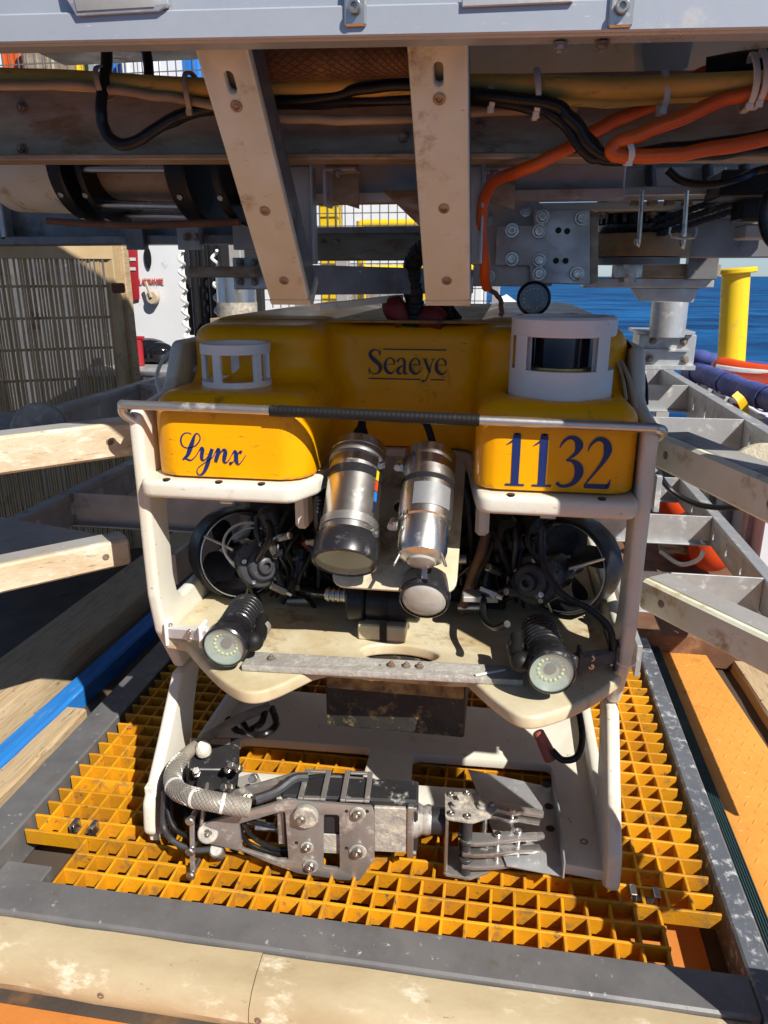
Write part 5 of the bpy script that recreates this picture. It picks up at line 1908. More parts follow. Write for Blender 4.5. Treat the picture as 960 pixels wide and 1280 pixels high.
# hydraulic fittings seen through the triangular window
for k, (cx, cy) in enumerate(((500, 522), (470, 500), (530, 522))):
    p = A(*c5(cx, cy), 0.03)
    mb = MB()
    mb.cyl(p - AE * 0.012, p + AE * 0.014, 0.007, 6, 0.001)
    mb.cyl(p + AE * 0.014, p + AE * 0.024, 0.0045, 12)
    part(mb, 'fitting', 'bolt_steel', arm)
for pts in ([(425, 500), (470, 560), (540, 600), (600, 605)], [(420, 530), (450, 580), (520, 612), (590, 625)], [(430, 490), (500, 508), (560, 520)]):
    mb = MB()
    mb.tube([A(*c5(*q), 0.025) for q in pts], 0.0048, 8)
    part(mb, 'thin_hose', 'cable_black', arm)

# forearm block, cone, wrist
zm = (Zc(490, 1012) + Zc(490, 1070)) / 2
abox('forearm_block', U(467), U(512), Zc(490, 1070) + .004, Zc(490, 1012), 0.004, 0.074, 'arm_encrusted', 0.002)
abox('forearm_flange', U(509), U(517), Zc(490, 1072), Zc(490, 1008), -0.001, 0.079, 'bare_steel', 0.002)
for dz in (0.004, -0.004):
    for oo in (0.006, 0.072):
        zz = (Zc(490, 1008) - 0.008) if dz > 0 else (Zc(490, 1072) + 0.008)
        bolt(arm, AP + AE * U(517) + AN * oo + Vector((0, 0, zz)), AE, 0.0055, CAPSCREW, 'arm_bolt')
cw = AP + AN * 0.039 + Vector((0, 0, zm))
mb = MB()
mb.lathe([(0.0, U(516)), (0.036, U(516)), (0.034, U(520)), (0.026, U(528)), (0.028, U(534)), (0.026, U(539)), (0, U(539))], cw, AE, 28)
part(mb, 'wrist_cone', 'bare_steel', arm)
mb = MB()
mb.cyl(cw + AE * U(538), cw + AE * U(558), 0.025, 24, 0.002)
part(mb, 'wrist_neck', 'arm_black', arm)

# gripper: top plate, bottom plate, side cheek, spacers, fingers
zTop = A2(585, 1012, 0.03)[1]
zBot = Zc(580, 1088, 0.02) + 0.004


def ahor(name, pts, z, t, m, bev=0.001):
    """horizontal plate given as (u, off)."""
    M = Matrix((AE, AN, Vector((0, 0, 1)))).transposed().to_4x4()
    M.translation = AP + Vector((0, 0, z))
    mb = MB()
    mb.plate([pts], t, M, bev)
    return part(mb, name, m, arm)


ug = U(556)
gp = rpoly([(ug, 0.002), (ug + 0.05, -0.006), (ug + 0.085, 0.012), (ug + 0.100, 0.035), (ug + 0.085, 0.060), (ug + 0.05, 0.078), (ug, 0.074)], 0.008)
ahor('gripper_top_plate', gp, zTop, 0.006, 'arm_encrusted')
ahor('gripper_bottom_plate', gp, zBot, 0.006, 'arm_metal')
abox('gripper_cheek', ug + 0.001, ug + 0.007, zBot + .004, zTop - .004, 0.004, 0.072, 'bare_steel')
for du, of in ((0.012, 0.010), (0.042, 0.004), (0.012, 0.064), (0.044, 0.070), (0.088, 0.040)):
    bolt(arm, AP + AE * (ug + du) + AN * of + Vector((0, 0, zTop + 0.003)), (0, 0, 1), 0.0065, CAPSCREW, 'arm_bolt')
    bolt(arm, AP + AE * (ug + du) + AN * of + Vector((0, 0, zBot - 0.003)), (0, 0, -1), 0.0055, CAPSCREW, 'arm_bolt')
for of in (0.006, 0.068):
    b0 = AP + AE * (ug + 0.042) + AN * of
    mb = MB()
    mb.cyl(b0 + Vector((0, 0, zBot + .003)), b0 + Vector((0, 0, zTop - .003)), 0.0095, 18)
    for zz in (0.3, 0.62):
        mb.cyl(b0 + Vector((0, 0, zBot + (zTop - zBot) * zz - .003)), b0 + Vector((0, 0, zBot + (zTop - zBot) * zz + .004)), 0.0135, 18, 0.001)
    part(mb, 'pivot_spacer', 'grey_casting', arm)


def finger(z, du0, of0, L_, bend, m='arm_metal', t=0.0085, s=1):
    of0 += 0
    P = [(0, -0.012), (0.022, -0.015), (L_ * 0.38, -0.015 + bend * 0.35), (L_ * 0.70, -0.010 + bend * 0.9), (L_ * 0.9, -0.008 + bend * 1.0), (L_, 0.000 + bend * 0.9), (L_ * 0.98, 0.011 + bend * 0.9), (L_ * 0.86, 0.007 + bend),
         (L_ * 0.68, 0.006 + bend * 0.8), (L_ * 0.55, 0.015 + bend * 0.5), (L_ * 0.36, 0.009 + bend * 0.35), (0.022, 0.015), (0, 0.012)]
    return ahor('jaw_finger', rpoly([(ug + du0 + a, of0 + b * s) for a, b in P], 0.003), z, t, m)


hG = zTop - zBot
finger(zTop - 0.009, 0.052, 0.056, 0.136, 0.016, s=-1)
finger(zTop - 0.026, 0.052, 0.056, 0.130, 0.016, 'bare_steel', s=-1)
finger(zBot + hG * 0.62, 0.034, 0.008, 0.156, 0.016)
finger(zBot + hG * 0.42, 0.034, 0.008, 0.150, 0.012, 'bare_steel')
finger(zBot + hG * 0.20, 0.034, 0.008, 0.156, 0.010)
finger(zBot + hG * 0.10, 0.052, 0.056, 0.130, 0.014, s=-1)
for du, of, za, zb in ((0.078, 0.048, zBot + 0.004, zTop - 0.006), (0.128, 0.040, zBot + 0.004, zTop - 0.006), (0.100, 0.014, zBot + hG * 0.14, zBot + hG * 0.68), (0.140, 0.024, zBot + hG * 0.14, zBot + hG * 0.68)):
    b0 = AP + AE * (ug + du) + AN * of
    mb = MB()
    mb.cyl(b0 + Vector((0, 0, za)), b0 + Vector((0, 0, zb)), 0.0048, 14)
    mb.cyl(b0 + Vector((0, 0, zb)), b0 + Vector((0, 0, zb + .005)), 0.0070, 14, 0.001)
    part(mb, 'cross_pin', 'polished_steel', arm)
# linkage lugs and hydraulic stubs on the gripper body
for du, of in ((0.020, 0.030), (0.030, 0.048), (0.070, 0.034)):
    b0 = AP + AE * (ug + du) + AN * of + Vector((0, 0, zTop + .003))
    mb = MB()
    mb.lathe([(0, 0), (0.010, 0), (0.010, 0.004), (0.007, 0.006), (0.007, 0.012), (0, 0.013)], b0, (0, 0, 1), 14)
    part(mb, 'lug', 'arm_encrusted', arm)
# extra hoses and fittings along the arm
for pts, r_, m_ in (([A(348, 985, .03), A(372, 975, .05), A(420, 970, .085), A(470, 978, .09), (A(515, 990, .085))], 0.006, 'cable_black'),
                    ([A(300, 1022, .02), A(325, 1012, .01), A(350, 1018, .02)], 0.005, 'cable_black'),
                    ([A(214, 975, .06), A(208, 1005, .03), A(218, 1035, .01), A(240, 1045, .0), A(262, 1035, .01)], 0.005, 'rubber_black'),
                    ([A(236, 985, .08), A(232, 1012, .05), A(246, 1030, .03)], 0.006, 'rubber_black')):
    mb = MB()
    mb.tube(pts, r_, 10)
    part(mb, 'arm_hose', m_, arm)
for px, py, of in ((300, 962, .10), (318, 972, .10), (290, 985, .06), (306, 998, .03), (246, 968, .10), (232, 1000, .06)):
    p = A(px, py, of)
    mb = MB()
    a_ = Vector((random.uniform(-.6, .6), -.6, random.uniform(.2, .8))).normalized()
    mb.cyl(p, p + a_ * .012, 0.009, 6, 0.001)
    mb.cyl(p + a_ * .012, p + a_ * .026, 0.0062, 12)
    mb.cyl(p + a_ * .026, p + a_ * .034, 0.0078, 6, 0.001)
    part(mb, 'fitting', 'bolt_steel', arm)

# docking tray for the gripper
q0, q1, q2, q3 = PZ(585, 962, 0.041), PZ(690, 985, 0.041), PZ(704, 1096, 0.041), PZ(620, 1086, 0.041)
mb = MB()
mb.plate([[(q3.x + .02, q3.y + .01), (q2.x, q2.y), (q1.x, q1.y), (q0.x, q0.y)]], 0.003, MXY(0.0410), 0.0005)
dt = part(mb, 'gripper_tray', 'galvanised', rov, 'sheet metal tray under the gripper')
mb = MB()
fl_ = [(q2.x, q2.y - .005, .0), ((q2 + q1).x / 2 + .003, (q2 + q1).y / 2, 0), (q1.x, q1.y, 0)]
for i in range(2):
    a_, b_ = Vector(fl_[i]), Vector(fl_[i + 1])
    mb.bar(a_ + Vector((0, 0, .060)), b_ + Vector((0, 0, .060)), 0.003, 0.036)
part(mb, 'tray_flange', 'galvanised', rov)
for (px, py) in ((683, 981), (686, 1008), (688, 1036)):
    p = PZ(px, py, 0.0425)
    mb = MB()
    mb.cyl(p, p + Vector((0, 0, 0.0012)), 0.009, 16)
    part(mb, 'tray_hole', 'dark_interior', rov)

# shoulder: base blocks, links, hoses
def sbox(name, px, py, Y, size, m, rot=None, bev=0.002):
    mb = MB()
    mb.box(PY(px, py, Y), size, rot, bev)
    return part(mb, name, m, arm)


sbox('shoulder_block', 268, 955, 1.27, (0.10, 0.10, 0.06), 'arm_black', (0.1, 0.15, 0.35))
sbox('shoulder_cover', 262, 942, 1.27, (0.085, 0.08, 0.008), 'arm_metal', (0.25, 0.15, 0.35))
sbox('slew_block', 262, 1000, 1.19, (0.05, 0.08, 0.07), 'arm_black', (0, 0, 0.3))
sbox('base_plate', 222, 1000, 1.185, (0.012, 0.10, 0.11), 'arm_black', (0, 0, 0.15))
sbox('hinge_cheek', 255, 1010, 1.13, (0.006, 0.06, 0.075), 'arm_metal', (0, 0.15, 0.25))
sbox('mount_pad', 200, 1000, 1.20, (0.020, 0.09, 0.13), 'hdpe_clean', (0, 0, 0.05), 0.003)
mb = MB()
p0, p1, p2 = A(240, 1022, -0.012), A(240, 1060, -0.016), A(241, 1090, -0.020)
mb.bar(p0, p2, 0.009, 0.006, up=(0, -1, 0), bev=0.001)
part(mb, 'link_bar', 'arm_metal', arm)
for p in (p0, p1, p2):
    mb = MB()
    mb.cyl(p + Vector((0.0, 0.03, 0)), p + Vector((0, -0.008, 0)), 0.006, 14)
    mb.cyl(p + Vector((0.0, -0.006, 0)), p + Vector((0, -0.014, 0)), 0.009, 14, 0.002)
    part(mb, 'link_pin', 'bolt_steel', arm)
mb = MB()
mb.tube([A(205, 990, .03), A(204, 1030, .02), A(215, 1050, .0), A(240, 1062, -.005), A(262, 1062, 0.0)], 0.006, 10)
part(mb, 'guard_loop', 'grey_casting', arm)
mb = MB()
mb.cyl(A(270, 1062, 0.0), A(275, 1068, 0.05), 0.014, 18, 0.003)
part(mb, 'roller', 'arm_metal', arm)
# white-capped knob
p = PY(254, 934, 1.245)
mb = MB()
mb.lathe([(0, 0), (0.016, 0.0), (0.0165, 0.008), (0.014, 0.018), (0.009, 0.024), (0, 0.026)], p + Vector((0, 0, -0.012)), (0.05, -0.2, 1), 18)
part(mb, 'sealed_knob', 'putty_white', arm)
# braided hose sleeve
hp = [PY(336, 884, 1.46), PY(300, 898, 1.40), PY(268, 916, 1.33), PY(238, 938, 1.24), PY(218, 962, 1.17), PY(219, 985, 1.12), PY(240, 996, 1.08), PY(272, 1003, 1.075), PY(312, 1010, 1.09)]
mb = MB()
mb.tube(hp, lambda t: 0.011 + 0.006 * min(1, max(0, (t - 0.3) / 0.25)), 18)
hs = part(mb, 'braided_sleeve', 'braid_tan', arm)
P = catmull(hp, 12)
mb = MB()
N_ = 220
for sgn in (-1, 1):
    for k0 in range(12):
        pts = []
        for i in range(0, len(P) - 1):
            t = i / (len(P) - 1)
            if t < 0.42:
                continue
            rr = 0.011 + 0.006 * min(1, max(0, (t - 0.3) / 0.25)) + 0.0004
            tg = (P[i + 1] - P[i - 1]).normalized()
            Fq = frame(tg)
            an = sgn * t * 30 + k0 * 2 * math.pi / 12
            pts.append(P[i] + Fq @ Vector((rr * math.cos(an), rr * math.sin(an), 0)))
        mb.tube(pts, 0.0007, 5, 3)
part(mb, 'braid', 'arm_metal', arm)
for t in (0.62, 0.78, 0.90):
    i = int(t * (len(P) - 1))
    tg = (P[i + 1] - P[i - 1]).normalized()
    mb = MB()
    mb.lathe([(0.0174, -0.003), (0.0187, -0.003), (0.0187, 0.003), (0.0174, 0.003), (0.0174, -0.003)], P[i], tg, 24)
    part(mb, 'cable_tie', 'tie_white', arm)
for pts in ([PY(300, 898, 1.42), PY(312, 915, 1.38), PY(330, 918, 1.36), PY(345, 905, 1.40), PY(340, 885, 1.46)],
            [PY(284, 898, 1.42), PY(300, 915, 1.40), PY(325, 905, 1.40), PY(332, 886, 1.46)],
            [PY(318, 1000, 1.11), PY(345, 990, 1.14), PY(368, 974, 1.17), PY(385, 972, 1.18)]):
    mb = MB()
    mb.tube(pts, 0.008 if pts[-1].y > 1.3 else 0.010, 10)
    part(mb, 'arm_hose', 'cable_black' if pts[-1].y > 1.3 else 'grey_casting', arm)
mb = MB()
mb.box(PY(276, 1050, 1.25) + Vector((0, 0, -.005)), (0.16, 0.14, 0.02), (0, 0, 0.1), 0.002)
part(mb, 'mount_plate', 'aluminium_brown', arm)
mb = MB()
mb.box(PZ(300, 990, 0.044), (0.10, 0.09, 0.012), (0, 0, 0.6), 0.002)
part(mb, 'mount_plate', 'aluminium_frame', arm)
for (px, py) in ((285, 962), (275, 985), (310, 985), (225, 1020)):
    bolt(arm, PY(px, py, 1.2), (0, -0.5, 0.8), 0.008, HEXBOLT, 'arm_bolt')
# ================================================================== overhead winch frame
ov = thing('overhead_frame', 'grey metal overhead winch frame with two hanging plastic-faced brackets', 'winch frame', (-0.25, 1.3, 1.27))


def pxbox(name, x0, y0, x1, y1, Y, d, m, parent, bev=0.003, label=None):
    a, b = PY(x0, y0, Y), PY(x1, y1, Y)
    cx, cz = (a.x + b.x) / 2, (a.z + b.z) / 2
    mb = MB()
    mb.box((cx, Y + d / 2, cz), (abs(b.x - a.x), d, abs(b.z - a.z)), None, bev)
    return part(mb, name, m, parent, label)


# front beam, tilted a hair like the frame it belongs to
mb = MB()
mb.box((-0.15, 0.929, 1.490), (2.1, 0.034, 0.290), (0, 0.026, 0), 0.004)
fb = part(mb, 'front_beam', 'beam_paint', ov, 'pale grey front beam along the top')
mb = MB()
mb.box((-0.15, 0.9085, 1.361), (2.1, 0.006, 0.030), (0, 0.026, 0), 0.002)
part(mb, 'edge_strip', 'beam_paint', fb)
# fittings on the front beam
a, b = PY(82, -8, 0.908), PY(214, 16, 0.908)
mb = MB()
mb.plate([rpoly([(a.x - .004, a.z + .03), (b.x, a.z + .03), (b.x, b.z + 0.006), (b.x - 0.012, b.z), (a.x + 0.014, b.z), (a.x, a.z)], 0.002)], 0.008, MXZ(0.9045), 0.001)
part(mb, 'pocket_plate', 'galvanised', fb)
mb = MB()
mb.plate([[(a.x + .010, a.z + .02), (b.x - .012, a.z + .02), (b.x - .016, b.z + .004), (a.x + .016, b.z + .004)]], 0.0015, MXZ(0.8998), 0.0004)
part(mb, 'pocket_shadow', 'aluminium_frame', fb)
for px in (445, 777):
    c = PY(px, 6, 0.906)
    mb = MB()
    mb.box((c.x, 0.9035, c.z), (0.024, 0.006, 0.042), (0, .01, 0), 0.002)
    part(mb, 'strap_lug', 'bare_steel', fb)
    bolt(fb, (c.x, 0.9000, c.z - 0.004), (0, -1, 0), 0.007, CAPSCREW)
a, b = PY(578, -10, 0.906), PY(716, 4, 0.906)
mb = MB()
mb.box(((a.x + b.x) / 2, 0.904, (a.z + b.z) / 2), (b.x - a.x, 0.006, abs(a.z - b.z)), (0, .01, 0), 0.001)
part(mb, 'name_plate', 'galvanised', fb)
# underside bolts
for px in (700, 752):
    p = PY(px, 46, 0.94)
    bolt(fb, (p.x, 0.93, 1.3425 - (p.x + .15) * 0.026), (0, 0, -1), 0.008, HEXRUST)
# unseen sheet added above the beams to shade the vehicle
mb = MB()
mb.box((-0.15, 1.50, 1.641), (2.1, 1.18, 0.012), None, 0.002)
part(mb, 'shade_sheet', 'aluminium_frame', ov)
# unseen drum added above the roof to shade the lattice screen
mb = MB()
mb.cyl((-1.15, 1.55, 2.25), (0.55, 1.55, 2.25), 0.47, 40, 0.005)
dr = part(mb, 'shade_drum', 'hose_yellow', ov)
for x in (-1.18, 0.60):
    mb = MB()
    mb.cyl((x - 0.02, 1.55, 2.25), (x + 0.02, 1.55, 2.25), 0.60, 48, 0.005)
    part(mb, 'shade_drum_flange', 'aluminium_frame', dr)

# main cross beam with lower lip
mb = MB()
zb = 1.2755
mb.box((-0.25, 1.248, zb + 0.055), (2.0, 0.014, 0.108), (0, 0.019, 0), 0.002)
mb.box((-0.25, 1.242, zb - 0.002), (2.0, 0.056, 0.009), (0, 0.019, 0), 0.002)
mb.box((-0.25, 1.285, zb + 0.108), (2.0, 0.07, 0.009), (0, 0.019, 0), 0.002)
mbm = part(mb, 'main_beam', 'aluminium_brown', ov, 'brown-grey main cross beam with lower lip')
for px, py in ((28, 135), (28, 186), (395, 194), (505, 172), (612, 190), (600, 160)):
    p = PY(px, py, 1.241)
    bolt(mbm, p, (0, -1, 0), 0.0095, HEXRUST)

# hanging brackets
def bracket(x, label, w=0.060):
    t0, t1 = Vector((x, 1.0, 1.374)), Vector((x, 1.262, 1.066))
    a = (t1 - t0).normalized()
    M = mtx(t0, a, (1, 0, 0))          # local x down the bracket, local y to the right
    L_ = (t1 - t0).length
    nrm = M.to_3x3() @ Vector((0, 0, 1))
    sgn = 1 if nrm.y < 0 else -1
    out = rpoly([(0, -w / 2), (L_, -w / 2), (L_, w / 2), (0, w / 2)], 0.006)
    sl = [(b_, a_) for a_, b_ in slot2((0, 0.046), 0.011, 0.028)]
    mb = MB()
    mb.plate([out, sl], 0.016, M, 0.004)
    br = part(mb, 'hanging_bracket', 'hdpe_bracket', ov, label)
    # curled foot
    mb = MB()
    back = -nrm * sgn
    f0 = t1
    fp = [(0.0, -0.008), (0.012, -0.005), (0.020, 0.004), (0.022, 0.016), (0.020, 0.060), (0.008, 0.060), (0.008, 0.014), (0.0, 0.008)]
    vs = []
    for s in (-w / 2, w / 2):
        for q, r_ in fp:
            vs.append(f0 + a * q + back * r_ + Vector((s, 0, 0)))
    n = len(fp)
    mb.add(vs, [(k, (k + 1) % n, n + (k + 1) % n, n + k) for k in range(n)] + [tuple(range(n)), tuple(range(n, 2 * n))])
    part(mb, 'foot', 'hdpe_bracket', br)
    # steel web behind
    mb = MB()
    for sx in (-w / 2 + .004, w / 2 - .004):
        mb.bar(t0 + back * 0.032 + Vector((sx, 0, 0)), t1 + back * 0.032 + Vector((sx, 0, 0)) + a * 0.0, 0.005, 0.044, up=back)
    mb.bar(t0 + back * 0.0115, t1 + back * 0.0115, w - .006, 0.004, up=back)
    part(mb, 'steel_web', 'rail_dark', br)
    for d in (0.075, 0.232, 0.362):
        bolt(br, t0 + a * d - back * 0.0085, -back, 0.0078, SOCKET)
    return br


bracket(-0.363, 'left hanging bracket with stained cream plastic face', 0.069)
bracket(-0.0975, 'right hanging bracket with stained cream plastic face', 0.073)
# vertical channels behind the brackets, down from the main beam
for x0, x1 in ((353, 392), (584, 600)):
    a, b = PY(x0, 206, 1.32), PY(x1, 330, 1.32)
    mb = MB()
    mb.box(((a.x + b.x) / 2, 1.34, (a.z + b.z) / 2), (b.x - a.x, 0.03, a.z - b.z), None, 0.003)
    part(mb, 'drop_channel', 'aluminium_frame', ov)
    mb = MB()
    mb.box((b.x + 0.001, 1.318, (a.z + b.z) / 2), (0.004, 0.006, a.z - b.z), None, 0.001)
    part(mb, 'channel_lip', 'galvanised', ov)
# docking ring bottom: bars from the left bracket foot to the right and back
mb = MB()
p0, p1, p2 = PY(392, 350, 1.33), PY(480, 358, 1.55), PY(590, 352, 1.75)
mb.bar(p0, p2, 0.008, 0.05)
part(mb, 'ring_bar', 'rail_dark', ov)
mb = MB()
mb.bar(PY(395, 385, 1.33), PY(500, 372, 1.62), 0.016, 0.012)
part(mb, 'ring_pad', 'hdpe_bracket', ov)
# L clamps under the main beam
for px in (406, 605):
    a, b = PY(px, 210, 1.31), PY(px + 38, 210, 1.31)
    mb = MB()
    mb.box(((a.x + b.x) / 2, 1.33, a.z - 0.002), (b.x - a.x, 0.05, 0.005), None, 0.001)
    mb.box((a.x, 1.33, a.z - 0.03), (0.005, 0.05, 0.058), None, 0.001)
    part(mb, 'angle_clamp', 'aluminium_frame', ov)
    p = PY(px + 14, 200, 1.30)
    bolt(ov, (p.x, 1.31, a.z - 0.005), (0, 0, -1), 0.008, HEXRUST)
for px in (428, 622):
    a = PY(px, 235, 1.40)
    mb = MB()
    mb.plate([[(a.x - .03, a.z + .04), (a.x + .03, a.z + .04), (a.x + .03, a.z - .035), (a.x - .02, a.z - .02)]], 0.005, MXZ(1.40), 0.001)
    part(mb, 'gusset', 'aluminium_brown', ov)

# second tier of beams deeper in
pxbox('rear_beam', 300, 196, 780, 246, 1.45, 0.04, 'aluminium_frame', ov)
pxbox('rear_flange', 300, 243, 780, 248, 1.435, 0.05, 'aluminium_frame', ov, 0.001)
pxbox('rear_beam', 385, 290, 640, 325, 1.95, 0.05, 'aluminium_brown', ov)
pxbox('rear_flange', 385, 284, 640, 290, 1.93, 0.08, 'aluminium_frame', ov, 0.001)
pxbox('rear_beam', 390, 338, 640, 353, 2.30, 0.04, 'aluminium_frame', ov)
for px in (404, 421):
    bolt(ov, PY(px, 302, 1.95), (0, -1, 0), 0.009, HEXRUST)
a = [PY(q[0], q[1], 1.42) for q in ((478, 238), (592, 238), (592, 332), (532, 290))]
mb = MB()
mb.plate([[(p.x, p.z) for p in a]], 0.008, MXZ(1.42), 0.001)
part(mb, 'gusset', 'aluminium_brown', ov)
# left deep beams
pxbox('rear_beam', -60, 222, 320, 300, 2.05, 0.05, 'rail_dark', ov)
pxbox('rear_flange', -60, 296, 330, 304, 2.0, 0.10, 'rail_dark', ov, 0.002)
for x0, x1, m in ((155, 180, 'rail_dark'), (220, 250, 'aluminium_frame'), (290, 330, 'aluminium_frame')):
    pxbox('stiffener', x0, 280, x1, 312, 1.98, 0.03, m, ov, 0.001)
for px in (233, 246):
    bolt(ov, PY(px, 296, 1.975), (0, -1, 0), 0.011, HEXRUST)
pxbox('stiffener', -10, 225, 8, 300, 2.0, 0.04, 'galvanised', ov)
pxbox('tie_bar', 235, 333, 320, 347, 2.2, 0.03, 'aluminium_brown', ov)
pxbox('clamp_plate', 290, 322, 350, 362, 2.25, 0.03, 'galvanised', ov)
for px, py in ((300, 328), (318, 328), (300, 352), (318, 352)):
    bolt(ov, PY(px, py, 2.2475), (0, -1, 0), 0.012, HEXRUST)

# right side: bolted plates
a = lambda pts, Y: [(PY(x, y, Y).x, PY(x, y, Y).z) for x, y in pts]
mb = MB()
mb.plate([rpoly(a([(598, 240), (662, 240), (690, 270), (690, 358), (590, 358)], 1.62), 0.004)], 0.012, MXZ(1.626), 0.001)
part(mb, 'hinge_plate', 'aluminium_frame', ov)
mb = MB()
mb.plate([rpoly(a([(667, 262), (737, 262), (737, 356), (664, 354), (662, 332), (619, 331), (621, 282), (667, 282)], 1.60), 0.003)], 0.016, MXZ(1.604), 0.0015)
bp = part(mb, 'bolted_plate', 'galvanised', ov, 'pale grey L-shaped plate with ringed bolts')
for px, py in ((640, 288), (640, 324), (674, 289), (674, 325), (674, 342), (678, 271), (727, 273), (721, 342)):
    p = PY(px, py, 1.5955)
    mb = MB()
    mb.cyl(p, p + Vector((0, -.003, 0)), 0.0145, 20, 0.001)
    part(mb, 'washer', 'bare_steel', bp)
    bolt(bp, p + Vector((0, -.003, 0)), (0, -1, 0), 0.0095, CAPSCREW)
for px, py in ((657, 263), (610, 275), (612, 345)):
    bolt(ov, PY(px, py, 1.619), (0, -1, 0), 0.012, HEXBOLT)
for px, py in ((698, 288), (709, 289), (695, 326), (707, 326)):
    p = PY(px, py, 1.5955)
    mb = MB()
    mb.cyl(p, p + Vector((0, -.001, 0)), 0.006, 12)
    part(mb, 'bolt_hole', 'dark_interior', bp)
mb = MB()
mb.plate([a([(737, 262), (748, 266), (748, 352), (737, 356)], 1.61)], 0.05, MXZ(1.64), 0.001)
part(mb, 'hinge_edge', 'aluminium_brown', ov)
# upper right: beige back panel and white block
pxbox('back_panel', 560, 40, 1000, 108, 1.42, 0.02, 'hdpe_bracket', ov)
mb = MB()
q = a([(800, 38), (872, 38), (862, 82), (845, 92), (806, 92)], 1.30)
mb.plate([rpoly(q, 0.006)], 0.07, MXZ(1.34), 0.004)
part(mb, 'spacer_block', 'hdpe_clean', ov)
# right: shelves, light bar with bracket and round post beyond
pxbox('shelf_bar', 645, 254, 880, 262, 1.85, 0.08, 'hdpe_bracket', ov)
pxbox('rear_flange', 640, 236, 920, 243, 1.70, 0.10, 'galvanised', ov, 0.002)
pxbox('rear_beam', 770, 210, 905, 240, 1.90, 0.03, 'galvanised', ov)
for k in range(4):
    pxbox('stiffener', 790 + 22 * k, 243, 800 + 22 * k, 256, 1.80, 0.03, 'aluminium_brown', ov, 0.001)
pxbox('dark_panel', 745, 262, 1000, 322, 2.10, 0.03, 'rail_dark', ov)
pxbox('bottom_bar', 730, 347, 892, 360, 2.35, 0.10, 'galvanised', ov)
mb = MB()
q = a([(790, 360), (874, 360), (866, 378), (800, 376)], 2.38)
mb.plate([q], 0.05, MXZ(2.40), 0.002)
part(mb, 'foot_bracket', 'galvanised', ov)
pxbox('hub_block', 770, 330, 900, 347, 2.3, 0.08, 'aluminium_brown', ov)
pxbox('hub_leg', 862, 318, 896, 350, 2.26, 0.04, 'rail_dark', ov)
# round post under the bar, standing on the cage
p0, p1 = PY(838, 376, 2.9), PY(838, 418, 2.9)
mb = MB()
mb.cyl((p0.x, 2.9, p1.z - .01), (p0.x, 2.9, p0.z), 0.062, 28, 0.003)
part(mb, 'round_post', 'galvanised', ov)
pxbox('post_foot', 800, 418, 866, 462, 2.95, 0.16, 'galvanised', ov)
pxbox('post_flange', 797, 414, 869, 419, 2.92, 0.22, 'galvanised', ov, 0.001)
pxbox('post_flange', 804, 436, 862, 440, 2.925, 0.03, 'galvanised', ov, 0.001)
pxbox('post_flange', 797, 456, 869, 463, 2.92, 0.22, 'galvanised', ov, 0.001)
for px, py in ((816, 426), (855, 427), (812, 448), (856, 450)):
    bolt(ov, PY(px, py, 2.948), (0, -1, 0), 0.014, HEXRUST)

# dark machinery packed behind the right end of the main beam
pxbox('rear_beam', 640, 190, 1010, 216, 2.25, 0.06, 'rail_dark', ov)
pxbox('gear_case', 760, 216, 800, 250, 2.12, 0.10, 'black_plastic', ov)
pxbox('gear_case', 846, 214, 905, 262, 2.16, 0.10, 'black_plastic', ov)
pxbox('cable_tray', 905, 250, 1010, 268, 1.95, 0.10, 'rail_dark', ov)
for px in (750, 812, 884, 930):
    p0, p1 = PY(px, 205, 1.88), PY(px + 4, 262, 1.88)
    mb = MB()
    mb.cyl(p1, p0, 0.012, 14)
    part(mb, 'tie_rod', 'grey_casting', ov)
    bolt(ov, p1, (0, 0, -1), 0.016, HEXRUST)

# ------------------------------------------------------------------ guide roller at the left
ro = thing('guide_roller', 'black flanged guide roller with steel rods and cream drum under the main beam', 'roller', PY(200, 245, 1.5))
c0, c1 = PY(40, 206, 1.62), PY(300, 206, 1.50)
ax = (c1 - c0).normalized()
LR = (c1 - c0).length
rr = 0.112


def rp(px):
    t = (px - 40) / 260
    return c0 + (c1 - c0) * t


mb = MB()
mb.cyl(c0 - ax * 0.05, rp(120), rr * 0.86, 40, 0.004)
part(mb, 'cream_drum', 'hdpe_bracket', ro)
for px, th in ((112, 0.035), (148, 0.014), (252, 0.045), (302, 0.022)):
    mb = MB()
    p = rp(px)
    mb.cyl(p, p + ax * th, rr, 44, 0.004)
    fl_o = part(mb, 'flange', 'black_plastic', ro)
    Fm = frame(ax)
    for k in range(10):
        an = 2 * math.pi * k / 10
        v = Fm @ Vector((math.cos(an), math.sin(an), 0))
        if v.z < 0.3:
            bolt(ro, p + v * rr * 0.82, -ax, 0.007, CAPSCREW, 'flange_bolt')
            mb = MB()
            mb.cyl(p + v * rr + ax * (th / 2), p + v * (rr + 0.003) + ax * (th / 2), 0.006, 10, 0.001)
            part(mb, 'rim_bolt', 'bolt_steel', ro)
Fm = frame(ax)
for k in range(8):
    an = 2 * math.pi * k / 8 + 0.2
    v = Fm @ Vector((math.cos(an), math.sin(an), 0))
    mb = MB()
    mb.cyl(rp(150) + v * rr * 0.86, rp(255) + v * rr * 0.86, 0.007, 14)
    part(mb, 'rod', 'polished_steel', ro)
mb = MB()
mb.cyl(rp(150), rp(255), rr * 0.6, 30)
part(mb, 'core', 'aluminium_brown', ro)
mb = MB()
mb.tube([PY(60, 276, 1.52), PY(130, 281, 1.5), PY(200, 281, 1.46), PY(300, 277, 1.44)], 0.007, 10)
part(mb, 'drip_pipe', 'rust_brown', ro)

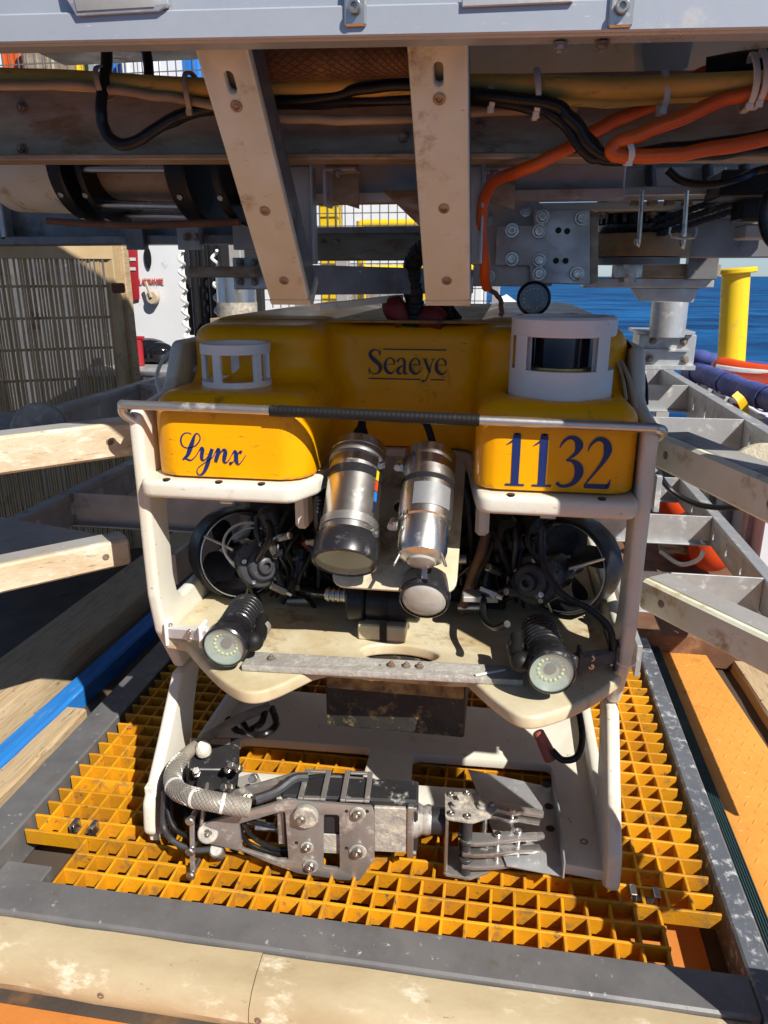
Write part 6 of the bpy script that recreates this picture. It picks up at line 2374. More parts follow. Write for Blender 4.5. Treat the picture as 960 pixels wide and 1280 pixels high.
# ------------------------------------------------------------------ chain drive at the right
cd = thing('chain_drive', 'dark chain and sprocket drive above the sonar guard on the sea side', 'chain drive', PY(800, 290, 1.9))
c = PY(800, 276, 1.98)
mb = MB()
mb.lathe([(0, -0.03), (0.095, -0.03), (0.100, -0.02), (0.100, -0.012), (0.082, -0.010), (0.082, 0.022), (0.100, 0.024), (0.100, 0.034), (0, 0.036)], c, (0, 0, 1), 40)
sp = part(mb, 'sprocket_housing', 'black_anodised', cd)
for k in range(24):
    an = 2 * math.pi * k / 24
    mb = MB()
    mb.box(c + Vector((0.09 * math.cos(an), 0.09 * math.sin(an), 0.004)), (0.012, 0.010, 0.028), (0, 0, an), 0.002)
    part(mb, 'sprocket_tooth', 'grey_casting', cd)
mb = MB()
mb.lathe([(0, -0.082), (0.118, -0.082), (0.120, -0.078), (0.120, -0.036), (0.118, -0.032), (0, -0.032)], c, (0, 0, 1), 44)
part(mb, 'brake_ring', 'ring_tan', cd)
mb = MB()
mb.lathe([(0, -0.10), (0.10, -0.10), (0.10, -0.084), (0, -0.084)], c, (0, 0, 1), 36)
part(mb, 'lower_disc', 'rail_dark', cd)
mb = MB()
mb.lathe([(0, -0.14), (0.02, -0.14), (0.022, -0.13), (0.032, -0.128), (0.032, -0.10), (0, -0.10)], c + Vector((-0.02, -0.03, 0)), (0, 0, 1), 6)
part(mb, 'hub_nut', 'bolt_steel', cd)
# chain: links one by one
ch0, ch1 = PY(806, 290, 1.90), PY(946, 244, 1.72)
nl = 20
d = (ch1 - ch0) / nl
link = MB()
link.plate([slot2((0, 0), 0.011, d.length * 1.25)], 0.003, MYZ(0.006), 0.0005)
link.plate([slot2((0, 0), 0.011, d.length * 1.25)], 0.003, MYZ(-0.006), 0.0005)
link.cyl((-0.009, 0, d.length * 0.5), (0.009, 0, d.length * 0.5), 0.0035, 8)
lk = link.to_mesh('chain_link', Vector((0, 0, 0)))
lk.materials.append(MAT['grey_casting'])
Fd = frame(d)
for row in (0.0, -0.016, 0.016):
    for k in range(nl):
        place('chain_link', lk, ch0 + d * (k + 0.5) + Vector((0, row * 0.4, row)), cd, rot=Fd)
pxbox('motor_box', 903, 212, 1000, 245, 1.60, 0.12, 'black_plastic', cd)
pxbox('motor_flange', 930, 245, 960, 275, 1.66, 0.08, 'black_plastic', cd)
pxbox('motor_foot', 932, 280, 975, 298, 1.66, 0.08, 'aluminium_frame', cd)
for px, y1, Yh in ((800, 304, 1.62), (856, 306, 1.62)):
    p0, p1 = PY(px + 3, 238, Yh), PY(px - 2, y1, Yh)
    mb = MB()
    mb.tube([p0, p1, p1 + Vector((-.006, -.004, .008))], 0.0045, 8, 4)
    part(mb, 'hook_rod', 'bolt_steel', cd)
mb = MB()
mb.tube([PY(838, 284, 1.6), PY(839, 296, 1.6), PY(868, 297, 1.6), PY(870, 284, 1.6)], 0.0025, 6, 2)
part(mb, 'wire_bail', 'bolt_steel', cd)
mb = MB()
mb.tube([PY(834, 212, 1.5), PY(852, 226, 1.5), PY(885, 231, 1.5), PY(920, 224, 1.5), PY(945, 214, 1.52), PY(975, 208, 1.5)], 0.007, 10)
part(mb, 'loop_lead', 'cable_black', cd)
mb = MB()
mb.tube([PY(975, 226, 1.5), PY(958, 250, 1.5), PY(954, 275, 1.5), PY(962, 300, 1.5), PY(985, 318, 1.5)], 0.009, 10)
part(mb, 'loop_lead', 'cable_black', cd)

# ------------------------------------------------------------------ hoses and cables
OS = 1.17


def cable(name, pts, r, m, label, cat='cable', group=None, sub=8):
    mb = MB()
    P = catmull([PY(p[0], p[1], p[2] * OS) for p in pts], 3)
    j = 0.0 if r > 0.011 else 0.0014
    P = [P[0]] + [p + Vector((random.uniform(-j, j), random.uniform(-j, j) * .5, random.uniform(-j, j))) for p in P[1:]]
    mb.tube(P, lambda t: r * OS * (1 + 0.02 * math.sin(37 * t)), 12, 4)
    return tag(mb.build(name, m), label, cat, group)


ya = cable('yellow_hose', [(-40, 92, .98), (0, 97, .98), (60, 99, .98), (130, 103, .98), (250, 110, .985), (330, 110, 1.0), (420, 108, 1.0), (520, 107, 1.0), (600, 106, .99), (700, 108, .98), (780, 110, .98), (880, 106, .97), (1000, 100, .96)],
           0.0118, 'hose_yellow', 'thick yellow hose running along the whole main beam', 'hose')
yb = cable('yellow_hose', [(300, 116, 1.02), (420, 118, 1.02), (520, 118, 1.02), (590, 120, 1.01), (680, 124, 1.0), (760, 124, 1.0), (850, 120, 1.0), (1000, 112, .99)],
           0.0085, 'hose_yellow', 'thinner yellow hose tucked under the thick one at the right', 'hose')
cable('tan_cable', [(-20, 107, .965), (50, 106, .965), (110, 109, .965), (170, 116, .97), (230, 126, .975), (290, 137, .985), (340, 146, .99), (420, 150, 1.0), (500, 149, 1.01), (600, 140, 1.03), (720, 136, 1.04)], 0.0055, 'cable_tan',
      'thin tan cable drooping below the yellow hose', 'cable')
cable('black_cable', [(136, 30, 1.0), (134, 62, .99), (129, 110, .965), (127, 145, .96), (134, 168, .96), (152, 180, .96), (178, 172, .96), (212, 150, .97), (255, 136, .985), (330, 128, .995), (400, 122, 1.0), (465, 109, .99), (520, 106, .985), (590, 116, .975), (650, 124, .97), (694, 132, .965), (718, 152, .965), (738, 182, .965), (760, 194, .965), (790, 194, .97), (860, 184, .975), (930, 174, .98), (1000, 160, .98)],
      0.0072, 'cable_black', 'black cable with a hanging loop at the left of the main beam')
cable('black_cable', [(200, 158, .985), (250, 140, 1.0), (330, 132, 1.01), (430, 128, 1.01), (520, 124, 1.0), (590, 124, .99), (650, 132, .98), (690, 142, .975), (712, 164, .975), (735, 192, .975), (760, 199, .98), (850, 196, .99), (930, 188, .995), (1000, 176, 1.0)],
      0.0066, 'cable_black', 'black cable running just under the looped one')
cable('black_cable', [(590, 119, .985), (648, 128, .98), (702, 138, .975), (728, 162, .975), (750, 190, .975), (772, 196, .985)], 0.006, 'cable_black', 'short black cable end in the bundle above the orange loop')
cable('black_cable', [(176, 30, 1.08), (182, 60, 1.07), (187, 100, 1.06)], 0.0068, 'cable_black', 'short black cable dropping behind the yellow hose at the left')
cable('orange_cable', [(1000, 72, 1.0), (940, 80, 1.0), (880, 92, 1.02), (838, 118, 1.035), (800, 138, 1.035), (752, 158, 1.03), (705, 188, 1.02), (655, 212, 1.03), (620, 224, 1.08), (606, 248, 1.12), (602, 290, 1.14), (606, 335, 1.16), (608, 360, 1.2)], 0.0078, 'hose_orange',
      'orange cable running down the right side of the right bracket')
cable('orange_cable', [(1000, 112, .95), (940, 116, .955), (890, 130, .96), (830, 156, .955), (786, 172, .95), (767, 184, .95), (770, 194, .95), (790, 196, .955), (850, 193, .96), (915, 182, .965), (1000, 166, .97)], 0.0078, 'hose_orange',
      'orange cable folded in a loop at the right of the main beam')
cable('red_pigtail', [(612, 362, 1.3), (622, 370, 1.3), (627, 382, 1.3), (626, 396, 1.3)], 0.004, 'hose_brown', 'short reddish brown cable end above the float')
hb = thing('umbilical_hose', 'thick brown woven hose between the two hanging brackets', 'hose', PY(410, 72, 1.09))
mb = MB()
hp = [PY(290, 74, 1.12), PY(340, 73, 1.12), (PY(430, 70, 1.12)), PY(500, 68, 1.12), PY(540, 66, 1.12)]
mb.tube(hp, 0.0262, 24)
part(mb, 'hose', 'hose_brown', hb)
mb = MB()
P = catmull(hp, 14)
for sgn in (-1, 1):
    for k0 in range(18):
        pts = []
        for i in range(1, len(P) - 1):
            an = sgn * i * 0.16 + k0 * 2 * math.pi / 18
            Fq = frame((P[i + 1] - P[i - 1]))
            pts.append(P[i] + Fq @ Vector((0.0264 * math.cos(an), 0.0264 * math.sin(an), 0)))
        mb.tube(pts, 0.0008, 5, 2)
o = part(mb, 'weave', 'hose_brown', hb)
o['kind'] = 'stuff'


def tie(px, py, Y, rx, rz, m, label, yaw=0.0, cat='cable tie'):
    Y, rx, rz = Y * OS, rx * OS, rz * OS
    c = PY(px, py, Y)
    mb = MB()
    ring = [(c.x + 0.002 * math.sin(k), c.y + rx * math.cos(2 * math.pi * k / 14), c.z + rz * math.sin(2 * math.pi * k / 14)) for k in range(14)]
    mb.tube(ring, 0.0022, 6, 2, closed=True)
    for dx in (-0.0022, 0.0022):
        mb.tube([(x + dx, y, z) for x, y, z in ring], 0.0020, 6, 2, closed=True)
    mb.box(c + Vector((0, -rx * 0.55, -rz * 0.9)), (0.009, 0.007, 0.009), (0.3, 0, yaw), 0.001)
    return tag(mb.build('cable_tie', m), label, cat, 'cable ties on the hoses')


tie(131, 104, .975, .022, .018, 'tie_tan', 'tan cable tie where the black loop crosses the yellow hose')
tie(240, 118, .985, .022, .024, 'tie_tan', 'tan cable tie just left of the left bracket')
tie(614, 124, .985, .014, .013, 'tie_white', 'small pale cable tie just right of the right bracket')
tie(671, 118, .985, .022, .026, 'tie_white', 'pale cable tie around hose and black bundle at mid right')
tie(829, 116, .985, .020, .022, 'tie_white', 'pale cable tie under the white spacer block')
tie(936, 104, .965, .026, .028, 'tie_white', 'pale cable tie holding orange cable at the right edge')
tie(948, 100, .965, .026, .028, 'tie_white', 'second pale cable tie at the right edge')
tie(786, 191, .96, .016, .012, 'tie_white', 'thin cable tie around the orange loop')
# black sleeve where the orange cable leaves at the right
mb = MB()
mb.tube([PY(882, 88, 1.17), PY(930, 80, 1.16), PY(1000, 74, 1.15)], 0.0155, 14)
tag(mb.build('cable_sleeve', 'rubber_black'), 'black protective sleeve on the orange cable at the right edge', 'sleeve')
# ================================================================== things behind
def ppoly(pts, Y):
    return [(PY(x, y, Y).x, PY(x, y, Y).z) for x, y in pts]


# tan lattice screen at the left
ls = thing('lattice_screen', 'rusty tan lattice screen of thin upright bars left of the cage', 'screen', (-2.2, 2.9, DZ))
e0, e1 = PY(-60, 330, 2.72), PY(142, 330, 3.02)
ex = Vector((e1.x - e0.x, e1.y - e0.y, 0))
zt, zb_ = 1.165, DZ
n = 60
mb = MB()
for k in range(n):
    p = Vector((e0.x, e0.y, 0)) + ex * (k / (n - 1)) + Vector((0, random.uniform(-.004, .004), 0))
    mb.bar((p.x, p.y, zb_), (p.x + random.uniform(-.006, .006), p.y, zt), 0.0062, 0.005, up=(0, 1, 0))
o = part(mb, 'upright_bars', 'tan_lattice', ls)
o['kind'] = 'stuff'
mb = MB()
for k in range(9):
    z = 0.06 + k * 0.125
    p0 = Vector((e0.x, e0.y + .014, z))
    mb.bar(p0, p0 + ex, 0.008, 0.010)
o = part(mb, 'cross_wires', 'tan_lattice', ls)
o['kind'] = 'stuff'
mb = MB()
mb.bar(Vector((e0.x, e0.y, zt + .03)), Vector((e0.x, e0.y, zt + .03)) + ex, 0.03, 0.06, bev=0.002)
part(mb, 'top_rail', 'tan_lattice', ls)
for px, m_, yy in ((147, 'tan_lattice', 3.03), (160, 'tan_timber', 3.08)):
    p = PY(px, 400, yy)
    mb = MB()
    mb.box((p.x, yy, (zt + .08 + zb_) / 2), (0.042, 0.05, zt + .08 - zb_), None, 0.004)
    part(mb, 'end_post', m_, ls)
mb = MB()
mb.box(PY(148, 360, 2.99), (0.05, 0.03, 0.04), None, 0.006)
part(mb, 'hinge', 'rust_brown', ls)
# dark panel added behind the screen so its gaps look dark
a_, b_ = PY(-90, 300, 3.5), PY(137, 300, 3.5)
mb = MB()
mb.box(((a_.x + b_.x) / 2, 3.56, (1.26 + DZ) / 2), (b_.x - a_.x, 0.12, 1.26 - DZ), None, 0.02)
tag(mb.build('backing_panel', 'rail_dark'), 'dark backing panel added behind the tan lattice screen', 'panel')

# white laboratory container with red sign
lc = thing('laboratory_container', 'white container with red lettering and a red sign behind the lattice screen', 'container', (-2.3, 5.0, DZ))
L0, L1 = PY(150, 300, 4.6), PY(228, 300, 4.6)
mb = MB()
mb.box(((L0.x + L1.x) / 2 - 0.2, 5.2, 0.9), (L1.x - L0.x + 0.4, 1.2, 2.0), None, 0.02)
part(mb, 'body', 'paint_white', lc)
mb = MB()
mb.plate([ppoly([(158, 306), (171, 306), (174, 374), (162, 377)], 4.58)], 0.006, MXZ(4.585), 0.001)
part(mb, 'red_sign', 'sign_red', lc)
for y_ in (322, 334):
    mb = MB()
    a_, b_ = PY(161, y_, 4.57), PY(169, y_ + 4, 4.57)
    mb.box(((a_.x + b_.x) / 2, 4.578, (a_.z + b_.z) / 2), (b_.x - a_.x, 0.002, a_.z - b_.z))
    part(mb, 'sign_print', 'tie_white', lc)


def sans(txt, org, h, m, parent, name='lettering', gap=0.2, xs=0.6):
    """plain capitals from straight strokes."""
    G = {'L': [[(0, 1), (0, 0), (.55, 0)]], 'A': [[(0, 0), (.32, 1), (.64, 0)], [(.12, .35), (.52, .35)]],
         'B': [[(0, 0), (0, 1), (.45, 1), (.55, .78), (.42, .54), (0, .54)], [(.42, .54), (.6, .27), (.45, 0), (0, 0)]],
         'O': [[(.3, 0), (.05, .2), (0, .5), (.05, .8), (.3, 1), (.55, .8), (.6, .5), (.55, .2), (.3, 0)]],
         'R': [[(0, 0), (0, 1), (.45, 1), (.56, .76), (.44, .5), (0, .5)], [(.3, .5), (.6, 0)]],
         'T': [[(0, 1), (.6, 1)], [(.3, 1), (.3, 0)]], 'I': [[(.08, 0), (.08, 1)]], 'E': [[(.55, 1), (0, 1), (0, 0), (.55, 0)], [(0, .52), (.45, .52)]]}
    W_ = {'I': .16}
    mb = MB()
    x = 0
    for ch in txt:
        for st in G[ch]:
            for i in range(len(st) - 1):
                a, b = Vector(((st[i][0] + x) * xs, 0, st[i][1])) * h, Vector(((st[i + 1][0] + x) * xs, 0, st[i + 1][1])) * h
                mb.bar(org + a, org + b, 0.003, h * 0.15, up=(0.01, -1, 0.0))
        x += W_.get(ch, .62) + gap
    return part(mb, name, m, parent)


sans('LABORATOIRE', PY(175, 355, 4.592), 0.032, 'ink_red', lc)
mb = MB()
p = PY(185, 322, 4.59)
mb.lathe([(0, 0), (0.028, 0), (0.03, 0.004), (0, 0.006)], p, (0, -1, 0), 24)
vent = part(mb, 'vent_hole', 'black_plastic', lc)
vent.scale = (0.8, 1, 2.2)
mb = MB()
p = PY(193, 372, 4.59)
mb.cyl(p, p + Vector((0, -.04, 0)), 0.04, 18, 0.004)
mb.bar(p + Vector((0, -.045, 0)), PY(182, 352, 4.55), 0.014, 0.018, bev=0.003)
part(mb, 'latch_handle', 'tie_tan', lc)

# hydraulic power unit: dark upright cylinders, steel accumulator
hu = thing('hydraulic_unit', 'dark hydraulic unit of upright black cylinders and a steel drum', 'machinery', (-1.5, 3.9, DZ))
for x0, x1 in ((236, 246), (248, 258), (260, 268), (270, 276)):
    p0, p1 = PY(x0, 318, 3.8), PY(x1, 318, 3.8)
    mb = MB()
    mb.cyl(((p0.x + p1.x) / 2, 3.8, DZ), ((p0.x + p1.x) / 2, 3.8, 1.3), abs(p1.x - p0.x) / 2, 18)
    part(mb, 'cylinder', 'black_plastic', hu)
for px in (226, 268):
    mb = MB()
    p0 = PY(px, 318, 3.7)
    pts = []
    for k in range(60):
        pts.append((p0.x + 0.014 * math.cos(k * 1.2), 3.7 + 0.014 * math.sin(k * 1.2), 1.22 - k * 0.012))
    mb.tube(pts, 0.008, 6, 3)
    part(mb, 'spiral_wrap', 'tie_white', hu)
p = PY(296, 375, 3.6)
mb = MB()
mb.cyl((p.x, 3.6, p.z - 0.10), (p.x, 3.6, p.z + 0.12), 0.095, 28, 0.004)
part(mb, 'accumulator', 'polished_steel', hu)
mb = MB()
mb.lathe([(0.096, -0.10), (0.0975, -0.10), (0.0975, -0.01), (0.096, -0.01)], (p.x, 3.6, p.z), (0, 0, 1), 28)
part(mb, 'worn_band', 'arm_encrusted', hu)
pxbox('base_shelf', 262, 398, 330, 408, 3.45, 0.3, 'aluminium_brown', hu)
pxbox('back_sheet', 228, 305, 330, 420, 4.0, 0.05, 'dark_interior', hu)

# work table with black bag
wt = thing('work_table', 'grey metal work table in front of the white container', 'table', (-1.75, 3.6, DZ))
t0, t1 = PY(160, 452, 3.3), PY(240, 430, 3.9)
mb = MB()
mb.box((-1.72, 3.62, 0.66), (0.62, 0.62, 0.03), (0, 0, 0.1), 0.004)
part(mb, 'table_top', 'galvanised', wt)
for dx, dy in ((-.27, -.27), (.27, -.27), (-.27, .27), (.27, .27)):
    mb = MB()
    mb.box((-1.72 + dx, 3.62 + dy, 0.27), (0.04, 0.04, 0.75), None, 0.003)
    part(mb, 'leg', 'aluminium_frame', wt)
mb = MB()
p = PY(186, 430, 3.62)
mb.sphere((p.x, 3.62, 0.735), 0.11, 20, (1.0, 0.8, 0.6))
mb.sphere((p.x + .06, 3.6, 0.73), 0.08, 16, (1.0, 0.8, 0.7))
tag(mb.build('black_bag', 'black_gloss'), 'shiny black bag on the grey work table', 'bag')
mb = MB()
p = PY(172, 424, 3.5)
mb.cyl((p.x, 3.5, 0.675), (p.x, 3.5, 0.80), 0.022, 14, 0.003)
mb.box((p.x, 3.5, 0.81), (0.07, 0.02, 0.018), None, 0.004)
tag(mb.build('red_valve', 'sign_red'), 'small valve with red handle beside the black bag', 'valve')

# wire fence behind the frame
wf = thing('wire_fence', 'black welded wire fence behind the overhead frame', 'fence', (-1.2, 3.9, DZ))
mb = MB()
for k in range(70):
    x = -3.95 + k * 0.055
    mb.bar((x, 4.9, 0.9), (x, 4.9, 2.6), 0.006, 0.006, up=(0, 1, 0))
for k in range(22):
    z = 0.95 + k * 0.075
    mb.bar((-3.95, 4.907, z), (-0.1, 4.907, z), 0.006, 0.006)
o = part(mb, 'wires', 'rail_dark', wf)
o['kind'] = 'stuff'
for x in (-3.97, -2.62, -1.35, -0.08):
    mb = MB()
    mb.box((x, 4.9, 1.25), (0.05, 0.05, 2.7), None, 0.004)
    part(mb, 'post', 'galvanised', wf)

# deckhouse, containers, yellow steelwork
dh = thing('deckhouse', 'white deckhouse wall far behind the winch frame', 'deckhouse', (-3, 9.5, DZ))
mb = MB()
mb.box((-3.6, 10.2, 1.9), (6.6, 1.2, 4.0), None, 0.03)
part(mb, 'wall', 'paint_white', dh)
for k, x in enumerate((-5.5, -4.3, -3.1, -1.9, -0.9)):
    mb = MB()
    mb.box((x, 9.58, 2.9), (0.46, 0.05, 0.5), None, 0.02)
    w_ = part(mb, 'window', 'black_gloss', dh)
    mb = MB()
    mb.box((x, 9.59, 2.62), (0.56, 0.10, 0.05), None, 0.01)
    part(mb, 'sill', 'paint_white', w_)
for nm, pa_, pb_, y, m, lab, cat in (('blue_container', 128, 163, 7.4, 'blue_paint', 'bright blue container behind the wire fence', 'container'),
                                  ('brown_cabinet', 46, 84, 7.2, 'aluminium_brown', 'brown grey cabinet behind the wire fence at upper left', 'cabinet'),
                                  ('white_crate', 166, 214, 7.0, 'paint_white', 'white tall crate behind the wire fence', 'crate'),
                                  ('yellow_crate', 100, 124, 7.6, 'paint_yellow', 'tall yellow crate between brown cabinet and blue container', 'crate'),
                                  ('orange_crate', 20, 44, 7.5, 'hose_orange', 'tall orange crate at the far upper left behind the fence', 'crate'),
                                  ('blue_locker', 218, 262, 7.6, 'blue_paint', 'blue locker just left of the left bracket top', 'locker')):
    x0, x1, z1 = PY(pa_, 75, y).x, PY(pb_, 75, y).x, PY(pa_, 20, y).z
    mb = MB()
    mb.box(((x0 + x1) / 2, y, (z1 + DZ) / 2), (x1 - x0, 0.5, z1 - DZ), None, 0.02)
    for k in range(3):
        mb.box((x0 + (x1 - x0) * (k + .5) / 3, y - 0.255, (z1 + DZ) / 2), (0.03, 0.02, z1 - DZ - .1), None, 0.004)
    tag(mb.build(nm, m), lab, cat)
yp = thing('yellow_column', 'bright yellow steel column seen through the frame left of the tether', 'column', PY(415, 500, 5.2))
a_, b_ = PY(400, 300, 5.2), PY(424, 300, 5.2)
mb = MB()
mb.box(((a_.x + b_.x) / 2, 5.25, 1.2), (b_.x - a_.x, 0.12, 2.6), None, 0.006)
part(mb, 'shaft', 'paint_yellow', yp)
mb = MB()
mb.box(((a_.x + b_.x) / 2, 5.25, DZ + .02), (0.3, 0.3, 0.04), None, 0.006)
part(mb, 'base_plate', 'paint_yellow', yp)
yr = thing('yellow_railing', 'yellow tubular railing behind the float', 'railing', PY(450, 500, 6.0))
for px in (452, 560):
    p = PY(px, 384, 6.0)
    mb = MB()
    mb.cyl((p.x, 6, DZ), (p.x, 6, 1.5), 0.035, 14)
    part(mb, 'post', 'paint_yellow', yr)
for z in (0.82, 1.15, 1.48):
    pa, pb = PY(452, 384, 6.0), PY(640, 384, 6.0)
    mb = MB()
    mb.cyl((pa.x, 6.0, z), (pb.x, 6.0, z), 0.032, 14)
    part(mb, 'rail', 'paint_yellow', yr)
mb = MB()
mb.bar(PY(505, 388, 5.6), PY(545, 358, 5.6), 0.03, 0.07, bev=0.004)
mb.bar(PY(505, 398, 5.6), PY(560, 398, 5.6), 0.03, 0.07, bev=0.004)
part(mb, 'brace', 'paint_yellow', yr)
# grey machinery behind the centre gap
mg = thing('deck_winch', 'pale grey deck machinery behind the yellow railing', 'machinery', PY(480, 400, 7.0))
pxbox('housing', 425, 330, 560, 420, 7.0, 0.6, 'galvanised', mg, 0.02)
pxbox('panel', 425, 240, 560, 292, 7.2, 0.4, 'paint_white', mg, 0.02)
mb = MB()
p = PY(455, 372, 6.9)
mb.lathe([(0, 0), (0.09, 0), (0.1, 0.02), (0.1, 0.08), (0, 0.09)], p, (0, -1, 0), 24)
part(mb, 'hub', 'aluminium_brown', mg)
mb = MB()
mb.bar(PY(428, 400, 6.85), PY(470, 350, 6.85), 0.06, 0.14, bev=0.01)
part(mb, 'arm', 'tie_tan', mg)
tc_ = thing('white_tarpaulin', 'white tarpaulin draped over gear right of the bracket', 'tarpaulin', PY(650, 420, 6.0))
mb = MB()
vs, fs = [], []
nu, nv = 16, 10
c0_, c1_ = PY(585, 420, 6.0), PY(690, 420, 6.0)
for i in range(nu + 1):
    for j in range(nv + 1):
        u, v = i / nu, j / nv
        x = c0_.x + (c1_.x - c0_.x) * u
        y = 6.0 + 1.2 * v
        z = 0.2 + 0.74 * math.sin(math.pi * min(1, 0.12 + u * 0.95)) ** 0.6 * (0.6 + 0.4 * math.sin(math.pi * v)) + random.uniform(-.02, .02)
        vs.append((x, y, z))
for i in range(nu):
    for j in range(nv):
        q = i * (nv + 1) + j
        fs.append((q, q + 1, q + nv + 2, q + nv + 1))
nb = len(vs)
mb.add(vs, fs)
o = part(mb, 'sheet', 'paint_white', tc_)
pxbox('crate_below', 600, 392, 680, 470, 6.2, 0.8, 'aluminium_frame', tc_, 0.02)

# ------------------------------------------------------------------ sea side: bollard post, bulwark, foam fenders
yb_ = thing('bollard_post', 'tall yellow capped bollard post in front of the sea', 'bollard', PY(917, 456, 4.6))
p0, p1 = PY(914, 455, 4.6), PY(920, 342, 4.6)
mb = MB()
mb.cyl((p0.x, 4.6, p0.z - .02), p1, 0.074, 30, 0.004)
part(mb, 'tube', 'paint_yellow', yb_)
mb = MB()
mb.cyl(p1, p1 + (p1 - p0).normalized() * 0.03, 0.108, 30, 0.006)
part(mb, 'cap', 'paint_yellow', yb_)
mb = MB()
mb.cyl((p0.x, 4.6, p0.z - .06), (p0.x, 4.6, p0.z - .02), 0.12, 30, 0.006)
part(mb, 'base', 'paint_yellow', yb_)
for k in range(6):
    a = 2 * math.pi * k / 6 + .3
    bolt(yb_, (p0.x + .10 * math.cos(a), 4.6 + .10 * math.sin(a), p0.z - .02), (0, 0, 1), 0.012, HEXRUST)
bw = thing('bulwark', 'pale grey bulwark along the sea side of the deck', 'bulwark', (1.3, 3.4, DZ))
bt0, bt1 = PY(872, 470, 4.5), PY(985, 525, 3.0)
mb = MB()
q = [Vector((bt0.x, bt0.y, 0)), Vector((bt1.x, bt1.y, 0))]
mb.bar(q[0] + Vector((0, 0, (bt0.z + DZ) / 2)), q[1] + Vector((0, 0, (bt0.z + DZ) / 2)), 0.05, bt0.z - DZ, bev=0.005)
part(mb, 'plating', 'paint_white', bw)
for k in range(5):
    p = q[0].lerp(q[1], (k + .5) / 5)
    mb = MB()
    mb.box((p.x - 0.04, p.y - .02, (bt0.z + DZ) / 2), (0.05, 0.03, bt0.z - DZ), (0, 0, 0.4), 0.003)
    part(mb, 'stiffener', 'galvanised', bw)
mb = MB()
dd = (q[1] - q[0])
nrm_ = Vector((dd.y, -dd.x, 0)).normalized()
for a_, b_ in ((0.0, 1.0),):
    mb.bar(q[0] + Vector((0.32, 0.1, bt0.z - .05)), q[1] + Vector((0.32, 0.1, bt0.z - .05)), 0.62, 0.04, bev=0.005)
part(mb, 'deck_edge', 'paint_white', bw)
for pts, r_, lab in (([(862, 466, 4.45), (880, 468, 4.1), (915, 482, 3.6), (985, 508, 3.0)], 0.052, 'near blue foam fender tube along the bulwark'),
                     ([(838, 442, 5.2), (875, 448, 5.0), (915, 457, 4.9), (1000, 472, 4.6)], 0.055, 'far blue foam fender tube beside the sea')):
    f_ = thing('foam_fender', lab, 'fender', PY(*pts[1]), 'blue foam fenders along the ship side')
    mb = MB()
    mb.tube([PY(*p) for p in pts], lambda t: r_ * (0.94 + 0.06 * math.sin(40 * t)), 18)
    part(mb, 'tube', 'foam_blue', f_)
    P = catmull([PY(*p) for p in pts], 6)
    for i in (4, 11, 16):
        mb = MB()
        mb.lathe([(r_ * 1.0, -.02), (r_ * 1.04, -.02), (r_ * 1.04, .02), (r_ * 1.0, .02)], P[i], P[i + 1] - P[i - 1], 20)
        part(mb, 'band', 'foam_blue', f_)
f_ = thing('red_fender', 'orange red foam fender lying against the yellow bollard post', 'fender', PY(930, 468, 4.3))
mb = MB()
mb.tube([PY(*p) for p in ((893, 457, 4.35), (915, 462, 4.25), (945, 468, 4.15), (1000, 474, 4.0))], lambda t: 0.055 * min(1, 0.5 + t * 4), 18)
part(mb, 'tube', 'buoy_orange', f_)
mb = MB()
mb.tube([PY(*p) for p in ((896, 458, 4.27), (930, 463, 4.14), (1000, 468, 3.98))], 0.012, 8)
part(mb, 'white_rope', 'tie_white', f_)
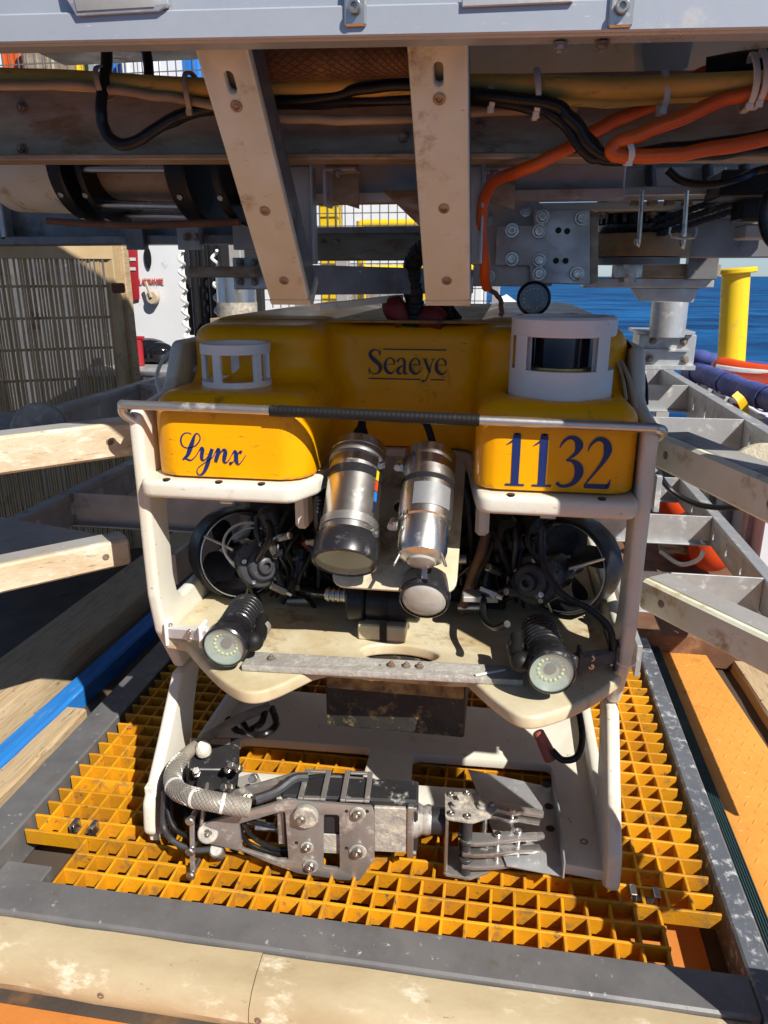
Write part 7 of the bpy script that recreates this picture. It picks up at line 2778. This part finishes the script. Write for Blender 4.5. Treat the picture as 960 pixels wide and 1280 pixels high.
# buoys and rope in the well to the right
for (px, py, Y_, r_), lab in (((868, 672, 2.95, 0.10), 'orange buoy beside a coil of rope below the right rail'), ((890, 683, 2.75, 0.085), 'orange buoy partly hidden behind the lower slotted rail'),
                              ((845, 628, 3.3, 0.075), 'small orange buoy farther back between the ribs'), ((880, 565, 3.6, 0.10), 'dark red orange buoy under the upper cross rib')):
    b_ = thing('buoy', lab, 'buoy', PY(px, py, Y_), 'orange buoys inside the cage well')
    mb = MB()
    mb.sphere(PY(px, py, Y_), r_, 24, (1, 1, 1.12))
    part(mb, 'ball', 'buoy_orange', b_)
    mb = MB()
    p = PY(px, py, Y_) + Vector((0, -0.02, r_ * 1.1))
    mb.tube([p + Vector((0.02 * math.cos(k), 0.0, 0.02 * math.sin(k))) for k in range(6)], 0.007, 8, closed=True)
    part(mb, 'eye', 'buoy_orange', b_)
rc = MB()
p = PY(845, 668, 2.85)
for k in range(6):
    rc.tube([p + Vector((0.05 * math.cos(a) + 0.004 * k, 0.05 * math.sin(a), -0.055 + 0.02 * k + 0.006 * math.sin(3 * a + k))) for a in [2 * math.pi * i / 12 for i in range(12)]], 0.010, 8, 3, closed=True)
tag(rc.build('rope_coil', 'rope_tan'), 'coil of tan rope beside the orange buoy', 'rope')
mb = MB()
mb.box((0.72, 2.9, DZ + .06), (0.62, 1.3, 0.12), None, 0.01)
tag(mb.build('deck_pallet', 'rust_brown'), 'rusty brown plinth under the buoys', 'plinth')
for pts, lab in (([(826, 690, 2.8), (850, 705, 2.6), (872, 700, 2.55), (880, 688, 2.55)], 'white rope tail curling in front of the buoys'),):
    mb = MB()
    mb.tube([PY(*p) for p in pts], 0.008, 8)
    tag(mb.build('rope_tail', 'tie_white'), lab, 'rope')
# lashing hung on the bulwark
tl_ = thing('lashing_strap', 'yellow and red lashing strap hung on the bulwark', 'strap', PY(925, 505, 3.2))
for pts, m_ in (([(918, 492, 3.2), (926, 500, 3.19), (931, 512, 3.2), (930, 524, 3.2)], 'paint_yellow'), ([(921, 505, 3.2), (917, 515, 3.2), (922, 526, 3.2)], 'sign_red')):
    mb = MB()
    P = catmull([PY(*p) for p in pts], 4)
    for i in range(len(P) - 1):
        mb.bar(P[i], P[i + 1] + (P[i + 1] - P[i]) * .05, 0.004, 0.034, up=(1, 0.2, 0.1))
    part(mb, 'webbing', m_, tl_)
